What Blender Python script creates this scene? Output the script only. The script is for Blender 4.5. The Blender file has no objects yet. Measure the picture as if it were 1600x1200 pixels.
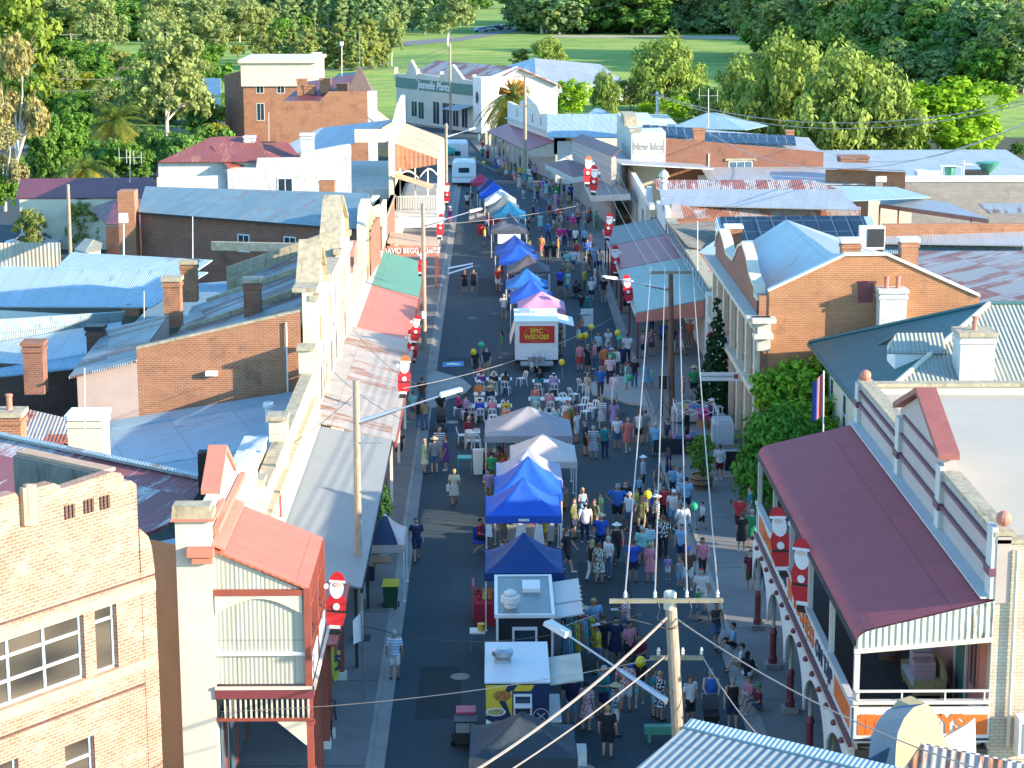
import bpy, bmesh, math, random
from mathutils import Vector, Matrix
R=math.radians; PI=math.pi
SC=bpy.context.scene; COL=SC.collection
rnd=random.Random(7)
F=3235.;CX=800.;CY=600.;H=24.
PITCH=R(11.94);YAW=R(0.49);ROLL=R(-0.15)
cy,sy=math.cos(YAW),math.sin(YAW);cp,sp=math.cos(PITCH),math.sin(PITCH)
FW=Vector((sy*cp,cy*cp,-sp));R0=Vector((cy,-sy,0));U0=Vector((sy*sp,cy*sp,cp))
RT=R0*math.cos(ROLL)+U0*math.sin(ROLL);UP=-R0*math.sin(ROLL)+U0*math.cos(ROLL)
EYE=Vector((0,0,H))
def ray(px,py): return FW+RT*((px-CX)/F)-UP*((py-CY)/F)
def G(px,py,z=0.):
 d=ray(px,py);t=(z-H)/d.z;return Vector((d.x*t,d.y*t,z))
def AX(px,py,X):
 d=ray(px,py);t=X/d.x;return Vector((X,d.y*t,H+d.z*t))
def AY(px,py,Y):
 d=ray(px,py);t=Y/d.y;return Vector((d.x*t,Y,H+d.z*t))
def PL(px,py,p0,n):
 d=ray(px,py);t=(Vector(p0)-EYE).dot(Vector(n))/d.dot(Vector(n));return EYE+d*t
def new_mat(name):
 m=bpy.data.materials.new(name);m.use_nodes=True
 nt=m.node_tree;nt.nodes.clear()
 out=nt.nodes.new('ShaderNodeOutputMaterial');b=nt.nodes.new('ShaderNodeBsdfPrincipled')
 nt.links.new(b.outputs[0],out.inputs[0]);return m,nt,b
def N(nt,t,**k):
 n=nt.nodes.new(t)
 for a,v in k.items():
  if a.startswith('i_'): n.inputs[int(a[2:])].default_value=v
  else: setattr(n,a,v)
 return n
def L(nt,a,b): nt.links.new(a,b)
def c4(c): return (c[0],c[1],c[2],1)
def mixc(nt,fac,a,b,mode='MIX'):
 n=nt.nodes.new('ShaderNodeMix');n.data_type='RGBA';n.blend_type=mode
 for s,v in ((n.inputs[0],fac),(n.inputs[6],a),(n.inputs[7],b)):
  if hasattr(v,'links'): L(nt,v,s)
  elif isinstance(v,(int,float)): s.default_value=v
  else: s.default_value=c4(v)
 return n.outputs[2]
def math_(nt,op,a,b=None,c=None,clamp=False):
 n=nt.nodes.new('ShaderNodeMath');n.operation=op;n.use_clamp=clamp
 for i,v in enumerate((a,b,c)):
  if v is None: continue
  if hasattr(v,'links'): L(nt,v,n.inputs[i])
  else: n.inputs[i].default_value=v
 return n.outputs[0]
def ramp(nt,fac,a,b):
 n=nt.nodes.new('ShaderNodeMapRange');L(nt,fac,n.inputs[0]);n.inputs[1].default_value=a;n.inputs[2].default_value=b;n.clamp=True
 return n.outputs[0]
def uvn(nt,sx=1,sy=1,kind='UV'):
 tc=nt.nodes.new('ShaderNodeTexCoord')
 mp=nt.nodes.new('ShaderNodeMapping');mp.inputs[3].default_value=(sx,sy,1)
 L(nt,tc.outputs[kind],mp.inputs[0]);return mp.outputs[0]
def noise(nt,vec,scale,detail=4,rough=.6):
 n=nt.nodes.new('ShaderNodeTexNoise');n.inputs['Scale'].default_value=scale;n.inputs['Detail'].default_value=detail;n.inputs['Roughness'].default_value=rough
 L(nt,vec,n.inputs['Vector']);return n.outputs[0]
def bump(nt,b,h,strength=.3,dist=.02):
 n=nt.nodes.new('ShaderNodeBump');n.inputs['Strength'].default_value=strength;n.inputs['Distance'].default_value=dist
 L(nt,h,n.inputs['Height']);L(nt,n.outputs[0],b.inputs['Normal'])
_mc={}
def paint(c,rough=.6,var=.12,scale=1.5,metal=0,stain=0,staincol=(.12,.10,.08),bmp=0,name='paint'):
 k=('p',tuple(c),rough,var,scale,metal,stain,tuple(staincol),bmp)
 if k in _mc: return _mc[k]
 m,nt,b=new_mat(name);b.inputs['Roughness'].default_value=rough;b.inputs['Metallic'].default_value=metal
 v=uvn(nt);n=noise(nt,v,scale)
 lo=[x*(1-var) for x in c];hi=[min(.95,x*(1+var)) for x in c]
 col=mixc(nt,ramp(nt,n,.3,.7),lo,hi)
 if stain>0:
  v2=uvn(nt,1.6,.35);n2=noise(nt,v2,1.7,6,.7)
  col=mixc(nt,ramp(nt,n2,.72-stain*.4,.85-stain*.2),col,staincol)
 L(nt,col,b.inputs['Base Color'])
 if bmp: bump(nt,b,noise(nt,v,25,3),bmp,.02)
 _mc[k]=m;return m
def brick(c1,c2,mortar=(.45,.40,.34),dirt=.3,dirtcol=(.06,.05,.045),eff=0,name='brick',sc=1.):
 m,nt,b=new_mat(name);b.inputs['Roughness'].default_value=.9
 v=uvn(nt)
 bt=nt.nodes.new('ShaderNodeTexBrick');L(nt,v,bt.inputs['Vector'])
 bt.inputs['Color1'].default_value=c4(c1);bt.inputs['Color2'].default_value=c4(c2);bt.inputs['Mortar'].default_value=c4(mortar)
 bt.inputs['Scale'].default_value=1;bt.inputs['Mortar Size'].default_value=.013*sc;bt.inputs['Mortar Smooth'].default_value=.3;bt.inputs['Bias'].default_value=.0
 bt.inputs['Brick Width'].default_value=.24*sc;bt.inputs['Row Height'].default_value=.09*sc
 n1=noise(nt,uvn(nt,.5,1.2),1.1,7,.72)
 col=mixc(nt,ramp(nt,n1,.3,.75),bt.outputs[0],mixc(nt,1,bt.outputs[0],(.72,.64,.6),'MULTIPLY'))
 if dirt>0:
  n2=noise(nt,uvn(nt,.9,.6),.9,8,.75);col=mixc(nt,math_(nt,'MULTIPLY',ramp(nt,n2,.66-dirt*.2,.8-dirt*.1),.75),col,dirtcol)
 if eff>0:
  n3=noise(nt,uvn(nt,.8,.9),1.3,8,.7);col=mixc(nt,math_(nt,'MULTIPLY',ramp(nt,n3,.55-eff*.2,.85),.6),col,(.62,.54,.44))
 L(nt,col,b.inputs['Base Color']);bump(nt,b,bt.outputs[1],-.6,.012)
 return m
def corr(base,rust=0.,rustcol=(.28,.11,.05),pitch=.09,var=.12,metal=.0,rough=.45,dark=None,sheet=.8,name='corrugated',bs=.7,alt=None):
 m,nt,b=new_mat(name);b.inputs['Roughness'].default_value=rough;b.inputs['Metallic'].default_value=metal
 tc=nt.nodes.new('ShaderNodeTexCoord');sep=nt.nodes.new('ShaderNodeSeparateXYZ');L(nt,tc.outputs['UV'],sep.inputs[0])
 u,v=sep.outputs[0],sep.outputs[1]
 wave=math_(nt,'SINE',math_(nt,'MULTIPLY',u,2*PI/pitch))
 su=math_(nt,'FLOOR',math_(nt,'DIVIDE',u,sheet));sv=math_(nt,'FLOOR',math_(nt,'DIVIDE',v,2.6))
 cmb=nt.nodes.new('ShaderNodeCombineXYZ');L(nt,su,cmb.inputs[0]);L(nt,sv,cmb.inputs[1])
 wn=nt.nodes.new('ShaderNodeTexWhiteNoise');wn.noise_dimensions='2D';L(nt,cmb.outputs[0],wn.inputs['Vector'])
 lo=[x*(1-var) for x in base];hi=[min(.9,x*(1+var)) for x in base]
 col=mixc(nt,wn.outputs[0],lo,hi)
 if alt: col=mixc(nt,ramp(nt,wn.outputs[0],.6,.62),col,alt)
 n0=noise(nt,uvn(nt,1,.5),.7,5);col=mixc(nt,math_(nt,'MULTIPLY',ramp(nt,n0,.4,.75),.35),col,[x*.7 for x in base])
 col=mixc(nt,ramp(nt,wave,-1.0,-.2),mixc(nt,min(1,bs),col,(.8,.8,.8),'MULTIPLY'),col)  # shade in the grooves put into the sheet colour, growing with the bump
 lp=math_(nt,'MAXIMUM',math_(nt,'GREATER_THAN',math_(nt,'FRACT',math_(nt,'DIVIDE',u,sheet)),.955),math_(nt,'GREATER_THAN',math_(nt,'FRACT',math_(nt,'DIVIDE',v,2.6)),.982))
 col=mixc(nt,math_(nt,'MULTIPLY',lp,.45),col,[x*.35 for x in base])
 if rust>0:
  vs=uvn(nt,3.0,.45);n1=noise(nt,vs,1.0,8,.72)
  a=math_(nt,'ADD',n1,math_(nt,'MULTIPLY',math_(nt,'SUBTRACT',wn.outputs[0],.5),.35))
  n2=noise(nt,uvn(nt,.5,.5),.8,3);a=math_(nt,'ADD',a,math_(nt,'MULTIPLY',math_(nt,'SUBTRACT',n2,.5),.5))
  n3=noise(nt,uvn(nt,6,1.5),2.0,5);rc=mixc(nt,ramp(nt,n3,.35,.7),[x*.6 for x in rustcol],[min(.9,x*1.5) for x in rustcol])
  col=mixc(nt,ramp(nt,a,.72-rust*.4,.80-rust*.35),col,rc)
 L(nt,col,b.inputs['Base Color']);bump(nt,b,wave,bs,.018)
 return m
def foliage(c,var=.35,name='foliage',trans=.3):
 c=tuple(min(.6,x*1.45) for x in c)
 m,nt,b=new_mat(name);b.inputs['Roughness'].default_value=.75
 b.inputs['Specular IOR Level'].default_value=.2
 geo=nt.nodes.new('ShaderNodeNewGeometry')
 oi=nt.nodes.new('ShaderNodeObjectInfo')
 n=noise(nt,geo.outputs['Position'],.7,3)
 lo=[x*(1-var) for x in c];hi=[c[0]*(1+var*1.3),c[1]*(1+var),c[2]*(1+var*.4)]
 col=mixc(nt,geo.outputs['Random Per Island'],lo,hi)
 col=mixc(nt,ramp(nt,n,.35,.65),mixc(nt,1,col,(.72,.8,.8),'MULTIPLY'),col)
 col=mixc(nt,math_(nt,'MULTIPLY',oi.outputs['Random'],.4),col,mixc(nt,1,col,(1.25,1.02,.7),'MULTIPLY'))
 L(nt,col,b.inputs['Base Color'])
 tr=nt.nodes.new('ShaderNodeBsdfTranslucent');L(nt,mixc(nt,1,col,(1.3,1.25,.7),'MULTIPLY'),tr.inputs[0])
 ms=nt.nodes.new('ShaderNodeMixShader');ms.inputs[0].default_value=trans
 L(nt,b.outputs[0],ms.inputs[1]);L(nt,tr.outputs[0],ms.inputs[2]);out=[x for x in nt.nodes if x.type=='OUTPUT_MATERIAL'][0];L(nt,ms.outputs[0],out.inputs[0])
 return m
def glass(c=(.03,.05,.07),name='window_glass',rough=.08):
 return paint(c,rough,.3,1.2,0,name=name)
class MB:
 def __init__(s): s.v=[];s.f=[];s.m=[];s.uv=[];s.sm=[]
 def poly(s,pts,mi=0,uv=None,smooth=False):
  i=len(s.v);pts=[Vector(p) for p in pts];s.v+=pts;s.f.append(tuple(range(i,i+len(pts))));s.m.append(mi);s.sm.append(smooth)
  if uv is None:
   n=Vector((0,0,0))
   for k in range(len(pts)):
    a,b=pts[k],pts[(k+1)%len(pts)];n+=Vector(((a.y-b.y)*(a.z+b.z),(a.z-b.z)*(a.x+b.x),(a.x-b.x)*(a.y+b.y)))
   if n.length<1e-12: n=Vector((0,0,1))
   n.normalize()
   if abs(n.z)>.9995: ud,vd=Vector((1,0,0)),Vector((0,1,0))
   else:
    ud=Vector((-n.y,n.x,0)).normalized();vd=n.cross(ud)
    if vd.z<0: vd=-vd
   uv=[(p.dot(ud),p.dot(vd)) for p in pts]
  s.uv+=uv;return s
 def prism(s,bot,top,mi=0,caps=True,mt=None):
  n=len(bot)
  for i in range(n):
   j=(i+1)%n;s.poly([bot[i],bot[j],top[j],top[i]],mi)
  if caps: s.poly(list(top),mi if mt is None else mt);s.poly(list(reversed(bot)),mi)
  return s
 def box(s,x0,y0,z0,x1,y1,z1,mi=0,mt=None):
  b=[(x0,y0,z0),(x1,y0,z0),(x1,y1,z0),(x0,y1,z0)];t=[(x,y,z1) for x,y,_ in b];return s.prism(b,t,mi,True,mt)
 def obox(s,p,u,w,d,z0,z1,mi=0):
  """box from corner p along unit u (width w), depth d to the left normal"""
  p=Vector((p[0],p[1],0));u=Vector((u[0],u[1],0));n=Vector((-u.y,u.x,0))
  b=[p,p+u*w,p+u*w+n*d,p+n*d]
  return s.prism([q+Vector((0,0,z0)) for q in b],[q+Vector((0,0,z1)) for q in b],mi)
 def slab(s,pts,t=.06,mi=0,mb=None):
  pts=[Vector(p) for p in pts];n=(pts[1]-pts[0]).cross(pts[2]-pts[0]).normalized()
  if n.z<0: pts.reverse();n=-n
  lo=[p-n*t for p in pts];s.poly(pts,mi);s.poly(list(reversed(lo)),mi if mb is None else mb)
  for i in range(len(pts)):
   j=(i+1)%len(pts);s.poly([lo[i],lo[j],pts[j],pts[i]],mi if mb is None else mb)
  return s
 def ring(s,c,ax,r,n):
  ax=Vector(ax).normalized();a=Vector((0,0,1)) if abs(ax.z)<.9 else Vector((1,0,0));e=ax.cross(a).normalized();f=ax.cross(e)
  return [Vector(c)+(e*math.cos(2*PI*k/n)+f*math.sin(2*PI*k/n))*r for k in range(n)]
 def tube(s,p0,p1,r0,r1=None,n=8,mi=0,caps=True):
  p0=Vector(p0);p1=Vector(p1);r1=r0 if r1 is None else r1;ax=p1-p0
  if ax.length<1e-9: return s
  A=s.ring(p0,ax,r0,n);B=s.ring(p1,ax,r1,n);l=ax.length
  for k in range(n):
   j=(k+1)%n;s.poly([A[k],B[k],B[j],A[j]],mi,[(k*r0,0),(k*r0,l),((k+1)*r0,l),((k+1)*r0,0)],True)
  if caps: s.poly(A,mi);s.poly(list(reversed(B)),mi)
  return s
 def path(s,pts,r,n=6,mi=0):
  for a,b in zip(pts,pts[1:]): s.tube(a,b,r,r,n,mi)
  return s
 def lathe(s,prof,c=(0,0,0),n=12,mi=0,sx=1,sy=1):
  c=Vector(c)
  P=[[c+Vector((r*sx*math.cos(2*PI*k/n),r*sy*math.sin(2*PI*k/n),z)) for k in range(n)] for r,z in prof]
  for A,B in zip(P,P[1:]):
   for k in range(n):
    j=(k+1)%n;s.poly([A[k],A[j],B[j],B[k]],mi,None,True)
  s.poly(list(reversed(P[0])),mi);s.poly(P[-1],mi);return s
 def ball(s,c,r,n=10,mi=0,sx=1,sy=1,sz=1):
  pr=[(max(.001,r*math.sin(PI*k/(n//2+1))),-r*sz*math.cos(PI*k/(n//2+1))) for k in range(n//2+2)]
  return s.lathe(pr,c,n,mi,sx,sy)
 def build(s,name,mats,parent=None,merge=False):
  me=bpy.data.meshes.new(name);off=OFF.get(parent,Vector((0,0,0))) if parent else Vector((0,0,0))
  me.from_pydata([tuple(p-off) for p in s.v],[],s.f)
  ul=me.uv_layers.new(name='UVMap');fl=[]
  for a in s.uv: fl+=[a[0],a[1]]
  ul.data.foreach_set('uv',fl)
  mats=mats if isinstance(mats,(list,tuple)) else [mats]
  for m in mats: me.materials.append(m)
  me.polygons.foreach_set('material_index',s.m);me.polygons.foreach_set('use_smooth',s.sm)
  if merge:
   bm=bmesh.new();bm.from_mesh(me);bmesh.ops.remove_doubles(bm,verts=bm.verts,dist=1e-4);bm.to_mesh(me);bm.free()
  me.update();o=bpy.data.objects.new(name,me);COL.objects.link(o)
  if parent: o.parent=parent;OFF[o]=off
  return o
OFF={}
def tag(o,label=None,cat=None,group=None,kind=None):
 if label: o['label']=label
 if cat: o['category']=cat
 if group: o['group']=group
 if kind: o['kind']=kind
 return o
def thing(name,label,cat,loc=(0,0,0),rz=0,group=None):
 o=bpy.data.objects.new(name,None);o.empty_display_size=.3;COL.objects.link(o);o.location=loc;o.rotation_euler=(0,0,rz)
 OFF[o]=Vector(loc) if rz==0 else Vector((0,0,0));tag(o,label,cat,group);return o
def struct(name,mb,m): return tag(mb.build(name,m),kind='structure')
def kids(o): return [c for c in bpy.data.objects if c.parent==o]
_kc={}
def dup(o,loc,rz=0,label=None,group=None,scale=None,parent=None,top=True):
 if o not in _kc: _kc[o]=kids(o)
 c=o.copy();COL.objects.link(c)
 if top:
  c.location=loc;c.rotation_euler=(0,0,rz)
  if label: c['label']=label
  if group: c['group']=group
  if scale is not None: c.scale=(scale,)*3 if isinstance(scale,(int,float)) else scale
 else: c.parent=parent
 for ch in _kc[o]: dup(ch,None,top=False,parent=c)
 return c
def text_part(name,txt,size,mat,parent,loc,rot,ext=.012,align='CENTER',sx=1.,bold=0,shear=0):
 cu=bpy.data.curves.new(name,'FONT');cu.body=txt;cu.size=size;cu.extrude=ext;cu.align_x=align;cu.align_y='CENTER';cu.resolution_u=3;cu.offset=bold;cu.shear=shear
 o=bpy.data.objects.new(name,cu);COL.objects.link(o)
 dg=bpy.context.evaluated_depsgraph_get();me=bpy.data.meshes.new_from_object(o.evaluated_get(dg));COL.objects.unlink(o);bpy.data.objects.remove(o)
 o=bpy.data.objects.new(name,me);me.materials.clear();me.materials.append(mat);COL.objects.link(o)
 off=OFF.get(parent,Vector((0,0,0))) if parent else Vector((0,0,0))
 o.location=Vector(loc)-off;o.rotation_euler=rot;o.scale=(sx,1,1)
 if parent: o.parent=parent;OFF[o]=off
 return o
M=dict(
 brick_orange=brick((.44,.17,.075),(.35,.13,.06),(.45,.32,.22),.6),
 brick_red=brick((.33,.12,.07),(.26,.09,.055),(.33,.23,.17),.6),
 brick_deco=brick((.45,.24,.16),(.34,.16,.11),(.55,.41,.33),.55,(.20,.12,.08),.3,name='weathered_brick'),
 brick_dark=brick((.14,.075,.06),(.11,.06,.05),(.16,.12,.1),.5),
 brick_bank=brick((.47,.19,.075),(.40,.155,.065),(.50,.34,.21),.4),
 brick_white=brick((.62,.56,.46),(.58,.52,.42),(.42,.37,.3),.1,(.3,.25,.2)),
 brick_block=brick((.38,.36,.33),(.34,.32,.30),(.25,.24,.22),.25,sc=1.8),
 cream=paint((.72,.62,.44),.7,.08,1.2,stain=.22,staincol=(.38,.28,.18),name='cream_render'),
 cream2=paint((.66,.60,.46),.7,.08,1.2,stain=.12,staincol=(.35,.3,.22),name='cream_paint'),
 offwhite=paint((.70,.69,.64),.7,.06,1.2,stain=.15,staincol=(.35,.32,.27),name='offwhite_render'),
 white=paint((.78,.78,.76),.5,.04,2,name='white_paint'),
 whitewash=paint((.56,.56,.53),.85,.12,2,stain=.45,staincol=(.3,.28,.25),bmp=.3,name='whitewash'),
 greyplaster=paint((.56,.56,.49),.8,.07,.8,stain=.14,staincol=(.36,.34,.28),name='pale_render'),
 tan=paint((.52,.34,.20),.8,.1,.6,stain=.1,staincol=(.3,.2,.12),name='tan_render'),
 salmon=paint((.55,.20,.14),.7,.08,1,name='salmon_paint'),
 burgundy=paint((.20,.045,.05),.5,.1,2,name='burgundy_paint'),
 redbrown=paint((.30,.075,.05),.5,.1,2,name='red_brown_paint'),
 pinkgrey=paint((.46,.37,.34),.7,.06,1,name='mushroom_paint'),
 palegrey=paint((.55,.53,.50),.6,.05,1,name='pale_grey_trim'),
 stonecap=paint((.42,.36,.25),.9,.25,3,stain=.45,staincol=(.12,.10,.07),bmp=.6,name='mossy_coping'),
 concrete=paint((.33,.31,.28),.9,.14,.7,stain=.2,staincol=(.16,.15,.14),bmp=.2,name='concrete'),
 path=paint((.20,.195,.185),.9,.16,.45,stain=.22,staincol=(.11,.11,.11),bmp=.2,name='pavement_asphalt'),
 armtimber=paint((.24,.22,.16),.85,.2,3,stain=.3,staincol=(.1,.09,.07),name='grey_timber'),
 timberpole=paint((.36,.29,.22),.85,.18,3,stain=.4,staincol=(.16,.12,.09),bmp=.5,name='weathered_timber'),
 timberdark=paint((.16,.09,.06),.85,.2,3,stain=.3,staincol=(.06,.04,.03),bmp=.5,name='dark_timber'),
 timber=paint((.36,.2,.1),.7,.2,3,name='brown_timber'),
 metal=paint((.5,.51,.52),.35,.08,3,.8,name='galvanised_metal'),
 metalw=paint((.75,.75,.75),.35,.04,3,.1,name='white_metal'),
 black=paint((.018,.018,.02),.5,.2,3,name='black_paint'),
 wire=paint((.45,.38,.33),.4,.1,3,.3,name='wire'),
 cable=paint((.03,.03,.032),.5,.1,3,name='cable'),
 glass=glass(),
 glassb=glass((.10,.17,.22),'pale_window_glass'),
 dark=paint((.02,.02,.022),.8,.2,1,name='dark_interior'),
 awnred=corr((.58,.15,.085),0,pitch=.2,var=.04,name='red_awning_sheet',bs=.25),
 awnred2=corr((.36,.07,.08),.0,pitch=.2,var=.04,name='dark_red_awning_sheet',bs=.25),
 awngreen=corr((.10,.26,.16),0,pitch=.2,var=.05,name='green_awning_sheet',bs=.25),
 awngrey=paint((.25,.265,.27),.6,.05,.5,stain=.08,staincol=(.3,.29,.27),name='grey_awning_sheet'),
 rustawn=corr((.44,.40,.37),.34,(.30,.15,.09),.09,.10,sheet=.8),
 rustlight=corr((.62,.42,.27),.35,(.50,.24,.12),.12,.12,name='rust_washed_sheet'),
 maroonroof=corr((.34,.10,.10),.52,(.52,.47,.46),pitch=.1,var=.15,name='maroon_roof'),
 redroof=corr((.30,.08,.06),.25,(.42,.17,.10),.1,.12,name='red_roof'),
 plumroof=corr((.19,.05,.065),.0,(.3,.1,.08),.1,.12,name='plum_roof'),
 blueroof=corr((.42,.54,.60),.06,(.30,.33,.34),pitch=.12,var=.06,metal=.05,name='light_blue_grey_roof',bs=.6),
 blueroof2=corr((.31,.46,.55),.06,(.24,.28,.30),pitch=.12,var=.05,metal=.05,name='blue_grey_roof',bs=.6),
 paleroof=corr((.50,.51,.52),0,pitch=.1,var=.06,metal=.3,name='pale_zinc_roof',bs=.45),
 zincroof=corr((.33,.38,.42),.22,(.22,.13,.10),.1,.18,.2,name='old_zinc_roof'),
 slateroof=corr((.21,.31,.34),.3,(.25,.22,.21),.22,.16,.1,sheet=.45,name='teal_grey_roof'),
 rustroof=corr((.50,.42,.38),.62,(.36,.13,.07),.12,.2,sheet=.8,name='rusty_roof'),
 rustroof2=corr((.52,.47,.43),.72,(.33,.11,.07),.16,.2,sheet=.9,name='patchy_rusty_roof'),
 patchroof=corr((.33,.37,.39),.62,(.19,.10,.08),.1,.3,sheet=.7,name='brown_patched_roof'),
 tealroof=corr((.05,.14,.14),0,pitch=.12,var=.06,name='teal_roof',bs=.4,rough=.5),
 sunlitribs=corr((.36,.38,.32),0,pitch=.18,var=.05,name='sunlit_ribbed_roof',bs=1.),  # sunlight on the teal roof's front put into a paler colour
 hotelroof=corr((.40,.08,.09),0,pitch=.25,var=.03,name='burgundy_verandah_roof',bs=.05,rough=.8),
 membrane=paint((.46,.42,.345),.8,.05,.3,stain=.1,staincol=(.5,.44,.36),name='white_roof_membrane'),
 solar=brick((.010,.028,.055),(.012,.032,.062),(.12,.18,.25),0,name='solar_cells'),
)
for n in M['solar'].node_tree.nodes:
 if n.type=='TEX_BRICK': n.inputs['Brick Width'].default_value=1.0;n.inputs['Row Height'].default_value=1.7;n.inputs['Mortar Size'].default_value=.03;n.offset=0
 if n.type=='BSDF_PRINCIPLED': n.inputs['Roughness'].default_value=.25
def window(parent,p,u,w,h,frame='white',pane='glass',mull=1,trans=0,depth=.07,fw=.07,name='window'):
 """window frame standing 3 cm proud of the wall; p lower-left corner, u along the wall, outward normal = (u.y,-u.x)"""
 p=Vector(p);u=Vector((u[0],u[1],0)).normalized();o=Vector((u.y,-u.x,0));f=MB()
 def bar(a,b,z0,z1,t=depth):
  q=p+u*a+o*.03;c=[q,q+u*(b-a),q+u*(b-a)-o*t,q-o*t];f.prism([x+Vector((0,0,z0)) for x in c],[x+Vector((0,0,z1)) for x in c])
 bar(0,w,-.0,fw);bar(0,w,h-fw,h);bar(0,fw,fw,h-fw);bar(w-fw,w,fw,h-fw)
 for k in range(1,mull+1):
  x=w*k/(mull+1);bar(x-.025,x+.025,fw,h-fw)
 for k in range(1,trans+1):
  z=h*k/(trans+1);bar(fw,w-fw,z-.02,z+.02,depth-.01)
 fo=f.build(name,M[frame],parent)
 g=MB();q=p+u*fw*.8-o*.0;c=[q+Vector((0,0,fw*.8)),q+u*(w-fw*1.6)+Vector((0,0,fw*.8)),q+u*(w-fw*1.6)+Vector((0,0,h-fw*.8)),q+Vector((0,0,h-fw*.8))]
 c=[x+o*.006 for x in c];g.prism([x-o*.004 for x in c],c) if False else g.poly(c)
 g.build('pane',M[pane],fo);return fo
def chimney(px,py,pyb,w,label,z=None,m='brick_orange',cap='offwhite',pots=0,Y=None,X=None,d=None,capg=None,name='chimney',parent=None):
 """chimney whose top centre is seen at (px,py) and foot at (px,pyb); placed at depth Y"""
 t=AY(px,py,Y);b=AY(px,pyb,Y);d=d or w;r=parent or thing(name,label,'chimney',(t.x,Y,b.z))
 s=MB().box(t.x-w/2,Y-d/2,b.z-.6,t.x+w/2,Y+d/2,t.z-.18);s.box(t.x-w/2-.05,Y-d/2-.05,t.z-.45,t.x+w/2+.05,Y+d/2+.05,t.z-.3)
 s.build('stack',M[m],r)
 MB().box(t.x-w/2-.08,Y-d/2-.08,t.z-.18,t.x+w/2+.08,Y+d/2+.08,t.z).build('cap',M[cap],r)
 for k in range(pots):
  x=t.x+(k-(pots-1)/2)*.42*w;MB().lathe([(.12,0),(.10,.1),(.11,.45),(.14,.5),(.12,.55)],(x,Y,t.z),10).build('chimney_pot',M['salmon'],r)
 return r
V=Vector
# ================================================================ SETTING
cam=bpy.data.cameras.new('Camera');co=bpy.data.objects.new('Camera',cam);COL.objects.link(co);SC.camera=co
cam.sensor_fit='HORIZONTAL';cam.sensor_width=36;cam.lens=F/1600*36;cam.clip_end=6000;cam.clip_start=1
mw=Matrix.Identity(4)
for i in range(3): mw[i][0]=RT[i];mw[i][1]=UP[i];mw[i][2]=-FW[i];mw[i][3]=EYE[i]
co.matrix_world=mw
SUN_AZ=R(22);SUN_EL=R(16.3)
sd=V((math.cos(SUN_AZ)*math.cos(SUN_EL),-math.sin(SUN_AZ)*math.cos(SUN_EL),math.sin(SUN_EL)))
w=bpy.data.worlds.new('World');SC.world=w;w.use_nodes=True;nt=w.node_tree;bg=nt.nodes['Background']
sky=nt.nodes.new('ShaderNodeTexSky');sky.sky_type='NISHITA';sky.sun_disc=False;sky.sun_elevation=SUN_EL;sky.sun_rotation=R(90)+SUN_AZ;sky.altitude=200;sky.air_density=1.0;sky.dust_density=.3;sky.ozone_density=4
L(nt,mixc(nt,1,sky.outputs[0],(.88,1.06,1.03),'MULTIPLY'),bg.inputs[0]);bg.inputs[1].default_value=.15
sl=bpy.data.lights.new('sun','SUN');sl.energy=3.3;sl.angle=R(.6);sl.color=(1,.84,.62);so=bpy.data.objects.new('sun',sl);COL.objects.link(so);so.rotation_euler=sd.to_track_quat('Z','Y').to_euler();so.location=(60,-20,60)
SC.view_settings.view_transform='Standard';SC.view_settings.look='None';SC.view_settings.exposure=1.85;SC.view_settings.gamma=1
SC.cycles.max_bounces=5;SC.cycles.diffuse_bounces=3;SC.cycles.glossy_bounces=2;SC.cycles.transmission_bounces=2;SC.cycles.transparent_max_bounces=4
SC.cycles.use_denoising=True
def m_asphalt():
 m,nt,b=new_mat('asphalt');b.inputs['Roughness'].default_value=.85
 v=uvn(nt);n=noise(nt,v,.35,6,.6);n2=noise(nt,uvn(nt,.9,.04),1.2,4);n3=noise(nt,v,14,3)
 c=mixc(nt,ramp(nt,n,.3,.7),(.022,.050,.064),(.036,.064,.078));c=mixc(nt,math_(nt,'MULTIPLY',ramp(nt,n2,.5,.75),.5),c,(.06,.078,.088))
 c=mixc(nt,math_(nt,'MULTIPLY',n3,.35),c,(.08,.085,.085));vo=nt.nodes.new('ShaderNodeTexVoronoi');vo.feature='DISTANCE_TO_EDGE';vo.inputs['Scale'].default_value=.22;L(nt,v,vo.inputs['Vector'])
 c=mixc(nt,math_(nt,'MULTIPLY',math_(nt,'LESS_THAN',vo.outputs[0],.008),.18),c,(.03,.03,.032))
 L(nt,c,b.inputs['Base Color']);bump(nt,b,noise(nt,v,60,2),.25,.01);return m
def m_grass(c1,c2,c3,name='grass'):
 m,nt,b=new_mat(name);b.inputs['Roughness'].default_value=.95;b.inputs['Specular IOR Level'].default_value=.1
 tc=nt.nodes.new('ShaderNodeTexCoord');mp=nt.nodes.new('ShaderNodeMapping');mp.inputs[3].default_value=(.6,1.6,1);L(nt,tc.outputs['Object'],mp.inputs[0]);v=mp.outputs[0]
 n=noise(nt,v,.012,8,.65);n2=noise(nt,v,.07,9,.8);n3=noise(nt,v,1.5,4,.7)
 c=mixc(nt,ramp(nt,n,.38,.62),c1,c2);c=mixc(nt,ramp(nt,n2,.42,.68),c,c3);n4=noise(nt,v,.3,6,.75);c=mixc(nt,math_(nt,'MULTIPLY',ramp(nt,n4,.48,.62),.55),c,[x*.7 for x in c1]);c=mixc(nt,math_(nt,'MULTIPLY',ramp(nt,n3,.4,.7),.35),c,[x*.45 for x in c1])
 L(nt,c,b.inputs['Base Color']);bump(nt,b,n2,.8,.6);return m
M['asphalt']=m_asphalt()
M['grass']=m_grass((.09,.26,.05),(.38,.50,.10),(.52,.52,.18))
M['drygrass']=m_grass((.16,.19,.05),(.34,.30,.14),(.42,.36,.2),'dry_grass')
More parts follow.
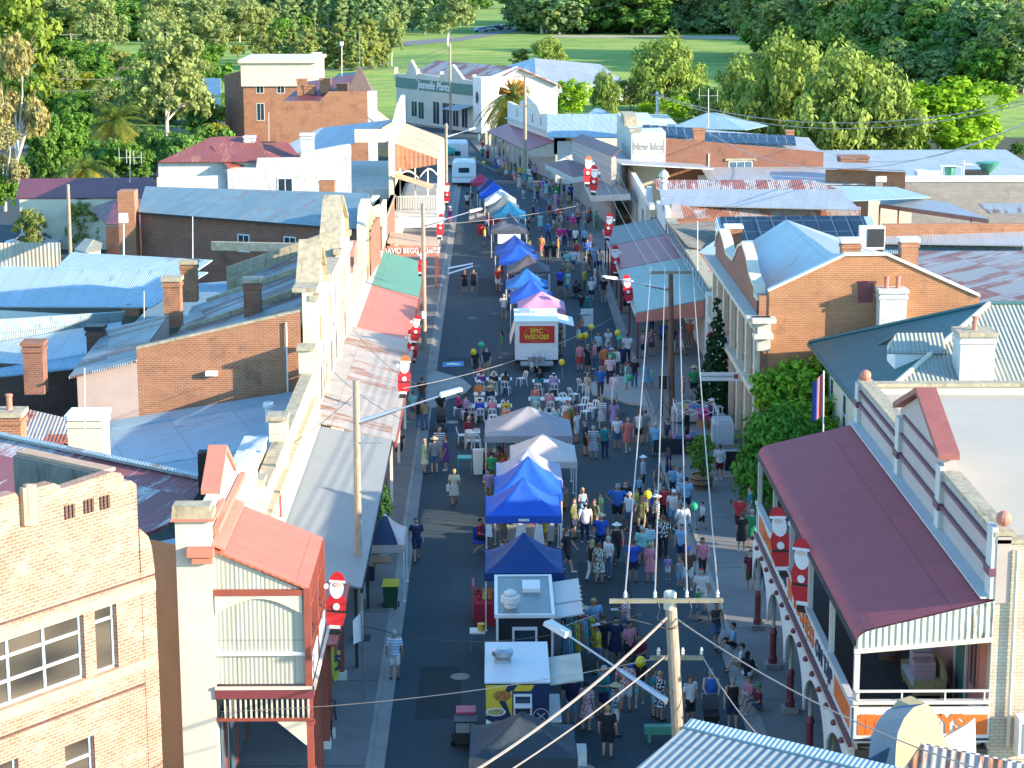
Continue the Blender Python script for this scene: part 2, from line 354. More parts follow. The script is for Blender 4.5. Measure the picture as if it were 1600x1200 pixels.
M['dirt']=m_grass((.10,.095,.07),(.14,.13,.10),(.10,.13,.06),'yard_ground')
g=MB()
xs=[-1600,-800,-400,-200,-100,-50,0,50,100,200,400,800,1600];ys=[-60,0,100,200,300,330,420,560,700,900,1300,2200,4000]
def hz(x,y):
 return -.02+ (max(0,y-900)*.035 if y>900 else 0)
for i in range(len(xs)-1):
 for j in range(len(ys)-1):
  a=[(xs[i],ys[j]),(xs[i+1],ys[j]),(xs[i+1],ys[j+1]),(xs[i],ys[j+1])]
  g.poly([(x,y,hz(x,y)) for x,y in a],0)
struct('ground',g,[M['grass']])
def sheet(name,pts,m,z): return struct(name,MB().poly([(p[0],p[1],z) for p in pts]),M[m] if isinstance(m,str) else m)
sheet('yard_ground',[(-75,20),(75,20),(75,262),(40,270),(-8,290),(-75,250)],'dirt',.0)
KL,KR=-3.75,8.22
sheet('road',[(KL,20),(KR,20),(KR,262),(KR-1,300),(3,330),(-6,318),(-3.5,276),(-14,286),(-42,300),(-48,290),(-20,262),(-8,250),(KL,236)],'asphalt',.006)
def footpath(name,pts): b=[(x,y,0) for x,y in pts];return struct(name,MB().prism(b,[(x,y,.13) for x,y in pts]),M['path'])
footpath('footpath_left',[(-7.9,20),(KL-.15,20),(KL-.15,236),(-7.9,244)])
footpath('footpath_right',[(KR+.15,20),(12.6,20),(12.6,165),(12,190),(9,213),(6,240),(4,262),(-3,262),(-.9,238),(3.1,213),(7.0,184),(KR+.15,160)])
footpath('footpath_far',[(-14,289),(-4.5,277.5),(-.5,272),(-2.,300),(-14,305)])
for nm,x0 in (('kerb_left',KL-.15),('kerb_right',KR)): struct(nm,MB().box(x0,20,0,x0+.15,236 if x0<0 else 160,.135),M['concrete'])
for nm,x0 in (('gutter_left',KL),('gutter_right',KR-.4)): sheet(nm,[(x0,20),(x0+.4,20),(x0+.4,236 if x0<0 else 162),(x0,236 if x0<0 else 162)],'concrete',.012)
struct('kerb_far',MB().prism([(-14.2,288.6,0),(-4.6,277.1,0),(-.4,271.6,0),(-.5,272,0),(-4.5,277.5,0),(-14,289,0)],[(-14.2,288.6,.14),(-4.6,277.1,.14),(-.4,271.6,.14),(-.5,272,.14),(-4.5,277.5,.14),(-14,289,.14)]),M['concrete'])
def blister(name,pp,z=.1): q=[G(x,y) for x,y in pp];return struct(name,MB().prism([(p.x,p.y,0) for p in q],[(p.x,p.y,z) for p in q]),M['pale_conc'])
M['pale_conc']=paint((.40,.38,.34),.9,.1,1,stain=.1,staincol=(.2,.2,.2),name='pale_concrete')
blister('kerb_buildout_left',[(668,588),(682,582),(722,594),(737,606),(728,616),(700,625),(684,637),(664,640),(655,625)])
blister('kerb_buildout_right',[(921,601),(960,590),(1000,591),(1013,636),(985,633),(925,618)])
blister('footpath_slab',[(700,392),(700,408),(676,408),(676,392)],.134) if False else None
sheet('parking_line',[G(x,y)[:2] for x,y in ((700,418),(739,411),(739,413),(700,421))],'white',.02)
sheet('parking_line_second',[G(x,y)[:2] for x,y in ((699,427),(739,415),(740,417),(701,429))],'white',.02)
_bl=sheet('painted_disabled_bay',[G(x,y)[:2] for x,y in ((692,566),(725,565),(724,573),(691,574))],paint((.05,.28,.55),.7,.1,3,name='blue_road_paint'),.02)
sheet('wheelchair_mark',[G(x,y)[:2] for x,y in ((697,569),(706,567.5),(719,569),(719,571),(697,571))],'white',.03)
sheet('road_centre_line',[G(x,y)[:2] for x,y in ((716,238),(722,238),(780,268),(772,268))],paint((.2,.21,.21),.9,.1,3,name='worn_paint'),.02)
sheet('far_road',[G(x,y)[:2] for x,y in ((560,70),(640,64),(720,58),(800,44),(845,40),(845,46),(800,50),(720,64),(640,71),(560,78))],paint((.17,.17,.18),.9,.1,.05,name='far_asphalt'),.03)
sheet('gravel_track',[G(x,y)[:2] for x,y in ((860,55),(1000,56),(1130,55.5),(1175,57),(1240,70),(1300,86),(1420,110),(1600,140),(1600,146),(1420,116),(1290,94),(1200,76),(1160,62),(1000,59),(860,58.5))],paint((.42,.36,.28),.95,.1,.05,name='gravel'),.03)
sheet('car_park_ground',[G(x,y)[:2] for x,y in ((-40,300),(120,300),(110,410),(-60,420))],'asphalt',.008)
sheet('side_road',[G(x,y)[:2] for x,y in ((-50,205),(60,205),(330,200),(330,222),(50,232),(-60,235))],paint((.30,.28,.25),.95,.1,.2,name='pale_road'),.008)
_r=random.Random(3)
M['patch']=paint((.022,.032,.036),.85,.15,.8,bmp=.2,name='new_bitumen');M['oil']=paint((.018,.022,.024),.5,.2,2,name='oil_stain')
for x,y,w_,h_ in ((-2.6,62,1.5,5),(-1.9,98,1.2,7),(-2.8,118,1.6,3),(3.2,70,2,9),(5.2,101,1.8,5),(-1.2,143,1.7,8),(6.4,84,1.1,6)): sheet('road_patch',[(x,y),(x+w_,y+.2),(x+w_-.1,y+h_),(x+.05,y+h_)],'patch',.010)
for k in range(26):
 x=_r.uniform(-3.2,7.6);y=_r.uniform(55,170);r_=_r.uniform(.12,.45);sheet('oil_stain',[(x+r_*math.cos(a)*_r.uniform(.7,1.1),y+1.4*r_*math.sin(a)*_r.uniform(.7,1.1)) for a in [t*PI/5 for t in range(10)]],'oil',.013)
for x,y in ((-1.2,66),(2.6,58),(-2.2,104)): struct('manhole_cover',MB().lathe([(.33,.008),(.33,.018)],(x,y,0),18),M['concrete'])
for k in range(22): y=56+k*6.; struct('kerb_joint',MB().box(KL-.16,y,.0,KL+.005,y+.03,.14),M['black'])
for k in range(14): y=56+k*7.3; struct('footpath_joint',MB().box(KR+.2,y,.128,12.4,y+.035,.134),M['cable']);struct('footpath_joint',MB().box(-7.7,y+2,.128,KL-.2,y+2.035,.134),M['cable'])
# ================================================================ LEFT SIDE OF THE STREET
XF=-7.8
def fr(py): return py
def cap_run(parent,pts,w,h,m,name='coping',n=None):
 """coping strip along polyline pts (top line), half thickness w"""
 mb=MB()
 for a,b in zip(pts,pts[1:]):
  a=V(a);b=V(b);d=(b-a);d2=V((d.x,d.y,0)).normalized();s=V((-d2.y,d2.x,0))*w
  lo=[a-s,b-s,b+s,a+s];mb.prism([p-V((0,0,.02)) for p in lo],[p+V((0,0,h)) for p in lo])
 return mb.build(name,M[m],parent)
def gable_wall(parent,prof,n,t,m,name='wall',z0=0):
 """vertical wall from a top profile (list of 3D points in one vertical plane), thickness t along n, extruded to z0"""
 n=V(n);mb=MB();prof=[V(p) for p in prof]
 A=prof+[V((prof[-1].x,prof[-1].y,z0)),V((prof[0].x,prof[0].y,z0))]
 B=[p+n*t for p in A];mb.poly(A);mb.poly(list(reversed(B)))
 for i in range(len(A)):
  j=(i+1)%len(A);mb.poly([A[i],B[i],B[j],A[j]])
 return mb.build(name,M[m] if isinstance(m,str) else m,parent)
def wallrect(mb,a,b,z0,z1,t=.3):
 a=V((a[0],a[1],0));b=V((b[0],b[1],0));d=(b-a).normalized();n=V((-d.y,d.x,0))*t
 q=[a,b,b+n,a+n];mb.prism([p+V((0,0,z0)) for p in q],[p+V((0,0,z1)) for p in q])
def RQ(pp,sl=.32):
 z0=min(p[2] for p in pp);fr_=[G(*p) for p in pp if p[2]<=z0+.25];Yf=sum(p.y for p in fr_)/len(fr_);o=[]
 for p in pp:
  z=p[2]
  while z>z0+.25:
   if G(p[0],p[1],z).y-Yf>=(z-z0)/sl: break
   z-=.04
  o.append(G(p[0],p[1],z))
 if len(pp)==4:
  n=(o[1]-o[0]).cross(o[2]-o[1]);
  if n.length>1e-6 and abs(n.normalized().dot(ray(pp[3][0],pp[3][1]).normalized()))>.02: o[3]=PL(pp[3][0],pp[3][1],o[0],n)
 return o
def shed(name,label,roofs,walls,rm,wm,cat='building',t=.07,over=True):
 """roofs: lists of (px,py,z) quads; walls: lists of (px,py,z) top points dropped to the ground"""
 q=[RQ(r) for r in roofs];c=sum((sum(x,V((0,0,0)))/len(x) for x in q),V((0,0,0)))/len(q)
 r=thing(name,label,cat,(c.x,c.y,0))
 for i,x in enumerate(q): MB().slab(x,t).build('roof',M[rm[i]] if isinstance(rm,(list,tuple)) else M[rm],r)
 for w_ in walls:
  p=[G(*k) for k in w_];mb=MB()
  for a,b in zip(p,p[1:]): mb.poly([V((a.x,a.y,0)),V((b.x,b.y,0)),b-V((0,0,t*.6)),a-V((0,0,t*.6))])
  mb.build('wall',M[wm],r)
 return r
u1=V((.607,.794,0));n1=V((.794,-.607,0));p1=V((-9,52.3,0))
def L1(px,py): return PL(px,py,p1,n1)
b1=thing('corner_building','tall sunlit weathered brick building with stepped parapet and white framed windows at lower left','building',(-11,49,0))
def sz(px,py):
 p=L1(px,py);return ((p-p1).dot(u1),p.z)
def w3(s,z,d=0): return p1+u1*s+V((0,0,z))+n1*d
def rect(px0,py0,px1,py1):
 a=sz(px0,py0);b=sz(px1,py1);return (a[0],b[0],a[1],b[1])
def opening(pa,pb,pc):   # lower-left px, lower-right px, upper-right px
 a=sz(*pa);b=sz(*pb);c=sz(*pc);return (a[0],b[0],(a[1]+b[1])/2,c[1])
ops=[opening((-60,1130),(135,1062),(129,960)),opening((152,1054),(186,1045),(183,942)),opening((107,1290),(153,1275),(148,1148)),opening((-60,1300),(34,1290),(33,1182))]
ops=[(a,b,c,d) for a,b,c,d in ops]
sL=sz(-90,900)[0];sR=sz(245,1000)[0];zs=sz(150,780)[1];
ss=sorted({sL,sR,sz(213,757)[0]}|{v for o in ops for v in o[:2]});zsd=sz(236,853)[1]-.6;sSh=sz(213,757)[0];zz=sorted({0,zs,zsd}|{max(0,v) for o in ops for v in o[2:]})
wb=MB()
for i in range(len(ss)-1):
 for j in range(len(zz)-1):
  s0,s1,z0,z1=ss[i],ss[i+1],zz[j],zz[j+1];sm=(s0+s1)/2;zm=(z0+z1)/2
  if any(a-1e-6<sm<b+1e-6 and c-1e-6<zm<d+1e-6 for a,b,c,d in ops): continue
  if s1-s0<1e-4 or z1-z0<1e-4 or (sm>sSh and zm>zsd): continue
  wb.poly([w3(s0,z0),w3(s1,z0),w3(s1,z1),w3(s0,z1)])
for a,b,c,d in ops:   # reveals
 for q in (([a,c],[a,d]),([b,d],[b,c]),([a,d],[b,d]),([b,c],[a,c])):
  (x0,y0),(x1,y1)=q;wb.poly([w3(x0,y0),w3(x0,y0,-.35),w3(x1,y1,-.35),w3(x1,y1)])
top=[sz(*p) for p in ((-90,812),(0,778),(22,771),(27,775),(29,790))]
prof=[sz(-90,812),sz(0,777),sz(24,770),sz(29,777),(sz(31,777)[0],sz(31,790)[1]),sz(50,764),sz(84,755),sz(93,759),sz(95,764),sz(166,741),sz(176,738),sz(188,739),sz(193,744),(sz(193,744)[0]+.01,sz(193,753)[1]),sz(205,751),sz(213,757)]
prof2=[(sz(213,757)[0]+.01,sz(213,827)[1]),sz(221,829),sz(231,838),sz(236,853),sz(241,880)]
fullprof=[p for p in prof+prof2];fullprof=[(s,max(z,zs)) if s<=sz(213,757)[0] else (s,z) for s,z in fullprof]
zsh=fullprof[-1][1]
up=[(s,z) for s,z in fullprof if s<=sz(213,757)[0]+.001]
wb2=MB();A=[w3(s,z) for s,z in up];A=A+[w3(up[-1][0],zs),w3(up[0][0],zs)];B=[p-n1*.35 for p in A];wb2.poly(list(reversed(A)));wb2.poly(B)
for i in range(len(A)): j=(i+1)%len(A);wb2.poly([A[i],A[j],B[j],B[i]])
for f,m_,uv_,s_ in zip(wb2.f,wb2.m,range(len(wb2.f)),wb2.sm): pass
wall=MB();wall.v=wb.v[:];wall.f=wb.f[:];wall.m=wb.m[:];wall.uv=wb.uv[:];wall.sm=wb.sm[:]
base=len(wall.v);wall.v+=wb2.v;wall.f+=[tuple(i+base for i in f) for f in wb2.f];wall.m+=wb2.m;wall.uv+=wb2.uv;wall.sm+=wb2.sm
sS=sz(213,757)[0]
keep=[k for k,f in enumerate(wall.f)]
wall.build('wall',M['brick_deco'],b1)
lw=MB();pr=[(sS+.02,sz(213,827)[1]),sz(221,829),sz(231,838),sz(236,853),(sR,sz(236,853)[1]-.6)]
A=[w3(s,z,.02) for s,z in pr]+[w3(sR+.02,0,.02),w3(sS+.02,0,.02)];B=[p-n1*5 for p in A]
lw.poly(list(reversed(A)));lw.poly(B)
for i in range(len(A)): j=(i+1)%len(A);lw.poly([A[i],A[j],B[j],B[i]])
lw.build('side_wing',M['brick_deco'],b1)
def band(s0,z0,s1,z1,t=.08,h=.14,m='brick_deco',name='string_course'):
 a=w3(s0,z0,t);b=w3(s1,z1,t);c=w3(s1,z1,-.05);d=w3(s0,z0,-.05);MB().prism([a,b,c,d],[x+V((0,0,h)) for x in (a,b,c,d)]).build(name,M[m],b1)
M['bandcol']=paint((.50,.33,.22),.9,.15,3,stain=.3,staincol=(.2,.12,.08),bmp=.3,name='ochre_band')
zt=ops[0][3];zb=ops[0][2]
band(sL,zt+.02,sR+.0,zt+.02,.05,.28,'bandcol');band(sL,zb-.3,sS+.4,zb-.3,.07,.28,'bandcol')
band(sL,zt+.42,sR,zt+.42,.04,.05,'brick_dark');band(sL,zb-.75,sS,zb-.75,.04,.06,'brick_dark')
for k in (30,36,43): 
 s=sz(k,770)[0];w_=.16;z0=sz(k,822)[1];z1=sz(k,757 if k!=30 else 762)[1]
 q=[w3(s,z0,.0),w3(s+w_,z0,.0),w3(s+w_,z0,.14),w3(s,z0,.14)];MB().prism(q,[p+V((0,0,z1-z0)) for p in q]).build('parapet_fin',M['bandcol'],b1)
for px,py in ((101,812),(131,803),(156,797)):
 s,z=sz(px,py);mb=MB()
 for k in range(3): q=[w3(s+k*.12,z,.0),w3(s+k*.12+.07,z,.0),w3(s+k*.12+.07,z,.05),w3(s+k*.12,z,.05)];mb.prism(q,[p+V((0,0,.35)) for p in q])
 mb.build('vent_grille',M['brick_dark'],b1)
def l1win(o,mull,trans,nm='window',bars=None):
 a,b,c,d=o;f=MB();D=-.22
 def bar(s0,s1,z0,z1): q=[w3(s0,z0,D),w3(s1,z0,D),w3(s1,z0,D+.08),w3(s0,z0,D+.08)];f.prism(q,[p+V((0,0,z1-z0)) for p in q])
 t=.07;bar(a,b,c,c+t);bar(a,b,d-t,d);bar(a,a+t,c,d);bar(b-t,b,c,d)
 for m_ in mull: bar(m_-.035,m_+.035,c,d)
 for z in trans: bar(a,b,z-.035,z+.035)
 fo=f.build(nm,M['white'],b1);MB().poly([w3(a,c,D+.03),w3(b,c,D+.03),w3(b,d,D+.03),w3(a,d,D+.03)]).build('pane',M['glass_deco'],fo)
 q=[w3(a-.1,c-.08,.08),w3(b+.1,c-.08,.08),w3(b+.1,c-.08,-.3),w3(a-.1,c-.08,-.3)];MB().prism(q,[p+V((0,0,.09)) for p in q]).build('sill',M['bandcol'],fo);return fo
mg,ntg,bg_=new_mat('deep_window_glass');bg_.inputs['Roughness'].default_value=.06
_n=noise(ntg,uvn(ntg,.5,1.6),.6,1);L(ntg,mixc(ntg,ramp(ntg,_n,.35,.65),(.025,.026,.028),(.11,.095,.075)),bg_.inputs['Base Color']);M['glass_deco']=mg
o=ops[0];h=o[3]-o[2];m1=sz(76,1060)[0];m0=sz(20,1080)[0]
l1win(o,[m1,m0,m0-(m1-m0)],[o[2]+h*.36,o[2]+h*.72]);o=ops[1];l1win(o,[],[o[2]+(o[3]-o[2])*.78]);o=ops[2];l1win(o,[],[o[2]+(o[3]-o[2])*.75]);l1win(ops[3],[],[])
zc=sz(180,741)[1];cn=w3(sz(186,741)[0],0,-.35);back=V((-.794,.607,0))
q=[w3(sL,zc-4.6,-.3),w3(sS,zc-4.6,-.3),w3(sS,zc-4.6,-5),w3(sL,zc-4.6,-5)];MB().slab(q,.1).build('roof',M['zincroof'],b1)
rp=MB();a=cn;bb=cn+back*3.4;tt=u1*.32;rp.prism([V((x.x,x.y,0)) for x in (a,bb,bb-tt,a-tt)],[V((x.x,x.y,zc-.02)) for x in (a,bb,bb-tt,a-tt)]);rp.build('parapet_return',paint((.20,.19,.17),.9,.2,1.5,stain=.5,staincol=(.05,.05,.05),name='stained_render'),b1);cap_run(b1,[V((cn.x,cn.y,zc)),V((bb.x,bb.y,zc))],.2,.07,'bandcol')
b2=thing('verandah_building','two storey building with pale red verandah roof and red posts beside the brick corner building','building',(-8,58,0))
mb=MB();wallrect(mb,(XF-.95,54.6),(XF,54.6),0,8.75,.5);mb.build('end_pier',M['greyplaster'],b2)
MB().box(XF-1.02,54.5,8.75,XF+.1,55.2,8.95).box(XF-1.0,54.52,8.95,XF+.02,55.15,9.1).build('pier_cap',M['stonecap'],b2)
MB().box(XF-1.06,54.46,8.68,XF+.14,55.24,8.75).build('moulding',M['salmon'],b2);MB().box(XF-.62,54.35,7.7,XF+.1,54.6,7.95).box(XF-.5,54.42,7.5,XF+.06,54.6,7.7).build('moulding',M['salmon'],b2)
mb=MB();wallrect(mb,(XF,55.1),(XF,66),0,7.8,.35);mb.build('facade_wall',M['offwhite'],b2)
pk=[V((XF-.05,55.2,8.9)),V((XF-.05,56.6,8.9)),V((XF-.05,58.4,9.75)),V((XF-.05,60.4,8.6)),V((XF-.05,66,7.9))]
gable_wall(b2,pk,(-1,0,0),.3,'offwhite','parapet',7.78)
pk2=[p+V((.06,0,.0)) for p in pk];cap_run(b2,[p+V((-.18,0,0)) for p in pk[1:4]],.27,.14,'salmon')
mb=MB();mb.box(XF+.0,55.2,8.1,XF+.16,61.5,8.3).box(XF,55.2,8.55,XF+.12,57,8.68);mb.build('cornice',M['salmon'],b2)
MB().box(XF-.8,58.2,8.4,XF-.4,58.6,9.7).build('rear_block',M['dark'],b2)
a=V((XF-.95,54.9,0));b_=a+back*16
tw=MB();tw.poly([a,a+V((0,0,7.9)),b_+V((0,0,7.6)),b_]);tw.build('side_wall',M['tan'],b2)
rg0=G(320,745,8.6);rg1=G(-40,669,8.6);ev0=G(232,832,7.0);dv=V((-.607,-.794,0))
ra=rg0;rb=rg1;rc=rg1+dv*9+V((0,0,-2.17));rd=rg0+dv*6.9+V((0,0,-1.66))
pn_=(rb-ra).cross(rc-rb);MB().slab([ra,rb,rc,PL(222,836,ra,pn_),PL(262,818,ra,pn_),PL(292,792,ra,pn_)],.1).build('roof',M['maroonroof'],b2)
MB().prism([p+V((0,0,-.02)) for p in (rb,ra,ra+dv*.3,rb+dv*.3)],[p+V((0,0,.07)) for p in (rb,ra,ra+dv*.3,rb+dv*.3)]).build('ridge_cap',M['zincroof'],b2)
br=MB();be=rg1-dv*6+V((0,0,-5.5));bf=rg0-dv*2+V((0,0,-1.8));br.slab([rb,ra,bf,be],.08);br.build('roof',M['zincroof'],b2)
ver=MB();vx=-5.15
ver.slab([(XF-.0,54.7,7.85),(vx,54.7,6.7),(vx,59.7,6.7),(XF,59.7,7.85)],.06);ver.build('verandah_roof',M['awnred'],b2)
MB().prism([(XF,54.72,7.93),(XF+.35,54.72,7.78),(XF+.35,59.6,7.78),(XF,59.6,7.93)],[(XF,54.72,7.99),(XF+.35,54.72,7.84),(XF+.35,59.6,7.84),(XF,59.6,7.99)]).build('flashing',M['salmon'],b2)
MB().box(XF,54.55,3.55,vx+.08,59.8,3.8).build('verandah_floor',M['burgundy'],b2)
MB().box(XF,54.52,3.82,vx+.1,54.6,3.9).box(vx+.06,54.52,3.82,vx+.14,59.8,3.9).build('floor_edge',M['cream2'],b2)
mb=MB();A=[(XF,54.8,3.9),(vx-.1,54.8,3.9),(vx-.1,54.8,6.6),(XF,54.8,7.75)];mb.prism(A,[(x,54.95,z) for x,_,z in A]);mb.build('end_panel',corr((.50,.50,.42),0,pitch=.12,var=.05,name='pale_green_boards',bs=.3),b2)
ar=MB();n_=14
for k in range(n_):
 t0=k/n_;t1=(k+1)/n_;x0=XF+.05+(vx-XF-.25)*t0;x1=XF+.05+(vx-XF-.25)*t1
 z=lambda t:5.95+.45*math.sin(PI*t)
 A=[(x0,54.72,z(t0)),(x1,54.72,z(t1)),(x1,54.72,6.55),(x0,54.72,6.55)];ar.prism(A,[(x,54.8,zz_) for x,_,zz_ in A])
ar.build('arch_valance',M['cream2'],b2)
MB().box(XF,54.68,6.5,vx,54.8,6.66).build('beam',M['redbrown'],b2);MB().box(XF,54.7,4.75,vx,54.79,4.85).build('rail',M['offwhite'],b2)
for (x,y,z0,z1) in ((vx-.05,54.75,3.85,6.7),(vx-.05,59.5,3.85,6.7),(vx-.05,57.1,3.85,6.7),(vx-.05,54.75,.13,3.55),(vx-.05,59.5,.13,3.55),(vx-.05,57.1,.13,3.55)):
 c=MB().box(x-.09,y-.09,z0,x+.09,y+.09,z1);
 if z0<1: c.box(x-.14,y-.14,z0+.25,x+.14,y+.14,z0+1.3).box(x-.13,y-.13,2.75,x+.13,y+.13,2.85)
 p=c.build('post',M['redbrown'],b2)
 if z0<1: MB().box(x-.17,y-.17,.13,x+.17,y+.17,.38).build('plinth',M['offwhite'],p)
mb=MB()
for k in range(17): x=XF+.25+k*.145;mb.box(x-.025,54.62,2.95,x+.025,54.67,3.52)
mb.build('valance_slats',M['cream2'],b2);MB().box(XF,54.6,2.87,vx,54.7,2.96).build('valance_rail',M['redbrown'],b2)
mb=MB();mb.prism([(vx-.95,54.6,2.85),(vx-.15,54.6,2.15),(vx-.15,54.6,2.85)],[(vx-.95,54.68,2.85),(vx-.15,54.68,2.15),(vx-.15,54.68,2.85)]);mb.build('fretwork_bracket',M['cream2'],b2)
mb=MB()
for k in range(24): y=54.95+k*.2;mb.box(vx-.07,y,4.0,vx-.03,y+.04,4.85)
mb.box(vx-.1,54.8,4.85,vx,59.5,4.93);mb.build('balustrade',M['redbrown'],b2)
MB().box(vx-.02,54.8,3.9,vx+.02,59.5,4.55).build('balustrade_panel',M['offwhite'],b2)
mb=MB()
for k in range(12): y=54.95+k*.4;mb.box(vx-.07,y,6.05,vx-.02,y+.1,6.65)
mb.box(vx-.1,54.8,5.98,vx,59.5,6.05);mb.build('eave_slats',M['redbrown'],b2)
mb=MB();mb.box(XF+.03,55.2,.2,XF+.1,66,2.9);mb.build('shop_glass',M['glassb'],b2)
for k in range(5):
 y=55.6+k*2.2;MB().box(XF+.1,y,.15,XF+.16,y+.1,3).build('shopfront_mullion',M['redbrown'],b2)
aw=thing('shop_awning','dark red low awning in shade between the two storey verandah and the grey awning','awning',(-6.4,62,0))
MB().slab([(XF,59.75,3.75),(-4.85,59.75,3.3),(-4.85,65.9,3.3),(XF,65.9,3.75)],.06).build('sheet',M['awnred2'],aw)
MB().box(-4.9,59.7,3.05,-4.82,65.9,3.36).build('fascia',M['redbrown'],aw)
for y in (60.3,65.5): 
 c=MB().box(-5.2,y-.08,.13,-5.04,y+.08,3.3);p=c.build('post',M['redbrown'],aw);MB().box(-5.27,y-.15,.13,-4.97,y+.15,.4).build('plinth',M['offwhite'],p)
b3=thing('cream_shop','long cream shop with mossy parapet copings and pale blue roof above the grey awning','building',(-12,78,0))
mb=MB();wallrect(mb,(XF,66),(XF,87.2),0,6.0,.32);mb.build('facade_wall',M['cream'],b3)
cap_run(b3,[(XF-.16,66,6.0),(XF-.16,87.2,6.2)],.24,.12,'stonecap')
MB().box(XF,66.2,5.05,XF+.22,87,5.22).build('cornice',M['stonecap'],b3)
for y,zt_ in ((66.4,6.7),(74.5,7.0),(86.4,7.3)):
 MB().box(XF-.5,y-.35,0,XF+.14,y+.35,zt_).build('pier',M['cream'],b3);MB().box(XF-.58,y-.5,zt_,XF+.2,y+.5,zt_+.16).build('pier_cap',M['stonecap'],b3)
MB().box(XF-1.25,61.5,5.0,XF-.5,73.2,6.5).build('inner_parapet',M['cream'],b3);MB().box(XF-1.3,61.5,6.5,XF-.45,73.3,6.62).build('inner_coping',M['whitewash'],b3)
MB().tube((XF+.08,72.0,5.0),(XF+.08,72.0,3.7),.05,.05,6).build('downpipe',M['redbrown'],b3)
Y3=87.1
q0=AY(160,659,Y3);q1=AY(463,600,Y3)
n_w=[(Y3,0),(86.0,-.2),(79.5,-.55),(75.5,-.75),(70.5,-.95),(61,-1.5)]
for i in range(5):
 (ya,da),(yb,db)=n_w[i],n_w[i+1]
 MB().slab([(q0.x,ya,q0.z+da),(q1.x,ya,q1.z+da-.3),(q1.x,yb,q1.z+db-.3),(q0.x-.5,yb,q0.z+db)],.07).build('roof',M['blueroof'] if i%2 else M['blueroof2'],b3)
MB().tube((-9.3,83.2,4.5),(-9.3,83.2,5.5),.16,.16,10).lathe([(.16,5.45),(.24,5.5),(.24,5.62),(.18,5.7)],(-9.3,83.2,0),12).build('roof_vent',M['metalw'],b3)
aw=thing('shop_awning','wide pale grey sheet awning below the cream parapet, partly crossed by pole shadows','awning',(-6.2,78,0))
MB().slab([(XF,66,3.85),(-4.45,66,3.15),(-4.45,87.0,3.15),(XF,87.0,3.85)],.07).build('sheet',M['awngrey'],aw)
MB().box(-4.5,66,2.95,-4.42,87,3.12).build('gutter',M['black'],aw)
MB().box(XF+.0,66,3.86,XF+.3,87,3.93).build('flashing',M['palegrey'],aw)
for y in (66.6,73,80,86.5): MB().box(-4.75,y-.05,.13,-4.65,y+.05,3.1).build('post',M['cable'],aw)
b4=thing('pediment_building','tall brick building with twin cream gabled parapets, arched cream facade and brown patched roofs','building',(-14,98,0))
Y4=87.25
sw=[AY(213,545,Y4),AY(470,490,Y4)];zl,zr=sw[0].z,sw[1].z
gable_wall(b4,[V((sw[0].x,Y4,zl)),V((XF-.5,Y4,zr+.1))],(0,1,0),.3,'brick_orange','side_wall')
cap_run(b4,[V((sw[0].x,Y4+.15,zl)),V((XF-.5,Y4+.15,zr+.1))],.2,.08,'stonecap')
P4=[(87.25,9.3),(88.6,9.3),(88.7,10.0),(89.6,11.0),(90.8,10.1),(91.2,8.9),(98.5,8.5),(99.2,9.3),(100.2,10.2),(103.2,11.7),(105.2,10.3),(106,9),(110.3,8.0)]
P4=[(87.25,9.6),(88.9,9.6),(90.9,11.2),(92.8,9.9),(93.2,8.9),(101.2,8.9),(101.8,10.0),(104.2,11.6),(107.5,10.2),(108,8.6),(110.4,8.4)]
pts=[V((XF,y,z)) for y,z in P4];gable_wall(b4,pts,(-1,0,0),.4,'cream','facade_wall')
cap_run(b4,[p+V((-.3,0,0)) for p in pts],.52,.16,'stonecap')
for y in (87.6,93.3,101.3,107.9): MB().box(XF,y-.3,0,XF+.2,y+.3,9.2).build('pilaster',M['cream'],b4);MB().box(XF-.1,y-.4,9.2,XF+.3,y+.4,9.45).build('pilaster_cap',M['stonecap'],b4)
MB().box(XF,87.5,6.6,XF+.16,110,6.78).box(XF,87.5,8.35,XF+.24,110,8.5).build('string_course',M['cream2'],b4)
M['peach']=paint((.62,.42,.26),.8,.08,1,name='peach_render')
for k in range(7):
 y=89.4+k*3.0;mb=MB();n_=8
 A=[(XF+.05,y,4.2),(XF+.05,y+1.5,4.2),(XF+.05,y+1.5,5.6)]+[(XF+.05,y+.75+.75*math.cos(PI*t/n_),5.6+.75*math.sin(PI*t/n_)) for t in range(1,n_)]+[(XF+.05,y,5.6)]
 mb.prism(A,[(XF+.1,b,c) for a,b,c in A]);f=mb.build('arched_window',M['offwhite'],b4)
 A=[(XF+.11,y+.2,4.35),(XF+.11,y+1.3,4.35),(XF+.11,y+1.3,5.5),(XF+.11,y+.75,6.05),(XF+.11,y+.2,5.5)];MB().poly(A).build('pane',M['glass'],f)
 MB().box(XF+.03,y+1.75,3.9,XF+.05,y+2.75,8.3).build('render_panel',M['peach'],b4)
yy=[87.6,94.6,95.2,101.8,102.4,109.8,110.2];zr_=[8.1,8.5,8.0,8.6,8.1,8.8,8.2]
zl_=[z-2.1 for z in zr_]
for i in range(6):
 MB().slab([(sw[0].x+.3 if i<4 else sw[0].x+2,yy[i],zl_[i]),(XF-.5,yy[i],zr_[i]),(XF-.5,yy[i+1],zr_[i+1]),(sw[0].x+.3 if i<4 else sw[0].x+2,yy[i+1],zl_[i+1])],.07).build('roof',M['patchroof'],b4)
for y,dz in ((94.7,1.25),(101.9,1.35),(109.9,1.7)):
 gable_wall(b4,[V((sw[0].x+1,y,7.6-2.1+dz)),V((XF-.5,y,7.6+dz))],(0,1,0),.28,'stonecap','party_parapet',4)
